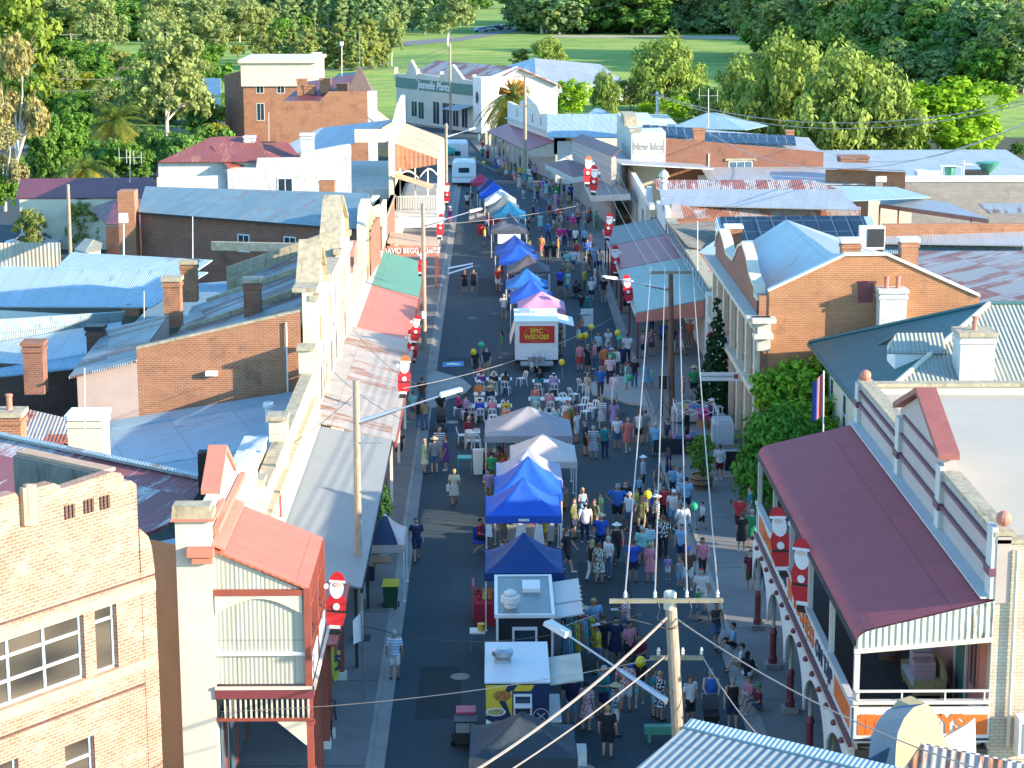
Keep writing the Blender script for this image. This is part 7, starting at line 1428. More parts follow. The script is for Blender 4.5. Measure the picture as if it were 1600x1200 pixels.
crowd(30,((825,318),(895,322),(868,262),(770,262)),'in the far crowd near the store posts')
crowd(22,((770,275),(830,285),(800,225),(735,225)),'far up the street')
crowd(10,((880,470),(950,480),(935,405),(870,400)),'beside the blue and pink tents')
crowd(7,((905,660),(1010,660),(990,560),(900,530)),'right of the dining tables')
crowd(6,((1048,560),(1085,560),(1060,470),(1030,470)),'under the pale green awning',.13)
crowd(7,((975,490),(990,480),(965,410),(955,415)),'on the right footpath',.13)
crowd(9,((985,880),(1075,880),(1060,770),(985,770)),'in the crowd beside the blue tents')
crowd(6,((900,1080),(1010,1080),(1000,1000),(900,1000)),'near the food vans')
for x,y,w in ((757,385,'behind the blue tent'),(760,362,'at the left of the grey tent'),(762,350,'at the left of the grey tent'),(778,455,'at the left of the blue tents'),(784,445,'at the left of the blue tents'),(787,500,'beside the pink tent'),(795,497,'beside the pink tent'),(784,560,'left of the white food trailer'),(825,400,'beside the blue tent'),(800,455,'under a blue tent'),(815,500,'under the pink tent'),(786,860,'under the front blue tent'),(850,862,'under the front blue tent'),(768,760,'left of the lilac tent'),(764,790,'left of the blue tents')): P(x,y,rr2.choice(['stand','hold']),rr2.choice([0,90,-90,180]),rr2.choice(tops)+' tee',rr2.choice(bots)+' shorts',rr2.choice(hds),rr2.uniform(1.6,1.78),1,w)
P(750,858,'sit',60,'red tee','black shorts','black short',1.7,1,'in a blue folding chair')
print('people',NP[0])
# ================================================================ TENTS, VANS, FURNITURE
FAB={}
def fab(c,name='tent_fabric'):
 k=tuple(c)
 if k not in FAB:
  m=FAB[k]=paint(c,.7,.07,.8,name=name);bump(m.node_tree,m.node_tree.nodes['Principled BSDF'],noise(m.node_tree,uvn(m.node_tree,1,.6),2.2,4),.6,.08)
 return FAB[k]
def gazebo(pl,pr,ze,zp,col,label,depth=None,frame='metalw',val=.28,sag=.35,colb=None,side=None):
 """pl,pr: pixels of the near-left and near-right eave corners at height ze"""
 a=G(pl[0],pl[1],ze);b=G(pr[0],pr[1],ze);w_=abs(b.x-a.x);d=depth or w_;y=(a.y+b.y)/2;cx=(a.x+b.x)/2;c=V((cx,y+d/2,0))
 r=thing('market_tent',label,'tent',c,0,'pop up tents along the road');m=fab(col);mb=MB();n=8
 cor=[(-w_/2,-d/2),(w_/2,-d/2),(w_/2,d/2),(-w_/2,d/2)]
 def hgt(t): return ze+(zp-ze)*(t if sag==0 else (t**(1+sag*1.2)))
 mi_=0
 for i in range(4):
  x0,y0_=cor[i];x1,y1_=cor[(i+1)%4]
  for j in range(n):
   t0,t1=j/n,(j+1)/n
   for k in range(6):
    s0,s1=k/6,(k+1)/6
    def pt(t,s):
     ex=x0+(x1-x0)*s;ey=y0_+(y1_-y0_)*s;x=ex*(1-t);yy=ey*(1-t);ridge=abs(s-.5)*2;z=hgt(t)-(1-ridge)*.10*math.sin(PI*min(1,t*1.1))
     return c+V((x,yy,z))
    if t1>=.999: mb.poly([pt(t0,s0),pt(t0,s1),pt(1,.5)],0,None,True)
    else: mb.poly([pt(t0,s0),pt(t0,s1),pt(t1,s1),pt(t1,s0)],0,None,True)
 mb.build('canopy',m,r,True)
 vb=MB()
 for i in range(4):
  x0,y0_=cor[i];x1,y1_=cor[(i+1)%4]
  A=[c+V((x0*1.005,y0_*1.005,ze-val)),c+V((x1*1.005,y1_*1.005,ze-val)),c+V((x1*1.005,y1_*1.005,ze+.015)),c+V((x0*1.005,y0_*1.005,ze+.015))]
  B=[p*1.0-V((x0+x1,y0_+y1_,0)).normalized()*.015 for p in A];vb.poly(A);vb.poly(list(reversed(B)))
 vb.build('valance',fab([x*.92 for x in col]) if colb is None else fab(colb),r)
 for x,yy in cor:
  lb=MB();p=c+V((x*.97,yy*.97,0));lb.box(p.x-.025,p.y-.025,0.01,p.x+.025,p.y+.025,ze);lb.box(p.x-.06,p.y-.06,0.01,p.x+.06,p.y+.06,.03);lb.build('leg',M[frame],r)
 fb=MB()
 for i in range(4):
  x0,y0_=cor[i];x1,y1_=cor[(i+1)%4];A=c+V((x0*.97,y0_*.97,ze-.1));B=c+V((x1*.97,y1_*.97,ze-.1));m_=A.lerp(B,.5);q=V((0,0,.3))
  fb.tube(A,m_-q,.012,.012,4);fb.tube(m_-q,B,.012,.012,4)
 fb.build('truss',M[frame],r)
 return r,c,w_,d
blue=(.012,.09,.52);lilac=(.42,.42,.55);slate=(.12,.13,.16)
TN=[((733,1183),(903,1190),2.2,3.1,(.03,.045,.06),'dark slate tent cut by the bottom edge in front of the painted food van',2.6),
((757,896),(882,896),2.15,3.25,(.006,.045,.19),'dark navy blue tent in front of the grey roofed food van',3),
((758,807),(878,807),2.15,3.35,(.01,.09,.50),'front bright blue tent with white logo patch',3),
((772,770),(880,775),2.15,3.4,(.012,.11,.52),'second bright blue tent behind the front one',3),
((775,752),(879,750),2.15,3.2,(.40,.40,.52),'lilac white tent behind the two bright blue tents',3),
((797,722),(902,722),2.2,3.1,(.58,.50,.46),'cream pink tent right of the lilac tent',3),
((757,682),(895,682),2.15,3.2,(.30,.29,.32),'pale grey tent at the near end of the dining tables',3.3),
((809,484),(884,484),2.3,3.2,(.62,.28,.42),'pink tent just behind the white food trailer',3),
((797,468),(864,468),2.15,3.25,(.012,.09,.48),'bright blue tent just behind the pink tent',3),
((790,449),(857,449),2.15,3.2,(.02,.14,.42),'mid blue tent two behind the pink tent',3),
((792,425),(860,425),2.15,3.2,(.10,.09,.10),'charcoal tent between the blue tents',3),
((780,408),(841,408),2.15,3.2,(.01,.09,.52),'royal blue tent just past the bright strip of sunlight',3),
((773,394),(836,393),2.15,3.2,(.015,.06,.28),'navy blue tent directly behind the royal blue one',3),
((767,360),(824,360),2.15,3.4,(.10,.11,.14),'dark grey tent with white front panel',3),
((770,337),(822,337),2.15,3.2,(.01,.15,.30),'teal blue tent behind the dark grey tent',3),
((763,327),(812,327),2.15,3.2,(.13,.17,.18),'grey green tent behind the teal blue tent',3),
((757,317),(807,317),2.15,3.2,(.60,.62,.62),'pure white tent in the far row',3),
((749,306),(795,306),2.15,3.3,(.012,.10,.55),'bright blue tent just behind the pure white tent',3),
((745,298),(787,298),2.15,3.3,(.03,.05,.17),'navy and white tent behind the far bright blue tent',3),
((735,286),(766,286),2.2,3.0,(.50,.04,.10),'crimson tent at the far end of the row beside the caravan',2.6),
((655,236),(710,238),2.2,3.6,(.015,.34,.27),'turquoise green tent at the far left of the street end',4),
((640,224),(690,226),2.2,3.6,(.01,.08,.35),'blue tent behind the turquoise tent',4),
((622,220),(662,222),2.2,3.6,(.03,.05,.16),'dark blue tent farthest left behind the balcony building',4)]
TENT=[]
for i,t in enumerate(TN):
 v=.28 if i not in (9,10) else .12
 TENT.append(gazebo(t[0],t[1],t[2],t[3],t[4],t[5],t[6],val=v,sag=.35 if i not in (6,5,7,16) else .05))
def lg(px,py,Y,w_,h_,m,label):
 pass
r,c,w_,d=TENT[2];o=MB().box(c.x-.2,c.y-d/2-.03,1.96,c.x+.22,c.y-d/2-.02,2.06).build('logo_patch',M['white'],r)
r,c,w_,d=TENT[13];o=MB().box(c.x-.9,c.y-d/2-.04,1.1,c.x+.9,c.y-d/2-.02,1.85).build('front_panel',M['white'],r)
lt=gazebo((568,848),(631,857),2.2,3.1,(.55,.42,.40),'navy and cream tent beside the timber pole on the left footpath',2.6)
r,c,w_,d=lt;A=[c+V((x,y,0)) for x,y in ((-w_/2,-d/2),(w_/2,-d/2))];MB().poly([A[0].lerp(A[1],.15)+V((0,-.0,2.23)),A[0].lerp(A[1],.85)+V((0,0,2.23)),c+V((.1,-.25,3.05)),c+V((-.1,-.25,3.05))]).build('navy_stripe',fab((.02,.035,.08)),r)
def stall(c,w_,label,n=10,seed=1,col=None,rz=0,z=0,group='stall tables'):
 r=thing('stall_table',label,'table',V((c[0],c[1],z)),0,group);R_=random.Random(seed)
 col=col or R_.choice([(.04,.04,.05),(.6,.58,.55),(.3,.04,.06),(.03,.06,.2),(.35,.22,.1)])
 MB().box(c[0]-w_/2,c[1]-.37,z+.12,c[0]+w_/2,c[1]+.37,z+.76).build('tablecloth',fab(col,'cloth'),r);b=MB()
 for sx_ in (-1,1):
  for sy_ in (-1,1): b.box(c[0]+sx_*(w_/2-.08)-.02,c[1]+sy_*.3-.02,z+.0,c[0]+sx_*(w_/2-.08)+.02,c[1]+sy_*.3+.02,z+.2)
 b.build('legs',M['metal'],r)
 PAL=[(.6,.1,.1),(.65,.5,.1),(.1,.3,.12),(.1,.2,.5),(.6,.55,.5),(.5,.25,.1),(.5,.2,.4),(.2,.12,.08),(.7,.7,.7)]
 for k in range(n):
  x=c[0]-w_/2+.15+(w_-.3)*(k+.5)/n;y=c[1]+R_.uniform(-.2,.2);h_=R_.uniform(.08,.3);q=R_.uniform(.06,.13);cc=fab(R_.choice(PAL),'goods')
  g_=MB();
  if R_.random()<.5: g_.box(x-q,y-q,z+.765,x+q,y+q,z+.765+h_)
  else: g_.lathe([(q*.8,z+.765),(q,z+.765+h_*.6),(q*.5,z+.765+h_)],(x,y,0),9)
  tag(g_.build('stall_goods',cc),'small goods set out on a market table','goods','goods on the stall tables')
for i in (2,3,6,5,8,10,11,13,16):
 r,c,w_,d=TENT[i];stall((c.x,c.y-d/2+.55),w_*.75,f'covered trestle table under the {["","","front bright blue","second bright blue","","cream pink","pale grey","","bright blue","","charcoal","royal blue","","dark grey","","","pure white"][i]} tent',8,i)
def hang(px,py,z,w_,h_,c,label,n=1):
 p=G(px,py,z)
 mb=MB();mb.poly([p+V((-w_*.3,0,0)),p+V((w_*.3,0,0)),p+V((w_*.5,.02,-h_)),p+V((-w_*.5,.02,-h_))]);mb.poly([p+V((-w_*.5,.06,-h_)),p+V((w_*.5,.06,-h_)),p+V((w_*.3,.04,0)),p+V((-w_*.3,.04,0))])
 tag(mb.build('hanging_garment',fab(c,'garment')),label,'garment')
hang(814,820,1.85,.5,.75,(.7,.7,.72),'white garment hanging from the front blue tent, left one')
hang(842,820,1.85,.45,.8,(.7,.7,.72),'white garment hanging from the front blue tent, right one')
hang(764,820,1.85,.3,.5,(.7,.7,.72),'narrow white towel hanging at the left corner of the front blue tent')
def rack(px,py,cols,label,L_=1.5,ang=0):
 p=G(px,py);r=thing('clothes_rack',label,'clothes rack',p);d=V((math.cos(ang),math.sin(ang),0));a=p-d*L_/2;b=p+d*L_/2
 MB().tube(a,a+V((0,0,1.6)),.02,.02,5).tube(b,b+V((0,0,1.6)),.02,.02,5).tube(a+V((0,0,1.6)),b+V((0,0,1.6)),.02,.02,5).build('frame',M['metal'],r)
 R_=random.Random(px)
 for k in range(len(cols)*2):
  t=(k+.5)/(len(cols)*2);q=a.lerp(b,t);n_=V((-d.y,d.x,0))*.22;mb=MB();mb.prism([q-n_+V((0,0,.55+R_.uniform(0,.25))),q+n_+V((0,0,.6)),q+n_+d*.06+V((0,0,.6)),q-n_+d*.06+V((0,0,.6))],[q-n_*.6+V((0,0,1.55)),q+n_*.6+V((0,0,1.55)),q+n_*.6+d*.05+V((0,0,1.55)),q-n_*.6+d*.05+V((0,0,1.55))]);mb.build('garment',cloth(cols[k%len(cols)]),r)
rack(803,735,['teal','brown','black','coral','olive','navy'],'clothes rack of dark garments left of the cream pink tent',1.8)
rack(889,688,['orange','green','yellow','maroon','teal'],'colourful clothes rack at the right corner of the pale grey tent',1.2,1.2)
rack(905,1040,['sky','aqua','teal','yellow','lime','orange'],'bright floral clothes rack right of the grey roofed food van',1.6,.8)
def chair_proto():
 r=thing('plastic_chair','white moulded plastic chair','chair',(0,0,0),0,'white plastic dining chairs');W=M['chairw']=paint((.74,.75,.76),.35,.03,3,name='white_plastic')
 mb=MB();mb.box(-.21,-.22,.42,.21,.21,.45);mb.build('seat',W,r)
 bk=MB();Z0,Z1=.46,.84
 for x0,x1 in ((-.21,-.15),(-.03,.03),(.15,.21)): bk.prism([(x0,.2,Z0),(x1,.2,Z0),(x1,.225,Z0),(x0,.225,Z0)],[(x0,.29,Z1-.1),(x1,.29,Z1-.1),(x1,.315,Z1-.1),(x0,.315,Z1-.1)])
 n=8
 for k in range(n):
  a0,a1=PI*k/n,PI*(k+1)/n;bk.prism([(.21*math.cos(a0),.285,Z1-.12),(.21*math.cos(a1),.285,Z1-.12),(.21*math.cos(a1),.315,Z1-.12),(.21*math.cos(a0),.315,Z1-.12)],[(.21*math.cos(a0),.3,Z1-.1+.1*math.sin(a0)),(.21*math.cos(a1),.3,Z1-.1+.1*math.sin(a1)),(.21*math.cos(a1),.33,Z1-.1+.1*math.sin(a1)),(.21*math.cos(a0),.33,Z1-.1+.1*math.sin(a0))])
 bk.build('backrest',W,r)
 for sx_ in (-1,1):
  for sy_ in (-1,1): MB().prism([(sx_*.23-.02,sy_*.23-.02,0.01),(sx_*.23+.02,sy_*.23-.02,0.01),(sx_*.23+.02,sy_*.23+.02,0.01),(sx_*.23-.02,sy_*.23+.02,0.01)],[(sx_*.19-.025,sy_*.19-.025,.43),(sx_*.19+.025,sy_*.19-.025,.43),(sx_*.19+.025,sy_*.19+.025,.43),(sx_*.19-.025,sy_*.19+.025,.43)]).build('leg',W,r)
 return r
CH=chair_proto();_first=[True];_cl=set()
def chair(p,rz,label):
 p=p if isinstance(p,Vector) else G(*p)
 if label in _cl: label=label
 _cl.add(label)
 if _first[0]: CH.location=p;CH.rotation_euler=(0,0,rz);CH['label']=label;_first[0]=False;_kc.clear();_kc[CH]=kids(CH);[_kc.setdefault(k,[]) for k in _kc[CH]];return CH
 return dup(CH,p,rz,label)
def table(pl,pr,label,dp=.75):
 a=G(*pl,.74);b=G(*pr,.74);cx=(a.x+b.x)/2;y=(a.y+b.y)/2;w_=abs(b.x-a.x);r=thing('dining_table',label,'table',V((cx,y,0)),0,'long white dining tables')
 MB().box(cx-w_/2,y,.70,cx+w_/2,y+dp,.74).build('tabletop',M['white'],r)
 for sx_ in (-1,1):
  for yy in (.08,dp-.08): MB().box(cx+sx_*(w_/2-.1)-.02,y+yy-.02,.01,cx+sx_*(w_/2-.1)+.02,y+yy+.02,.7).build('leg',M['metal'],r)
 R_=random.Random(int(pl[0]));
 for k in range(5): 
  x=cx+R_.uniform(-.45,.45)*w_;yy=y+R_.uniform(.15,dp-.15);tag(MB().lathe([(.04,.745),(.045,.87)],(x,yy,0),8).build('cup',fab(R_.choice([(.7,.7,.7),(.6,.5,.3),(.3,.5,.4),(.5,.1,.1)]),'cup')),'small cup on a white dining table','cup','cups on the dining tables')
 return cx,y,w_
rs=random.Random(12);WH=['back row','second row','third row','fourth row','right hand','lower right','left hand']
tabs=[((742,594),(800,594),'back left white dining table'),((740,617),(776,617),'second white dining table from the back left'),((738,636),(800,636),'middle white dining table'),((762,659),(800,659),'white dining table by the grey tent'),((832,597),(875,597),'wooden topped dining table'),((826,625),(893,625),'long right hand white table'),((838,650),(898,650),'white table behind the grey tent peak'),((728,676),(750,676),'small white table left of the tent')]
tl=[]
for i,(a,b,l) in enumerate(tabs):
 cx,y,w_=table(a,b,l);n=max(2,int(w_/.62))
 for k in range(n):
  x=cx-w_/2+w_*(k+.5)/n
  for sd_,rz,nm in ((-.35,PI,'near'),(1.1,0,'far')):
   if rs.random()<.12: continue
   ps=V((x+rs.uniform(-.05,.05),y+sd_+rs.uniform(-.06,.06),0));chair(ps,rz+rs.uniform(-.25,.25),f'number {k+1} chair from the left, {nm} side, {l}'.replace('number 1 ch','first ch').replace('number 2 ch','second ch').replace('number 3 ch','third ch').replace('number 4 ch','fourth ch').replace('number 5 ch','fifth ch'))
   if rs.random()<.42: tl.append((ps,rz,i))
for j,(ps,rz,i) in enumerate(tl): P(ps+V((0,.0,0)),None,'sit',math.degrees(rz),rs.choice(tops)+' '+rs.choice(['tee','shirt','blouse']),rs.choice(bots)+' '+rs.choice(['shorts','trousers']),rs.choice(hds),1.7,1.0,'at a dining table')
for (x,y,rz,l) in ((716,650,-1.5,'white chair holding the person in magenta left of the tables'),(728,655,-1.3,'white chair beside the magenta seated person'),(742,657,2.4,'turned white chair left of the small table'),(723,693,1.6,'white chair facing right below the seated pair'),(735,695,3.0,'white chair second left of the pale grey tent'),(815,603,-1.0,'tilted white chair standing alone between the table groups'),(910,645,-.6,'white chair stacked leftmost in the loose trio'),(916,655,-.8,'white chair in front of the loose trio'),(926,650,-.7,'white chair rightmost of the loose trio'),(911,613,2.2,'white chair right of the wooden topped table'),(897,628,2.2,'white chair at the right end of the long table'),(1125,660,.2,'white chair beside the wrapped furniture on the right footpath')): chair(G(x,y,.13 if x>1100 else 0),rz,l)
P(G(716,650)+V((0,0,0)),None,'sit',100,'magenta tee','navy trousers','brown short',1.7,1.05,'left of the tables');P(G(728,655),None,'sit',120,'lilac blouse','navy trousers','black hat',1.7,1.05,'left of the tables')
def vbox(r,x0,y0,z0,x1,y1,z1,name,m): return MB().box(x0,y0,z0,x1,y1,z1).build(name,m if not isinstance(m,str) else M[m],r)
def wheel(r,x,y,rad=.32,axis='x',w_=.2):
 t=MB().tube((x-w_/2,y,rad+.01),(x+w_/2,y,rad+.01),rad,rad,14).build('tyre',M['black'],r);MB().tube((x-w_/2-.01,y,rad+.01),(x+w_/2+.01,y,rad+.01),rad*.55,rad*.55,10).build('rim',M['metal'],t)
a=G(805,553,.9);b=G(872,553,.9);x0,x1,y=a.x,b.x,(a.y+b.y)/2
tr=thing('food_trailer','white food trailer with red and yellow lettered panel and gas bottles','trailer',((x0+x1)/2,y+2,0))
zt=AY(840,497,y).z
vbox(tr,x0,y,.55,x1,y+4.2,2.75,'body','white');vbox(tr,x0-.04,y-.04,2.75,x1+.04,y+4.25,2.83,'roof','whitep' if 'whitep' in M else 'metalw')
vbox(tr,x0+.25,y-.03,1.55,x1-.2,y-.01,2.55,'red_panel',paint((.55,.03,.02),.5,.06,3,name='red_panel'))
ylw=paint((.75,.52,.03),.5,.05,3,name='yellow_lettering');text_part('lettering','EPIC',.36,ylw,tr,((x0+x1)/2,y-.05,2.25),(R(90),0,0),bold=.012);text_part('lettering','WEDGES',.36,ylw,tr,((x0+x1)/2,y-.05,1.9),(R(90),0,0),bold=.012)
mb=MB()
for k in range(24): t0,t1=2*PI*k/24,2*PI*(k+1)/24;mb.tube(((x0+x1)/2+.72*math.cos(t0),y-.04,2.07+.42*math.sin(t0)),((x0+x1)/2+.72*math.cos(t1),y-.04,2.07+.42*math.sin(t1)),.008,.008,4)
mb.build('oval_outline',ylw,tr)
MB().slab([(x1,y+.6,2.7),(x1+.95,y+.6,2.45),(x1+.95,y+3.4,2.45),(x1,y+3.4,2.7)],.05).build('hatch_awning',M['white'],tr);MB().slab([(x0-.3,y+.5,1.4),(x0,y+.5,2.5),(x0,y+3.2,2.5),(x0-.3,y+3.2,1.4)],.04).build('side_flap',M['white'],tr)
vbox(tr,x0+.25,y+2.6,2.83,x0+.9,y+3.4,3.0,'roof_vent','metal');vbox(tr,x0+1.2,y+2.7,2.83,x0+1.7,y+3.2,2.95,'roof_hatch','white')
MB().box(x0+.3,y-1.1,.4,x1-.3,y,.5).tube(((x0+x1)/2,y-1.1,.45),((x0+x1)/2,y-1.8,.45),.05).build('drawbar',M['metal'],tr)
for wx_ in (x0+.1,x1-.1): wheel(tr,wx_,y+2.2)
for k,(dx,dy) in enumerate(((-.35,-.5),(0,-.5),(.35,-.5),(-.3,-1.0))):
 q=V(((x0+x1)/2+.0+dx,y+dy,.5 if k<3 else .02));g_=thing('gas_bottle',f'grey gas bottle {["left of three on the trailer drawbar","middle of three on the trailer drawbar","right of three on the trailer drawbar","standing on the road in front of the trailer"][k]}','gas bottle',q,0,'gas bottles at the food trailer');rel(MB().lathe([(.12,0),(.15,.05),(.155,.35),(.1,.45),(.04,.48)],(0,0,0),12),g_).build('cylinder',M['metal'],g_);rel(MB().lathe([(.09,.45),(.09,.56)],(0,0,0),10),g_).build('collar',M['metalw'],g_)
zt=2.6;a=G(774,962,zt);b=G(866,962,zt);c_=G(776,900,zt);x0,x1,y,yb=a.x,b.x,a.y,c_.y
fv=thing('food_van','black food van with grey aluminium roof, two open hatches and a dark serving window','food van',((x0+x1)/2,y+2,0))
vbox(fv,x0+.05,y+.05,.45,x1-.05,yb-.05,zt-.06,'body',paint((.015,.02,.025),.4,.1,2,name='black_van_paint'));vbox(fv,x0,y,zt-.06,x1,yb,zt,'roof',paint((.16,.21,.22),.4,.15,1.2,.3,stain=.2,staincol=(.3,.33,.33),name='aluminium_roof'))
MB().box(x0-.03,y-.03,zt-.08,x0+.08,yb+.03,zt+.04).box(x1-.08,y-.03,zt-.08,x1+.03,yb+.03,zt+.04).box(x0+.08,y-.03,zt-.08,x1-.08,y+.08,zt+.04).box(x0+.08,yb-.08,zt-.08,x1-.08,yb+.03,zt+.04).build('roof_edge',M['metalw'],fv)
for x in (x0+.02,x1-.1): vbox(fv,x,y,.45,x+.08,y+.08,zt-.08,'corner_trim','metalw')
fm=MB();xa,xb=x0+.55,x1-.55;fm.box(xa,y-.02,1.0,xb,y+.04,1.07).box(xa,y-.02,2.1,xb,y+.04,2.2).box(xa,y-.02,1.07,xa+.07,y+.04,2.1).box(xb-.07,y-.02,1.07,xb,y+.04,2.1);wf=fm.build('serving_window',M['metalw'],fv);vbox(wf,xa+.07,y-.0,1.07,xb-.07,y+.02,2.1,'pane','glass')
OFF[wf]=OFF[fv]
rv=MB();rv.lathe([(.2,zt),(.2,zt+.15),(.32,zt+.2),(.32,zt+.38),(.25,zt+.4)],(x0+.5,y+.9,0),14).lathe([(.2,zt+.42),(.22,zt+.5),(.1,zt+.58)],(x0+.5,y+.95,0),12);rv.build('exhaust_fan',M['offwhite'],fv)
MB().box(x1-1.0,yb-1.9,zt,x1-.4,yb-.9,zt+.14).build('roof_air_conditioner',M['white'],fv)
for k,(ya,ybb) in enumerate(((y+.2,y+1.5),(y+1.65,yb-.3))): MB().slab([(x1,ya,2.45),(x1+.95,ya,2.6),(x1+.95,ybb,2.6),(x1,ybb,2.45)],.05).build('open_hatch',M['palegrey'],fv)
for k in range(7): MB().ball((x1+.97,y+.3+k*.48,2.58),.035,6).build('hatch_bulb',M['white'],fv)
for wx_ in (x0+.15,x1-.15): wheel(fv,wx_,y+2.2)
zt=2.5;a=G(757,1066,zt);b=G(860,1066,zt);c_=G(757,1003,zt);x0,x1,y,yb=a.x,b.x,a.y,c_.y
pv=thing('painted_food_van','white roofed food van painted navy and yellow with pizza pictures','food van',((x0+x1)/2,y+2,0))
nv=paint((.012,.035,.10),.4,.08,2,name='navy_van_paint');yw=paint((.72,.50,.04),.5,.06,2,name='yellow_van_paint')
vbox(pv,x0+.03,y+.04,.4,x1-.03,yb-.04,zt-.05,'body',nv);vbox(pv,x0,y,zt-.05,x1,yb,zt,'roof',paint((.62,.66,.68),.4,.04,1,name='white_roof'))
def quad(pts,nm,m): MB().poly([V((x0+(x1-x0)*u_,y+.02,.45+(zt-.55)*v_)) for u_,v_ in pts]).build(nm,m,pv)
quad(((.02,1),(.36,1),(.22,.72),(.3,.6),(.02,.5)),'yellow_flash',yw);quad(((.50,1),(.76,1),(.7,.9),(.44,.9)),'yellow_flash',yw);quad(((.02,.45),(.14,.38),(.02,.22)),'white_flash',M['white']);quad(((.30,.80),(.42,.92),(.42,.45)),'yellow_flash',yw)
def disc(u_,v_,r_,nm,m,o=.0,sy_=.8):
 c=V((x0+(x1-x0)*u_,y+.0-o,.45+(zt-.55)*v_));mb=MB();mb.poly([c+V((r_*math.cos(t*PI/12),0,r_*sy_*math.sin(t*PI/12))) for t in range(24)]);mb.build(nm,m,pv)
def food(c1,c2,sc,nm):
 m,nt,b_=new_mat(nm);vo=nt.nodes.new('ShaderNodeTexVoronoi');vo.inputs['Scale'].default_value=sc;tc=nt.nodes.new('ShaderNodeTexCoord');L(nt,tc.outputs['Object'],vo.inputs['Vector']);L(nt,mixc(nt,ramp(nt,vo.outputs[0],.2,.6),c1,c2),b_.inputs['Base Color']);return m
disc(.28,.16,.68,'pizza_crust',paint((.5,.2,.07),.7,.1,3,name='crust'),.005);disc(.28,.16,.60,'pizza_topping',food((.65,.5,.3),(.25,.2,.06),9,'pizza_topping'),.012)
disc(.17,.57,.3,'plate_picture',M['white'],.006,.45);disc(.17,.57,.25,'plate_food',food((.1,.14,.04),(.5,.4,.15),22,'salad'),.012,.4);disc(.27,.83,.27,'basket_picture',food((.55,.27,.07),(.35,.13,.03),14,'fried_food'),.006,.6)
fm=MB();xa,xb=x0+(x1-x0)*.44,x0+(x1-x0)*.72;fm.box(xa,y-.03,1.45,xb,y+.03,1.5).box(xa,y-.03,2.05,xb,y+.03,2.12).box(xa,y-.03,1.5,xa+.05,y+.03,2.05).box(xb-.05,y-.03,1.5,xb,y+.03,2.05);wf=fm.build('serving_window',M['metalw'],pv);vbox(wf,xa+.05,y-.01,1.5,xb-.05,y+.01,2.05,'pane','glass');vbox(wf,xa,y-.35,1.8,xb,y-.03,1.84,'window_shelf','white')
text_part('lettering','Roky\'s',.46,yw,pv,(x0+(x1-x0)*.82,y-.01,.98),(R(90),0,R(0)),bold=.02,shear=.2);text_part('lettering','PIZZA',.34,yw,pv,(x0+(x1-x0)*.82,y-.01,.62),(R(90),0,0),bold=.015)
mb=MB()
cx_,cz_=x0+(x1-x0)*.86,1.42
for k in range(20): t0,t1=2*PI*k/20,2*PI*(k+1)/20;mb.tube((cx_+.24*math.cos(t0),y-.01,cz_+.24*math.sin(t0)),(cx_+.24*math.cos(t1),y-.01,cz_+.24*math.sin(t1)),.012,.012,4)
mb.tube((cx_-.12,y-.01,cz_+.1),(cx_+.12,y-.01,cz_-.1),.012).tube((cx_-.12,y-.01,cz_-.1),(cx_+.12,y-.01,cz_+.1),.012);mb.build('round_emblem',M['palegrey'],pv)
MB().slab([(x1,y+.2,2.35),(x1+1.0,y+.2,2.5),(x1+1.0,y+2.6,2.5),(x1,y+2.6,2.35)],.05).build('open_hatch',paint((.5,.48,.38),.6,.2,1.2,name='faded_hatch_print'),pv);vbox(pv,x1-.03,y+.3,1.1,x1+.35,y+2.6,1.15,'counter','white')
MB().lathe([(.24,zt),(.26,zt+.12),(.33,zt+.2),(.33,zt+.34),(.2,zt+.42)],(x0+.55,y+1.9,0),14).box(x0+.3,y+1.6,zt,x0+.8,y+2.2,zt+.08).build('exhaust_fan',M['metal'],pv)
for wx_ in (x0+.15,x1-.15): wheel(pv,wx_,y+2.2)
def caravan(px,py,w_,d,h_,label):
 p=G(px,py);c=thing('caravan',label,'caravan',p);pr=[(-w_/2,.45),(-w_/2,h_-.35),(-w_/2+.12,h_-.1),(-w_/2+.35,h_),(w_/2-.35,h_),(w_/2-.12,h_-.1),(w_/2,h_-.35),(w_/2,.45)]
 MB().prism([p+V((x,d,z)) for x,z in pr],[p+V((x,0,z)) for x,z in pr]).build('body',M['white'],c)
 f=MB().box(p.x-.55,p.y-.03,1.45,p.x+.55,p.y+.0,1.95).build('window',M['glass'],c);MB().box(p.x-w_/2-.01,p.y-.02,.95,p.x+w_/2+.01,p.y,1.05).build('stripe',M['metal'],c);MB().box(p.x-.4,p.y+1,h_,p.x+.4,p.y+1.8,h_+.12).build('roof_hatch',M['metalw'],c)
 for s in (-1,1): wheel(c,p.x+s*(w_/2-.1),p.y+d*.55)
caravan(725,292,2.4,4.2,2.5,'white caravan with dark rear window beside the turquoise awning stall');caravan(712,264,2.7,5,2.8,'larger white caravan behind the first one, beside the balcony building')
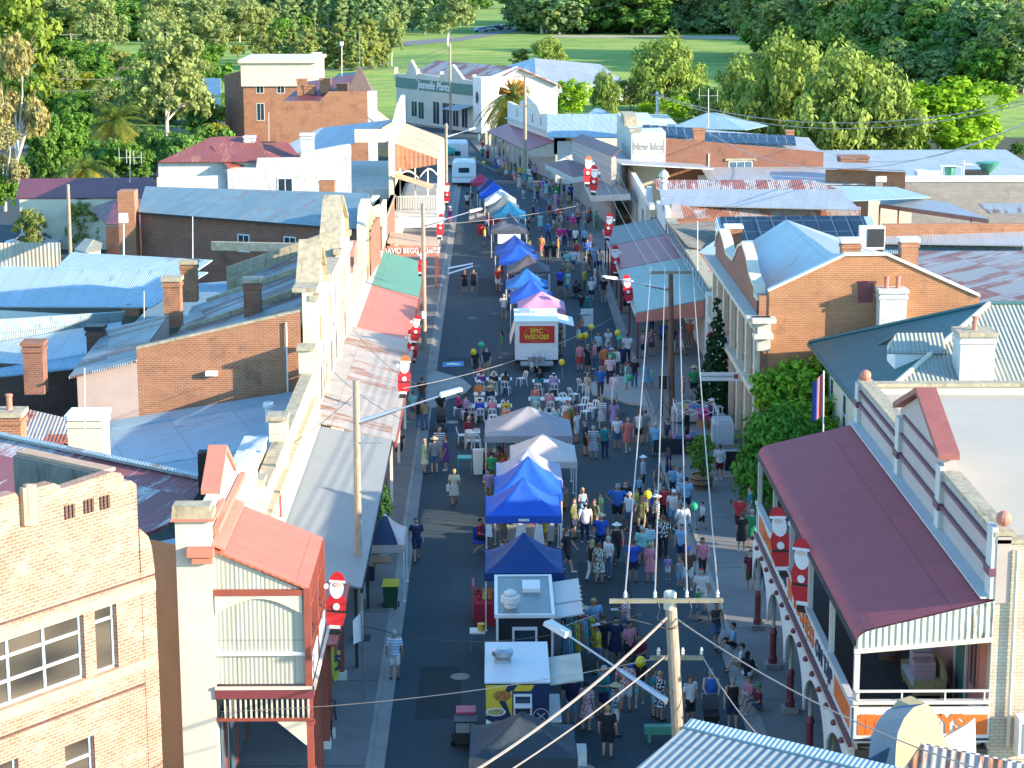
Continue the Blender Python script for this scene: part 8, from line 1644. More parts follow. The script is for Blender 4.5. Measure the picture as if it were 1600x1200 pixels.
def car(p,rz,col,label,group=None,kind='car'):
 r=thing('parked_car',label,'car',p,0,group);r.rotation_euler=(0,0,rz);r.location=p
 L_,W_=4.4,1.75;pr=[(-2.2,.35),(-2.2,.75),(-1.5,.92),(-.95,1.38),(.75,1.42),(1.5,.98),(2.15,.85),(2.2,.35)]
 bm_=MB().prism([V((x,W_/2,z)) for x,z in pr],[V((x,-W_/2,z)) for x,z in pr]);o=bm_.build('body',paint(col,.3,.03,2,.1,name='car_paint'),None);o.parent=r
 g_=MB();
 for s in (-1,1): g_.poly([V((-1.25,s*.885,.98)),V((-.85,s*.885,1.32)),V((.65,s*.885,1.35)),V((1.2,s*.885,1.02))])
 g_.poly([V((-1.47,-.75,.96)),V((-1.47,.75,.96)),V((-1.0,.7,1.36)),V((-1.0,-.7,1.36))]);g_.poly([V((1.46,-.75,1.02)),V((1.46,.75,1.02)),V((.8,.7,1.41)),V((.8,-.7,1.41))]);o=g_.build('windows',M['glass'],None);o.location=(0,0,.005);o.parent=r
 for sx_ in (-1.4,1.35):
  for s in (-1,1): o=MB().tube((sx_,s*.72,.32),(sx_,s*.9,.32),.32,.32,14).build('wheel',M['black'],None);o.parent=r
 for s in (-1,1): o=MB().box(-2.22,s*.6-.15,.62,-2.19,s*.6+.15,.75).build('headlight',M['metalw'],None);o.parent=r
car(G(38,214),.1,(.62,.62,.64),'white sedan under the straw coloured gum, upper left');car(G(10,200),.2,(.5,.5,.52),'pale car behind the white sedan, upper left');car(G(62,222),.3,(.25,.26,.28),'grey car beside the white sedan, upper left')
car(G(52,392),.1,(.55,.58,.6),'white car mostly hidden by the small rounded olive tree')
for k,(x,y,c) in enumerate(((752,50,(.15,.25,.5)),(763,48,(.6,.6,.6)),(775,47,(.05,.1,.25)),(788,46,(.6,.6,.6)))): car(G(x,y),.3,c,'tiny '+['blue','white','dark blue','last white'][k]+' car in the row on the far road')
car(G(372,14),.2,(.7,.7,.7),'white van far away at the top left of the picture')
p=G(611,952,.0);wb_=thing('wheelie_bin','green wheelie bin with yellow lid at the left kerb','bin',p)
rel(MB().prism([(-.22,-.25,.08),(.22,-.25,.08),(.22,.25,.08),(-.22,.25,.08)],[(-.29,-.33,.98),(.29,-.33,.98),(.29,.36,.98),(-.29,.36,.98)]),wb_).build('bin_body',paint((.02,.07,.035),.5,.08,3,name='dark_green_plastic'),wb_)
rel(MB().prism([(-.31,-.36,.98),(.31,-.36,.98),(.31,.38,.98),(-.31,.38,.98)],[(-.29,-.3,1.08),(.29,-.3,1.08),(.29,.34,1.08),(-.29,.34,1.08)]),wb_).build('lid',paint((.75,.55,.03),.5,.05,3,name='yellow_plastic'),wb_)
for s in (-1,1): rel(MB().tube((s*.24,.3,.1),(s*.3,.3,.1),.1,.1,10),wb_).build('wheel',M['black'],wb_)
p=G(520,1140,.13);bn=thing('park_bench','dark green iron bench on the left footpath under the verandah','bench',p)
for k in range(4): rel(MB().box(-.42+k*.12,-.8,.43,-.33+k*.12,.8,.46),bn).build('seat_slat',paint((.02,.06,.05),.5,.1,3,name='bench_green'),bn)
for k in range(3): rel(MB().box(-.5-k*.04,-.8,.55+k*.12,-.47-k*.04,.8,.64+k*.12),bn).build('back_slat',paint((.02,.06,.05),.5,.1,3,name='bench_green'),bn)
for s in (-.8,.8): rel(MB().path([V((.05,s,.0)),V((.0,s,.42)),V((-.42,s,.42)),V((-.52,s,0))],.025).path([V((-.42,s,.42)),V((-.6,s,.92))],.025).path([V((-.48,s,.62)),V((.02,s,.66)),V((.03,s,.44))],.02),bn).build('end_frame',M['black'],bn)
p=G(728,1165);sm=thing('red_generator','pink and black wheeled generator beside the painted food van','generator',p)
rel(MB().box(-.35,-.45,.25,.35,.15,.95),sm).build('casing',M['charc'] if 'charc' in M else M['black'],sm);rel(MB().prism([(-.35,.18,.3),(.35,.18,.3),(.35,.85,.3),(-.35,.85,.3)],[(-.3,.22,1.0),(.3,.22,1.0),(.3,.8,1.0),(-.3,.8,1.0)]),sm).build('hood',paint((.55,.08,.14),.5,.1,3,name='red_plastic'),sm);rel(MB().box(-.3,-.48,.6,.3,-.45,.9),sm).build('panel',M['metal'],sm)
for s in (-1,1): rel(MB().tube((s*.35,.1,.2),(s*.45,.1,.2),.2,.2,12),sm).build('wheel',M['black'],sm)
rel(MB().path([V((.3,-.4,.5)),V((.55,-.7,.1)),V((.7,-1.0,.03))],.02),sm).build('cable',M['orange'],sm)
rs_=G(757,972,0);rdst=thing('red_stall_table','red draped table with fruit and flowers left of the grey roofed van','table',rs_);rel(MB().box(-.35,-.5,.02,.5,1.4,.85),rdst).build('tablecloth',fab((.42,.02,.05),'red_cloth'),rdst)
for k in range(9): tag(MB().ball(rs_+V((-.2+.2*(k%3),.0+.4*(k//3),.93)),.09,8).build('fruit',fab([(.6,.05,.05),(.65,.5,.1),(.6,.25,.05)][k%3],'fruit')),'round fruit piled on the red draped table','fruit','fruit on the red table')
tag(MB().box(rs_.x-.45,rs_.y+.2,.02,rs_.x-.37,rs_.y+1.2,1.3).build('upright_board',fab((.55,.12,.12),'board')),'narrow red board standing at the red draped table','board')
pt=G(703,1020) if 0 else None
p=G(752,1018);wt_=thing('folding_table','small white folding table with yellow tub between the two food vans','table',p);rel(MB().box(-.4,-.2,.7,.15,.4,.74),wt_).build('tabletop',M['white'],wt_)
for sx_ in (-.35,.1):
 for sy_ in (-.15,.35): rel(MB().box(sx_-.015,sy_-.015,0,sx_+.015,sy_+.015,.7),wt_).build('leg',M['metal'],wt_)
tag(MB().lathe([(.12,.745),(.14,.98)],p+V((.0,.1,0)),12).build('yellow_tub',yw),'yellow tub on the small folding table','tub')
def balloon(px,py,z,col,label):
 p=G(px,py,z);b=thing('balloon',label,'balloon',p,0,'party balloons');rel(MB().ball((0,0,0),.17,14,0,1,1,1.12),b).build('skin',paint(col,.3,.03,2,name='balloon_rubber'),b);rel(MB().tube((0,0,-.18),(.05,.02,-.95),.006,.006,4),b).build('string',M['white'],b)
Yl=(.80,.62,.02);Gr=(.03,.42,.2)
for x,y,z,c,l in ((740,550,1.5,Yl,'yellow balloon left of the dining tables'),(752,539,1.9,Gr,'green balloon left of the dining tables'),(906,525,1.7,Yl,'left of two touching yellow balloons right of the white trailer'),(915,524,1.7,Yl,'right of two touching yellow balloons right of the white trailer'),(924,511,2.0,Yl,'yellow balloon beside the white menu board'),(965,520,1.9,Yl,'yellow balloon above the crowd by the right footpath'),(878,566,1.5,Yl,'yellow balloon held near the dining tables'),(1012,773,1.9,Yl,'yellow balloon above the crowd beside the blue tents'),(1085,791,1.3,Gr,'green balloon above the kerb near the small child'),(1001,1034,1.6,Yl,'yellow balloon left of the big near pole'),(968,529,1.7,Gr,'green balloon just below a yellow one by the right footpath'),(984,590,1.2,Gr,'green balloon held by a person in aqua'),(820,267,1.8,Gr,'far green balloon in the crowd'),(756,254,1.8,Yl,'far yellow balloon near the caravans'),(741,248,1.8,Yl,'far yellow balloon left of the others'),(735,254,1.7,Gr,'pale green balloon near the caravans'),(712,227,1.9,(.5,.7,.1),'lime balloon farthest up the street')): balloon(x,y,z,c,l)
def pram(px,py,rz,label,col='black'):
 p=G(px,py);r=thing('pram',label,'pram',p,0,'prams in the crowd');r.rotation_euler=(0,0,rz);q=MB().prism([(-.22,-.35,.45),(.22,-.35,.45),(.22,.3,.4),(-.22,.3,.4)],[(-.25,-.4,.62),(.25,-.4,.62),(.25,.35,.75),(-.25,.35,.75)]);o=q.build('seat',cloth(col));o.parent=r
 hb=MB()
 for k in range(6):
  a0,a1=PI*.5*k/6,PI*.5*(k+1)/6;hb.poly([(-.26,.35-.45*math.sin(a0),.75+.35*math.cos(a0)-.0),(.26,.35-.45*math.sin(a0),.75+.35*math.cos(a0)),(.26,.35-.45*math.sin(a1),.75+.35*math.cos(a1)),(-.26,.35-.45*math.sin(a1),.75+.35*math.cos(a1))])
 o=hb.build('hood',cloth('charcoal'));o.parent=r
 o=MB().path([V((-.24,.55,1.02)),V((-.24,.1,.5)),V((-.24,-.4,.12))],.015).path([V((.24,.55,1.02)),V((.24,.1,.5)),V((.24,-.4,.12))],.015).path([V((-.24,.55,1.02)),V((.24,.55,1.02))],.018).path([V((-.24,.1,.5)),V((-.24,.4,.12))],.015).path([V((.24,.1,.5)),V((.24,.4,.12))],.015).build('frame',M['metal']);o.parent=r
 for sx_ in (-.26,.26):
  for sy_ in (-.4,.4): o=MB().tube((sx_-.02,sy_,.12),(sx_+.02,sy_,.12),.12,.12,10).build('wheel',M['black']);o.parent=r
pram(690,672,0,'pram pushed by the person in black near the rusty awning');pram(1110,1142,0,'black pram pushed by the person in the blue singlet');pram(1018,868,2.6,'pram in the crowd beside the blue tents','red');pram(902,466,2.8,'pram near the pink tent');pram(985,1028,.6,'pram near the red tops by the food vans','navy')
stall((G(1060,708,.13).x,G(1060,708,.13).y),2.4,'black cloth table with red and white goods on the right footpath',9,31,(.02,.02,.03),0,.13)
stall((G(1080,660,.13).x,G(1080,660,.13).y),2.0,'craft table inside the bare tent frame on the right footpath',8,33,(.45,.42,.42),0,.13)
tf=thing('bare_tent_frame','white concertina tent frame without its cover on the right footpath','tent frame',G(1085,670,.13));a=G(1058,640,2.0);b=G(1122,640,2.0);cdd=V((0,2.2,0))
for A_,B_ in ((a,b),(a+cdd,b+cdd),(a,a+cdd),(b,b+cdd)):
 mb=MB();n=3
 for k in range(n):
  p,q=A_.lerp(B_,k/n),A_.lerp(B_,(k+1)/n);d_=V((0,0,.28));mb.tube(p,q-d_,.014,.014,4);mb.tube(p-d_,q,.014,.014,4)
 mb.build('truss',M['white'],tf)
for p in (a,b,a+cdd,b+cdd): MB().tube(V((p.x,p.y,.13)),p+V((0,0,.1)),.02,.02,5).build('leg',M['white'],tf)
q=G(1130,690,.13);tag(MB().box(q.x-.55,q.y-.6,.13,q.x+.45,q.y+.7,1.15).box(q.x-.5,q.y-.5,1.15,q.x+.4,q.y+.6,1.3).build('wrapped_sofa',paint((.60,.66,.70),.3,.08,2,name='plastic_wrap')),'pile of furniture wrapped in pale plastic on the right footpath','wrapped furniture')
q=G(1099,668,.13);tag(MB().prism([q+V((-.25,-.2,.5)),q+V((.25,-.2,.5)),q+V((.25,.2,.5)),q+V((-.25,.2,.5))],[q+V((-.3,-.25,.95)),q+V((.3,-.25,.95)),q+V((.3,.25,.95)),q+V((-.3,.25,.95))]).build('pink_bag',cloth('magenta')),'hot pink bag on a wicker basket on the right footpath','bag')
tag(MB().lathe([(.3,.13),(.36,.5)],(q.x,q.y,0),10).build('wicker_basket',M['timber']),'brown wicker basket beneath the hot pink bag','basket')
q=G(1143,718,.13);tag(MB().box(q.x-.3,q.y-.25,.13,q.x+.3,q.y+.25,.55).build('ice_box',fab((.35,.55,.7),'plastic')),'pale blue ice box beside the person in white blouse','cooler')
bz=thing('black_banner','black barrier banner with gold ring emblem beside the garden tree','banner',G(1158,745,.13));a=G(1132,744,.2);b=G(1182,744,.2);MB().box(a.x,a.y,.45,b.x,a.y+.03,1.35).build('cloth',M['black'],bz)
m_=(a+b)/2;mb=MB();[mb.tube((m_.x+.2*math.cos(t*PI/9),a.y-.02,1.0+.2*math.sin(t*PI/9)),(m_.x+.2*math.cos((t+1)*PI/9),a.y-.02,1.0+.2*math.sin((t+1)*PI/9)),.02,.02,4) for t in range(-3,13)];mb.build('emblem_ring',paint((.5,.38,.15),.5,.05,2,name='gold'),bz)
text_part('lettering','MH',.16,M['cream2'],bz,(m_.x,a.y-.03,1.0),(R(90),0,0));text_part('lettering','Monteray House',.16,M['cream2'],bz,(m_.x,a.y-.03,.6),(R(90),0,0),shear=.3);MB().box(a.x-.05,a.y-.05,.13,b.x+.05,a.y+.1,.2).box(a.x,a.y,1.35,b.x,a.y+.03,1.4).build('rail',M['bandcol'],bz)
hs=thing('hanging_sign','long white hanging sign with small red square projecting from the bank','sign',AY(1125,590,98.5));a=AY(1094,582,98.5);b=AY(1160,595,98.5);MB().box(a.x,98.5,b.z,b.x,98.56,a.z).build('board',M['white'],hs);q=AY(1150,588,98.5);MB().box(q.x-.1,98.47,q.z-.11,q.x+.1,98.5,q.z+.11).build('red_square',cloth('red'),hs);text_part('lettering','CONVEYANCING & SETTLEMENTS',.11,M['metal'],hs,((a.x+q.x)/2-.05,98.48,q.z),(R(90),0,0));MB().tube((b.x,98.5,a.z),(12.6,98.5,a.z+.1),.03).build('bracket',M['cable'],hs)
mbd=thing('menu_board','white standing menu board right of the white food trailer','board',G(917,512));q=G(917,515);MB().box(q.x-.4,q.y,.2,q.x+.4,q.y+.05,1.35).build('board',M['white'],mbd);MB().box(q.x-.2,q.y-.01,.9,q.x+.2,q.y,1.0).build('print',M['metal'],mbd)
q=G(751,366);tag(MB().lathe([(.22,0),(.3,.75),(.26,.8)],q,12).build('red_tub',cloth('red')),'red tub standing on the road left of the dark grey tent','tub')
q=G(733,347);stall((q.x+1.1,q.y),2.2,'cluttered white cloth table on the road left of the teal blue tent',8,44,(.5,.5,.52))
q=G(1040,690,.13)
spk=thing('loudspeaker_stand','black loudspeaker on tripod stand on the right footpath','loudspeaker',G(1035,650,.13));q=G(1035,650,.13);MB().box(q.x-.2,q.y-.2,1.6,q.x+.2,q.y+.2,2.3).build('cabinet',M['black'],spk);MB().tube(q,q+V((0,0,1.6)),.025).tube(q+V((0,0,.8)),q+V((-.5,-.2,0)),.015).tube(q+V((0,0,.8)),q+V((.5,-.2,0)),.015).tube(q+V((0,0,.8)),q+V((0,.5,0)),.015).build('tripod',M['black'],spk)
chf=thing('folding_chair','blue folding camp chair with a seated person in red','chair',G(750,862));q=G(750,862);MB().box(q.x-.28,q.y-.2,.4,q.x+.28,q.y+.3,.44).build('seat',fab((.01,.06,.35),'canvas'),chf);MB().box(q.x-.28,q.y+.28,.44,q.x+.28,q.y+.33,.95).build('backrest',fab((.01,.06,.35),'canvas'),chf);MB().path([q+V((-.28,-.2,0)),q+V((.28,.3,.42))],.015).path([q+V((.28,-.2,0)),q+V((-.28,.3,.42))],.015).path([q+V((-.28,.3,0)),q+V((.28,-.2,.42))],.015).build('frame',M['metal'],chf)
tbn=thing('green_folding_table','small green folding table beside the white display stand','table',G(727,735));q=G(727,740);MB().box(q.x-.35,q.y-.25,.75,q.x+.3,q.y+.4,.8).build('tabletop',paint((.05,.42,.34),.5,.1,3,name='green_top'),tbn)
for sx_ in (-.32,.27):
 for sy_ in (-.2,.35): MB().box(q.x+sx_-.015,q.y+sy_-.015,0.01,q.x+sx_+.015,q.y+sy_+.015,.75).build('leg',paint((.05,.42,.34),.5,.1,3,name='green_top'),tbn)
q=G(747,742);tag(MB().prism([q+V((-.2,0,.02)),q+V((.2,0,.02)),q+V((.2,.25,.02)),q+V((-.2,.25,.02))],[q+V((-.25,0,1.2)),q+V((.25,0,1.2)),q+V((.25,.25,1.2)),q+V((-.25,.25,1.2))]).build('display_stand',M['white']),'white tapering display stand beside the green folding table','stand')
q=G(767,738);stall((q.x,q.y+.4),1.5,'brown table piled with hats left of the clothes rack',6,55,(.25,.12,.05))
for k in range(7): tag(MB().lathe([(.2,0),(.19,.02),(.1,.04),(.09,.13)],(q.x-.5+k*.18,q.y+.3+.1*(k%2),.8+.12*(k%3)),10).build('display_hat',cloth(['straw','cream','khaki'][k%3])),'straw hat piled on the brown table','hat','hats on the brown table')
tag(MB().box(G(580,905,.13).x,G(580,905,.13).y,.75,G(610,905,.13).x,G(580,905,.13).y+.8,.8).box(G(583,905,.13).x,G(580,905,.13).y+.05,.13,G(586,905,.13).x,G(580,905,.13).y+.7,.75).build('plank_table',M['timber']),'timber topped table under the navy and cream tent','table')
for (x,y,c) in ((578,868,'green'),(585,866,'khaki'),(577,905,'navy')): 
 q=G(x,y,.13);tag(MB().box(q.x-.22,q.y-.2,.8 if y<900 else .13,q.x+.22,q.y+.2,1.15 if y<900 else .6).build('crate',cloth(c)),f'{c} crate under the navy and cream tent','crate')
q=G(898,1192);tag(MB().box(q.x-.25,q.y-.3,.02,q.x+.35,q.y+.3,.5).build('laundry_basket',cloth('white')),'white basket beside the near slate tent','basket')
q=G(1042,1160);tag(MB().box(q.x-.7,q.y-.12,.3,q.x+.6,q.y+.15,.55).box(q.x-.6,q.y-.1,.02,q.x-.5,q.y+.1,.3).box(q.x+.4,q.y-.1,.02,q.x+.5,q.y+.1,.3).build('green_bench',M['greenp']),'low green bench by the foot of the big pole','bench')
RED=paint((.52,.015,.025),.5,.04,2,name='red_gloss_paint');WHT=paint((.78,.78,.78),.5,.02,2,name='white_gloss_paint');BLK=paint((.015,.015,.017),.5,.05,2,name='black_gloss_paint');FLS=paint((.68,.48,.40),.5,.03,2,name='flesh_paint')
def board(p,h_,rz,label,orange=False,flip=1):
 r=thing('christmas_board',label,'christmas board',p,0,'painted christmas figure boards');r.rotation_euler=(0,rnd.uniform(-.14,.14),rz+rnd.uniform(-.35,.35));s=h_/2.2
 def sh(pts,y,nm,m,t=.02): 
  o=MB().prism([V((x*s*flip*.8,y*s+t,z*s)) for x,z in pts],[V((x*s*flip*.8,y*s,z*s)) for x,z in pts]).build(nm,m);o.parent=r
 def el(cx,cz,rx,rz_,n=16,a0=0,a1=2*PI): return [(cx+rx*math.cos(a0+(a1-a0)*k/n),cz+rz_*math.sin(a0+(a1-a0)*k/n)) for k in range(n+(0 if a1-a0>6.2 else 1))]
 sh([(-.3,0),(.12,0),(.2,.1),(.15,.22),(-.22,.22)],.0,'boots',BLK);sh([(-.26,.22),(.2,.22),(.2,.34),(-.26,.34)],-.0,'trouser_cuffs',WHT)
 sh([(-.32,.34),(.3,.34),(.42,.75),(.38,.8),(-.42,.8),(-.42,.6)],-.0,'trousers',RED);sh([(-.42,.8),(.38,.8),(.38,.88),(-.42,.88)],-.004,'belt',BLK)
 sh([(-.42,.88),(.38,.88),(.42,1.2),(.3,1.42),(-.3,1.42),(-.44,1.2)],0,'coat',RED);sh(el(.0,1.02,.15,.12),-.03,'mitten',WHT)
 sh(el(-.02,1.66,.30,.36),-.015,'beard',WHT);sh(el(.02,1.80,.17,.07,12),-.04,'face',FLS)
 sh(el(0,1.90,.33,.36,12,0,PI)+[(-.36,1.86)],-.02,'hat',paint((.62,.12,.03),.5,.04,2,name='orange_red_paint') if orange else RED);sh([(-.34,1.88),(.34,1.88),(.34,1.96),(-.34,1.96)],-.045,'hat_trim',WHT);sh(el(-.47,1.72,.1,.1,12),-.02,'pompom',WHT)
 return r
def bd(px,py,X,h_,label,rz=0,o=False,flip=1,z=None):
 p=AX(px,py,X);board(p,h_,rz,label,o,flip)
for a in ((524,992,-4.75,1.9,'christmas figure board largest and nearest, by the oval open sign'),(630,622,-4.1,1.9,'christmas figure board with orange hat on the rusty awning edge',0,True),(646,568,-4.3,1.8,'lower of two overlapping christmas figure boards on the red awning'),(647,540,-4.2,1.6,'upper of two overlapping christmas figure boards on the red awning'),(658,432,-4.5,1.7,'christmas figure board at the far end of the green awning'),(687,374,-3.9,1.8,'christmas figure board above the lettered accountant awning'),(698,320,-4.15,1.9,'christmas figure board highest on the left beside the balcony building')): bd(*a)
for a in ((984,478,8.2,1.9,'christmas figure board on the near end of the pale green awning'),(962,432,8.25,2.1,'christmas figure board on the far half of the pale green awning'),(948,376,8.15,2.0,'christmas figure board on the faded dark red awning'),(926,305,8.05,2.4,'right one of two adjacent christmas figure boards on the dark rusty awning'),(917,292,8.0,2.6,'left one of two adjacent orange hatted christmas boards',0,True),(883,272,8.0,2.6,'christmas figure board on the plum awning, right one'),(857,262,8.1,2.7,'christmas figure board between the store posts and the plum awning'),(793,222,4.6,2.7,'christmas figure board on the deep red store verandah roof')): bd(*a,flip=-1)
bd(1225,902,8.95,2.2,'upper seated looking christmas figure board on the hotel sign rail',R(-20),False,-1);bd(1252,957,8.93,2.2,'lower christmas figure board on the hotel sign rail',R(-20),False,-1)
bd(1114,590,11.5,2.4,'christmas figure board at street level beside the christmas tree',0,False,-1)
os_=thing('oval_sign','green oval sign reading open, upright beside the verandah post','sign',V((-5.2,62.3,1.4)));q=AX(523,1050,-5.05)
mb=MB();c=AX(522,1017,-5.0);mb.prism([c+V((.3*math.cos(t*PI/10)*.45,.3*math.cos(t*PI/10)*.9+.03,1.0*math.sin(t*PI/10))) for t in range(20)],[c+V((.3*math.cos(t*PI/10)*.45+.04,.3*math.cos(t*PI/10)*.9-.01,1.0*math.sin(t*PI/10))) for t in range(20)]);mb.build('board',paint((.35,.42,.05),.5,.06,3,name='lime_sign_paint'),os_)
text_part('lettering','OPEN',.42,M['navy'],os_,c+V((.07,-.03,0)),(R(90),R(-90),R(25)),bold=.02,sx=1.15)
sp_=thing('sign_post','slim grey post with white rectangular sign on the left footpath','sign post',G(569,1090,.13));q=G(569,1090,.13);MB().tube(q,q+V((-.05,0,2.9)),.03,.03,6).build('post',M['metal'],sp_);MB().prism([q+V((-.3,-.25,1.9)),q+V((-.02,.15,1.9)),q+V((-.02,.18,1.9)),q+V((-.3,-.22,1.9))],[q+V((-.3,-.25,2.7)),q+V((-.02,.15,2.9)),q+V((-.02,.18,2.9)),q+V((-.3,-.22,2.7))]).build('sign_plate',M['white'],sp_)
tag(MB().box(*(lambda q:(q.x-.3,q.y-.3,.13,q.x+.35,q.y+.4,.145))(G(563,998,.13))).build('pole_base_cover',M['cable']),'dark cover plate at the foot of the left timber pole','cover')
def pole(px,pyt,pyb,label,r0=.17,r1=.12,m='timberpole',Yb=None,z0=.13,arms=(),arm_w=2.2,lean=0):
 b=G(px[1],pyb,z0);t=AY(px[0],pyt,b.y);r=thing('power_pole',label,'power pole',b);MB().tube(V((b.x,b.y,-.2)),t,r0,r1,12).build('shaft',M[m],r);pts=[]
 for z,w_ in arms:
  c=b.lerp(t,(z-b.z)/(t.z-b.z));a=MB().box(c.x-w_/2,c.y-.22,z-.06,c.x+w_/2,c.y-.12,z+.06).build('crossarm',M['armtimber'],r)
  for k in (-.48,-.2,.2,.48):
   q=V((c.x+k*w_,c.y-.17,z+.06));MB().lathe([(.03,0),(.06,.04),(.03,.09),(.06,.12),(.02,.2)],q,8).build('insulator',M['offwhite'],a);pts.append(q+V((0,0,.2)))
 return r,b,t,pts
def wire_(a,b,sag,label,rad=.012,m='wire',n=14,group='overhead wires'):
 mb=MB();pts=[V(a).lerp(V(b),k/n)-V((0,0,sag*4*(k/n)*(1-k/n))) for k in range(n+1)];mb.path(pts,rad,5);tag(mb.build('overhead_wire',M[m]),label,'wire',group)
def street_lamp(r,p,e,label=None,hw=.24):
 m_=p.lerp(e,.6)+V((0,0,.15));MB().tube(p,p.lerp(e,.45),.10,.07,6).tube(p.lerp(e,.45),e,.035,.03,6).build('lamp_arm',M['metal'],r);d=(e-p).normalized();a=e-d*.05;b=e+d*.75;n_=V((-d.y,d.x,0)).normalized()*hw
 MB().prism([a-n_*.5-V((0,0,.04)),a+n_*.5-V((0,0,.04)),b+n_*.7-V((0,0,.04)),b-n_*.7-V((0,0,.04))],[a-n_*.35+V((0,0,.12)),a+n_*.35+V((0,0,.12)),b+n_*.5+V((0,0,.06)),b-n_*.5+V((0,0,.06))]).build('lamp_head',M['offwhite'],r)
Yq=51.5;top_=AY(1047,925,Yq);bot_=AY(1068,1240,Yq)
bot_=V((bot_.x+.1,Yq,.13))
npl=thing('power_pole','massive near weathered timber pole with two crossarms, lamp arm and many wires','power pole',bot_);MB().tube(V((bot_.x,Yq,-.2)),top_,.2,.15,14).build('shaft',M['timberpole'],npl);MB().lathe([(.165,top_.z-.45),(.165,top_.z-.02),(.13,top_.z+.02)],(top_.x,Yq,0),14).build('pole_cap',M['greyplaster'],npl)
NW=[]
for (pxa,pya,pxb,pyb,yo) in ((952,939,1130,937,-.3),(1016,1028,1100,1032,.32)):
 a=AY(pxa,pya,Yq+yo);b=AY(pxb,pyb,Yq+yo);MB().box(a.x,Yq+yo-.06,a.z-.05,b.x,Yq+yo+.05,a.z+.05).build('crossarm',M['armtimber'],npl)
 for k in ((.14,.40,.68,.95) if yo<0 else (.15,.6,.95)):
  q=V((a.x+(b.x-a.x)*k,Yq+yo,a.z+.08));MB().lathe([(.025,0),(.05,.04),(.03,.08),(.05,.11),(.02,.2)],q,8).build('insulator',M['offwhite'],npl);NW.append(q+V((0,0,.18)))
  for dz in (0,1):
   pass
  MB().path([q+V((0,0,.15)),q+V((.12,-.1,-.25)),q+V((.05,-.15,-.5)),V((top_.x,Yq-.2,q.z-.9))],.009).build('jumper_wire',M['cable'],npl)
e=AY(886,992,Yq+2.5);s_=AY(1042,1096,Yq-.1);street_lamp(npl,s_,e,hw=.3)
b=G(1050,650,.13);t=AY(1048,425,b.y);mp,b,t,MW=pole((1048,1050),425,650,'dark timber pole with crossarm and lamp arm at the right kerb',.17,.12,'timberdark',arms=())
a_=AY(1016,426,b.y-.2);c_2=AY(1083,424,b.y-.2);MB().box(a_.x,b.y-.26,a_.z-.07,c_2.x,b.y-.14,a_.z+.07).build('crossarm',M['armtimber'],mp)
MW=[]
for px in (1017,1039,1061,1082): q=AY(px,425,b.y-.2);MB().lathe([(.03,0),(.06,.05),(.03,.1),(.05,.14),(.02,.2)],q+V((0,0,.05)),8).build('insulator',M['offwhite'],mp);MW.append(q+V((0,0,.22)))
s_=AY(1046,450,b.y);e=AX(966,435,7.3);street_lamp(mp,AY(1044,452,b.y),AY(962,436,b.y-1.5))
for k in range(4): wire_(NW[k],MW[k],.35,['first','second','third','fourth'][k]+' of four sunlit wires running from the near pole to the mid street pole',.022)
b=G(955,338,.13);fp_,b,t,FW_=pole((953,955),236,338,'slim timber pole on the right beside the christmas boards',.16,.12)
a_=AY(938,300,b.y);FW_=[AY(px,300,b.y) for px in (935,946,958,968)]
for k in range(4): wire_(MW[k],AY((935,946,962,975)[k],258+k*2,b.y),.5,['first','second','third','fourth'][k]+' of four thin wires from the mid street pole to the far right pole',.012)
street_lamp(fp_,AY(952,285,b.y),AY(893,250,b.y-3))
b=G(562,1000,.13);lp,b,t,_=pole((556,562),594,1000,'tall pale timber pole at the left edge of the road near the wheelie bin',.15,.11)
street_lamp(lp,AY(560,660,b.y),AX(703,616,-.9) if 0 else AY(690,618,b.y+1.0))
MB().box(b.x-.1,b.y-.1,AY(560,692,b.y).z,b.x+.9,b.y-.05,AY(560,692,b.y).z+.05).box(b.x+.0,b.y-.1,AY(560,768,b.y).z,b.x+.8,b.y-.05,AY(560,768,b.y).z+.05).build('step_bracket',M['metal'],lp)
b=G(663,545,.13);lp2,b,t,_=pole((661,663),318,545,'second timber pole on the left beside the green awning',.16,.11)
street_lamp(lp2,AY(664,352,b.y),AY(735,331,b.y+1.5));tag(MB().box(b.x-.12,b.y-.25,AY(665,497,b.y).z,b.x+.15,b.y-.22,AY(665,485,b.y).z).build('pole_notice',M['white']),'small white notice on the second timber pole','notice')
b=G(697,302,.13);lp3,b,t,_=pole((697,697),193,330,'third timber pole on the left beside the caravans',.18,.13);street_lamp(lp3,AY(699,214,b.y),AY(733,203,b.y+2))
b=G(703,225,.13);lp4,b4_,t4,_=pole((703,704),68,205,'very tall distant pole in front of the sign fronted store',.2,.14,arms=());q=AY(703,73,b.y)
b=G(821,287,.13);rp_,b,t5,_=pole((820,821),118,290,'tall pale pole at the corner of the red verandah store',.2,.14);q=AY(820,119,b.y);MB().box(q.x-1.1,b.y-.2,q.z-.07,q.x+1.1,b.y-.1,q.z+.07).box(q.x-1.0,b.y-.2,q.z-3.0,q.x+1.0,b.y-.1,q.z-2.88).build('crossarm',M['armtimber'],rp_)
b=G(1028,235,0);bp_,b,t6,_=pole((1027,1027),143,235,'white topped pole behind the lettered brick building',.2,.15,'offwhite',z0=0);q=AY(1027,148,b.y);MB().box(q.x-1.0,b.y-.2,q.z-.07,q.x+1.0,b.y-.1,q.z+.07).build('crossarm',M['armtimber'],bp_)
b=G(109,405,0);bp2,b,_,_=pole((106,110),288,405,'plain timber pole between the two rounded olive trees',.17,.13,z0=0)
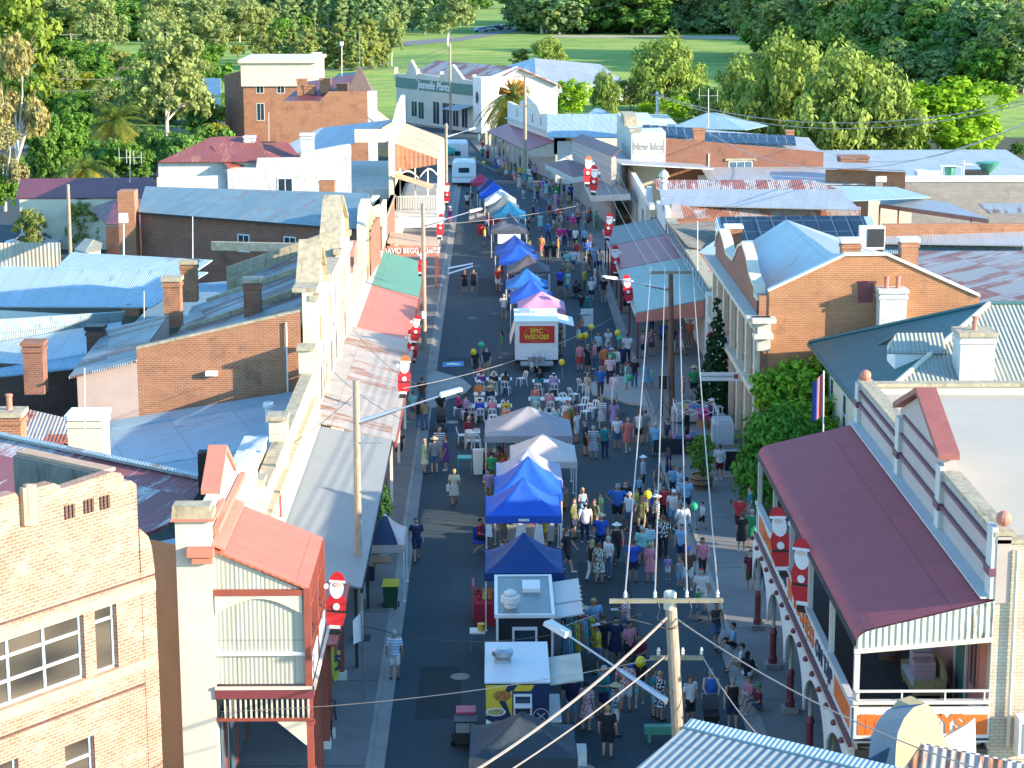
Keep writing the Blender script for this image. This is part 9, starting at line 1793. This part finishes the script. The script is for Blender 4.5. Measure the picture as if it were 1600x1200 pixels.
b=G(114,105,0);bp3,b,t7,_=pole((110,114),52,110,'timber pole with crossarm beside the small red roof, upper left',.2,.16,z0=0);q=AY(111,54,b.y);MB().box(q.x-2.2,b.y-.2,q.z-.1,q.x+2.2,b.y-.1,q.z+.1).build('crossarm',M['armtimber'],bp3)
b=G(175,170,0);bp4,b,t8,_=pole((174,175),124,180,'lamp post above the yellow green palm',.12,.1,'metalw',z0=0)
def wpx(p0,p1,Y0,Y1,sag,label,rad=.03,m='wire'): wire_(AY(*p0,Y0),AY(*p1,Y1),sag,label,rad,m)
wpx((1027,148),(1640,148),190,150,2.3,'pair of sunlit wires crossing in front of the feathery trees, upper one',.035);wpx((1027,150),(1640,152),190,149,2.6,'pair of sunlit wires crossing in front of the feathery trees, lower one',.03)
wpx((1245,215),(1640,172),190,120,2.6,'sagging sunlit service wire across the bright broad tree, upper one',.03);wpx((1100,203),(1640,176),190,119,3.4,'sagging sunlit service wire across the bright broad tree, lower one',.03)
wpx((703,73),(430,103),275,330,1.6,'long sunlit wire from the distant tall pole towards the cornice building',.04);wpx((704,76),(560,105),275,300,1.2,'second long sunlit wire from the distant tall pole',.04)
wpx((25,114),(200,122),280,280,.5,'upper pale wire crossing the trees at the left',.035);wpx((30,136),(160,141),280,280,.3,'lower pale wire crossing the trees at the left',.035)
wpx((1045,962),(730,1212),Yq,44,.25,'thick sunlit cable from the near pole down to the lower left',.035);wpx((1040,1025),(795,1205),Yq,44,.1,'thinner sunlit cable below the thick one from the near pole',.02)
wpx((1050,962),(1610,1225),Yq,43,.5,'sunlit cable from the near pole down to the right over the hotel verandah',.02);wpx((1100,1030),(1190,1155),Yq,50,.12,'short wire from the lower crossarm towards the near blue roof',.014)
wpx((1000,960),(560,975),Yq,70,.7,'thin dark service wire crossing the food vans',.012,'cable');wpx((1020,1030),(330,1112),Yq,55,.3,'sagging pale line crossing above the painted food van',.012)
wpx((630,607),(958,496),84,125,.5,'rope like light line crossing the dining area',.014);wpx((690,350),(900,322),160,165,.2,'pale line crossing the far tents',.02)
wpx((500,560),(640,660),85,70,.3,'dark service wire over the rusty awning, lower one',.012,'cable');wpx((552,515),(650,600),100,85,.3,'dark service wire over the rusty awning, upper one',.012,'cable');wpx((415,715),(550,620),78,71,.2,'thin dark wire rising to the left timber pole',.012,'cable')
wpx((65,418),(205,475),125,110,.8,'dark wire over the big light blue shed roof',.02,'cable')
def mast(px,pt,pb,Y,label,bars=0,r_=.025,head=None):
 t=AY(px,pt,Y);b=AY(px,pb,Y);r=thing('aerial_mast',label,'aerial',b);MB().tube(b-V((0,0,.3)),t,r_,r_*.8,6).build('mast',M['metalw'],r)
 if bars:
  mb=MB()
  for k in range(bars): x=t.x-.9+1.8*k/max(1,bars-1);mb.tube((x,Y,t.z-.9-.15*k),(x,Y,t.z+.2-.1*k),.015,.015,4)
  mb.tube((t.x-1,Y,t.z-.6),(t.x+1,Y,t.z-.6),.015,.015,4);mb.build('antenna',M['metalw'],r)
 if head: MB().box(t.x-.25,Y-.2,t.z-.1,t.x+.25,Y+.2,t.z+.45).build('antenna_box',M['metalw'],r)
mast(193,345,430,125,'tall white mast with box head above the striped blue shed',head=1,r_=.06);mast(301,338,405,120,'thin mast beside the sunlit far chimney',r_=.03);mast(132,575,700,71,'thin white mast rising past the cream rendered chimney');mast(203,235,300,170,'aerial with several tall vertical rods above the plum roofed cottage',4,.04)
mast(1155,345,400,118,'thin white mast left of the bank pediments',r_=.03) if 0 else mast(1090,345,415,116,'thin white mast left of the bank pediments',r_=.03);mast(1107,140,195,205,'aerial with tall rods above the blue hip roofed house',3,.04);mast(534,70,125,300,'tall mast with box head behind the cornice building',head=1,r_=.07);mast(457,487,590,86.9,'thin white pipe mast on the sunlit brick side wall') if 0 else None
mast(225,455,508,99,'short mast with stays at the corner of the patched roofs');mast(420,175,215,190,'leaning thin mast by the white chimneys') 
tag(MB().box(AY(1052,262,150).x,150,AY(1052,262,150).z,AY(1052,262,150).x+.01,150.01,AY(1052,262,150).z+.01).build('x',M['white']),'x','x') if 0 else None
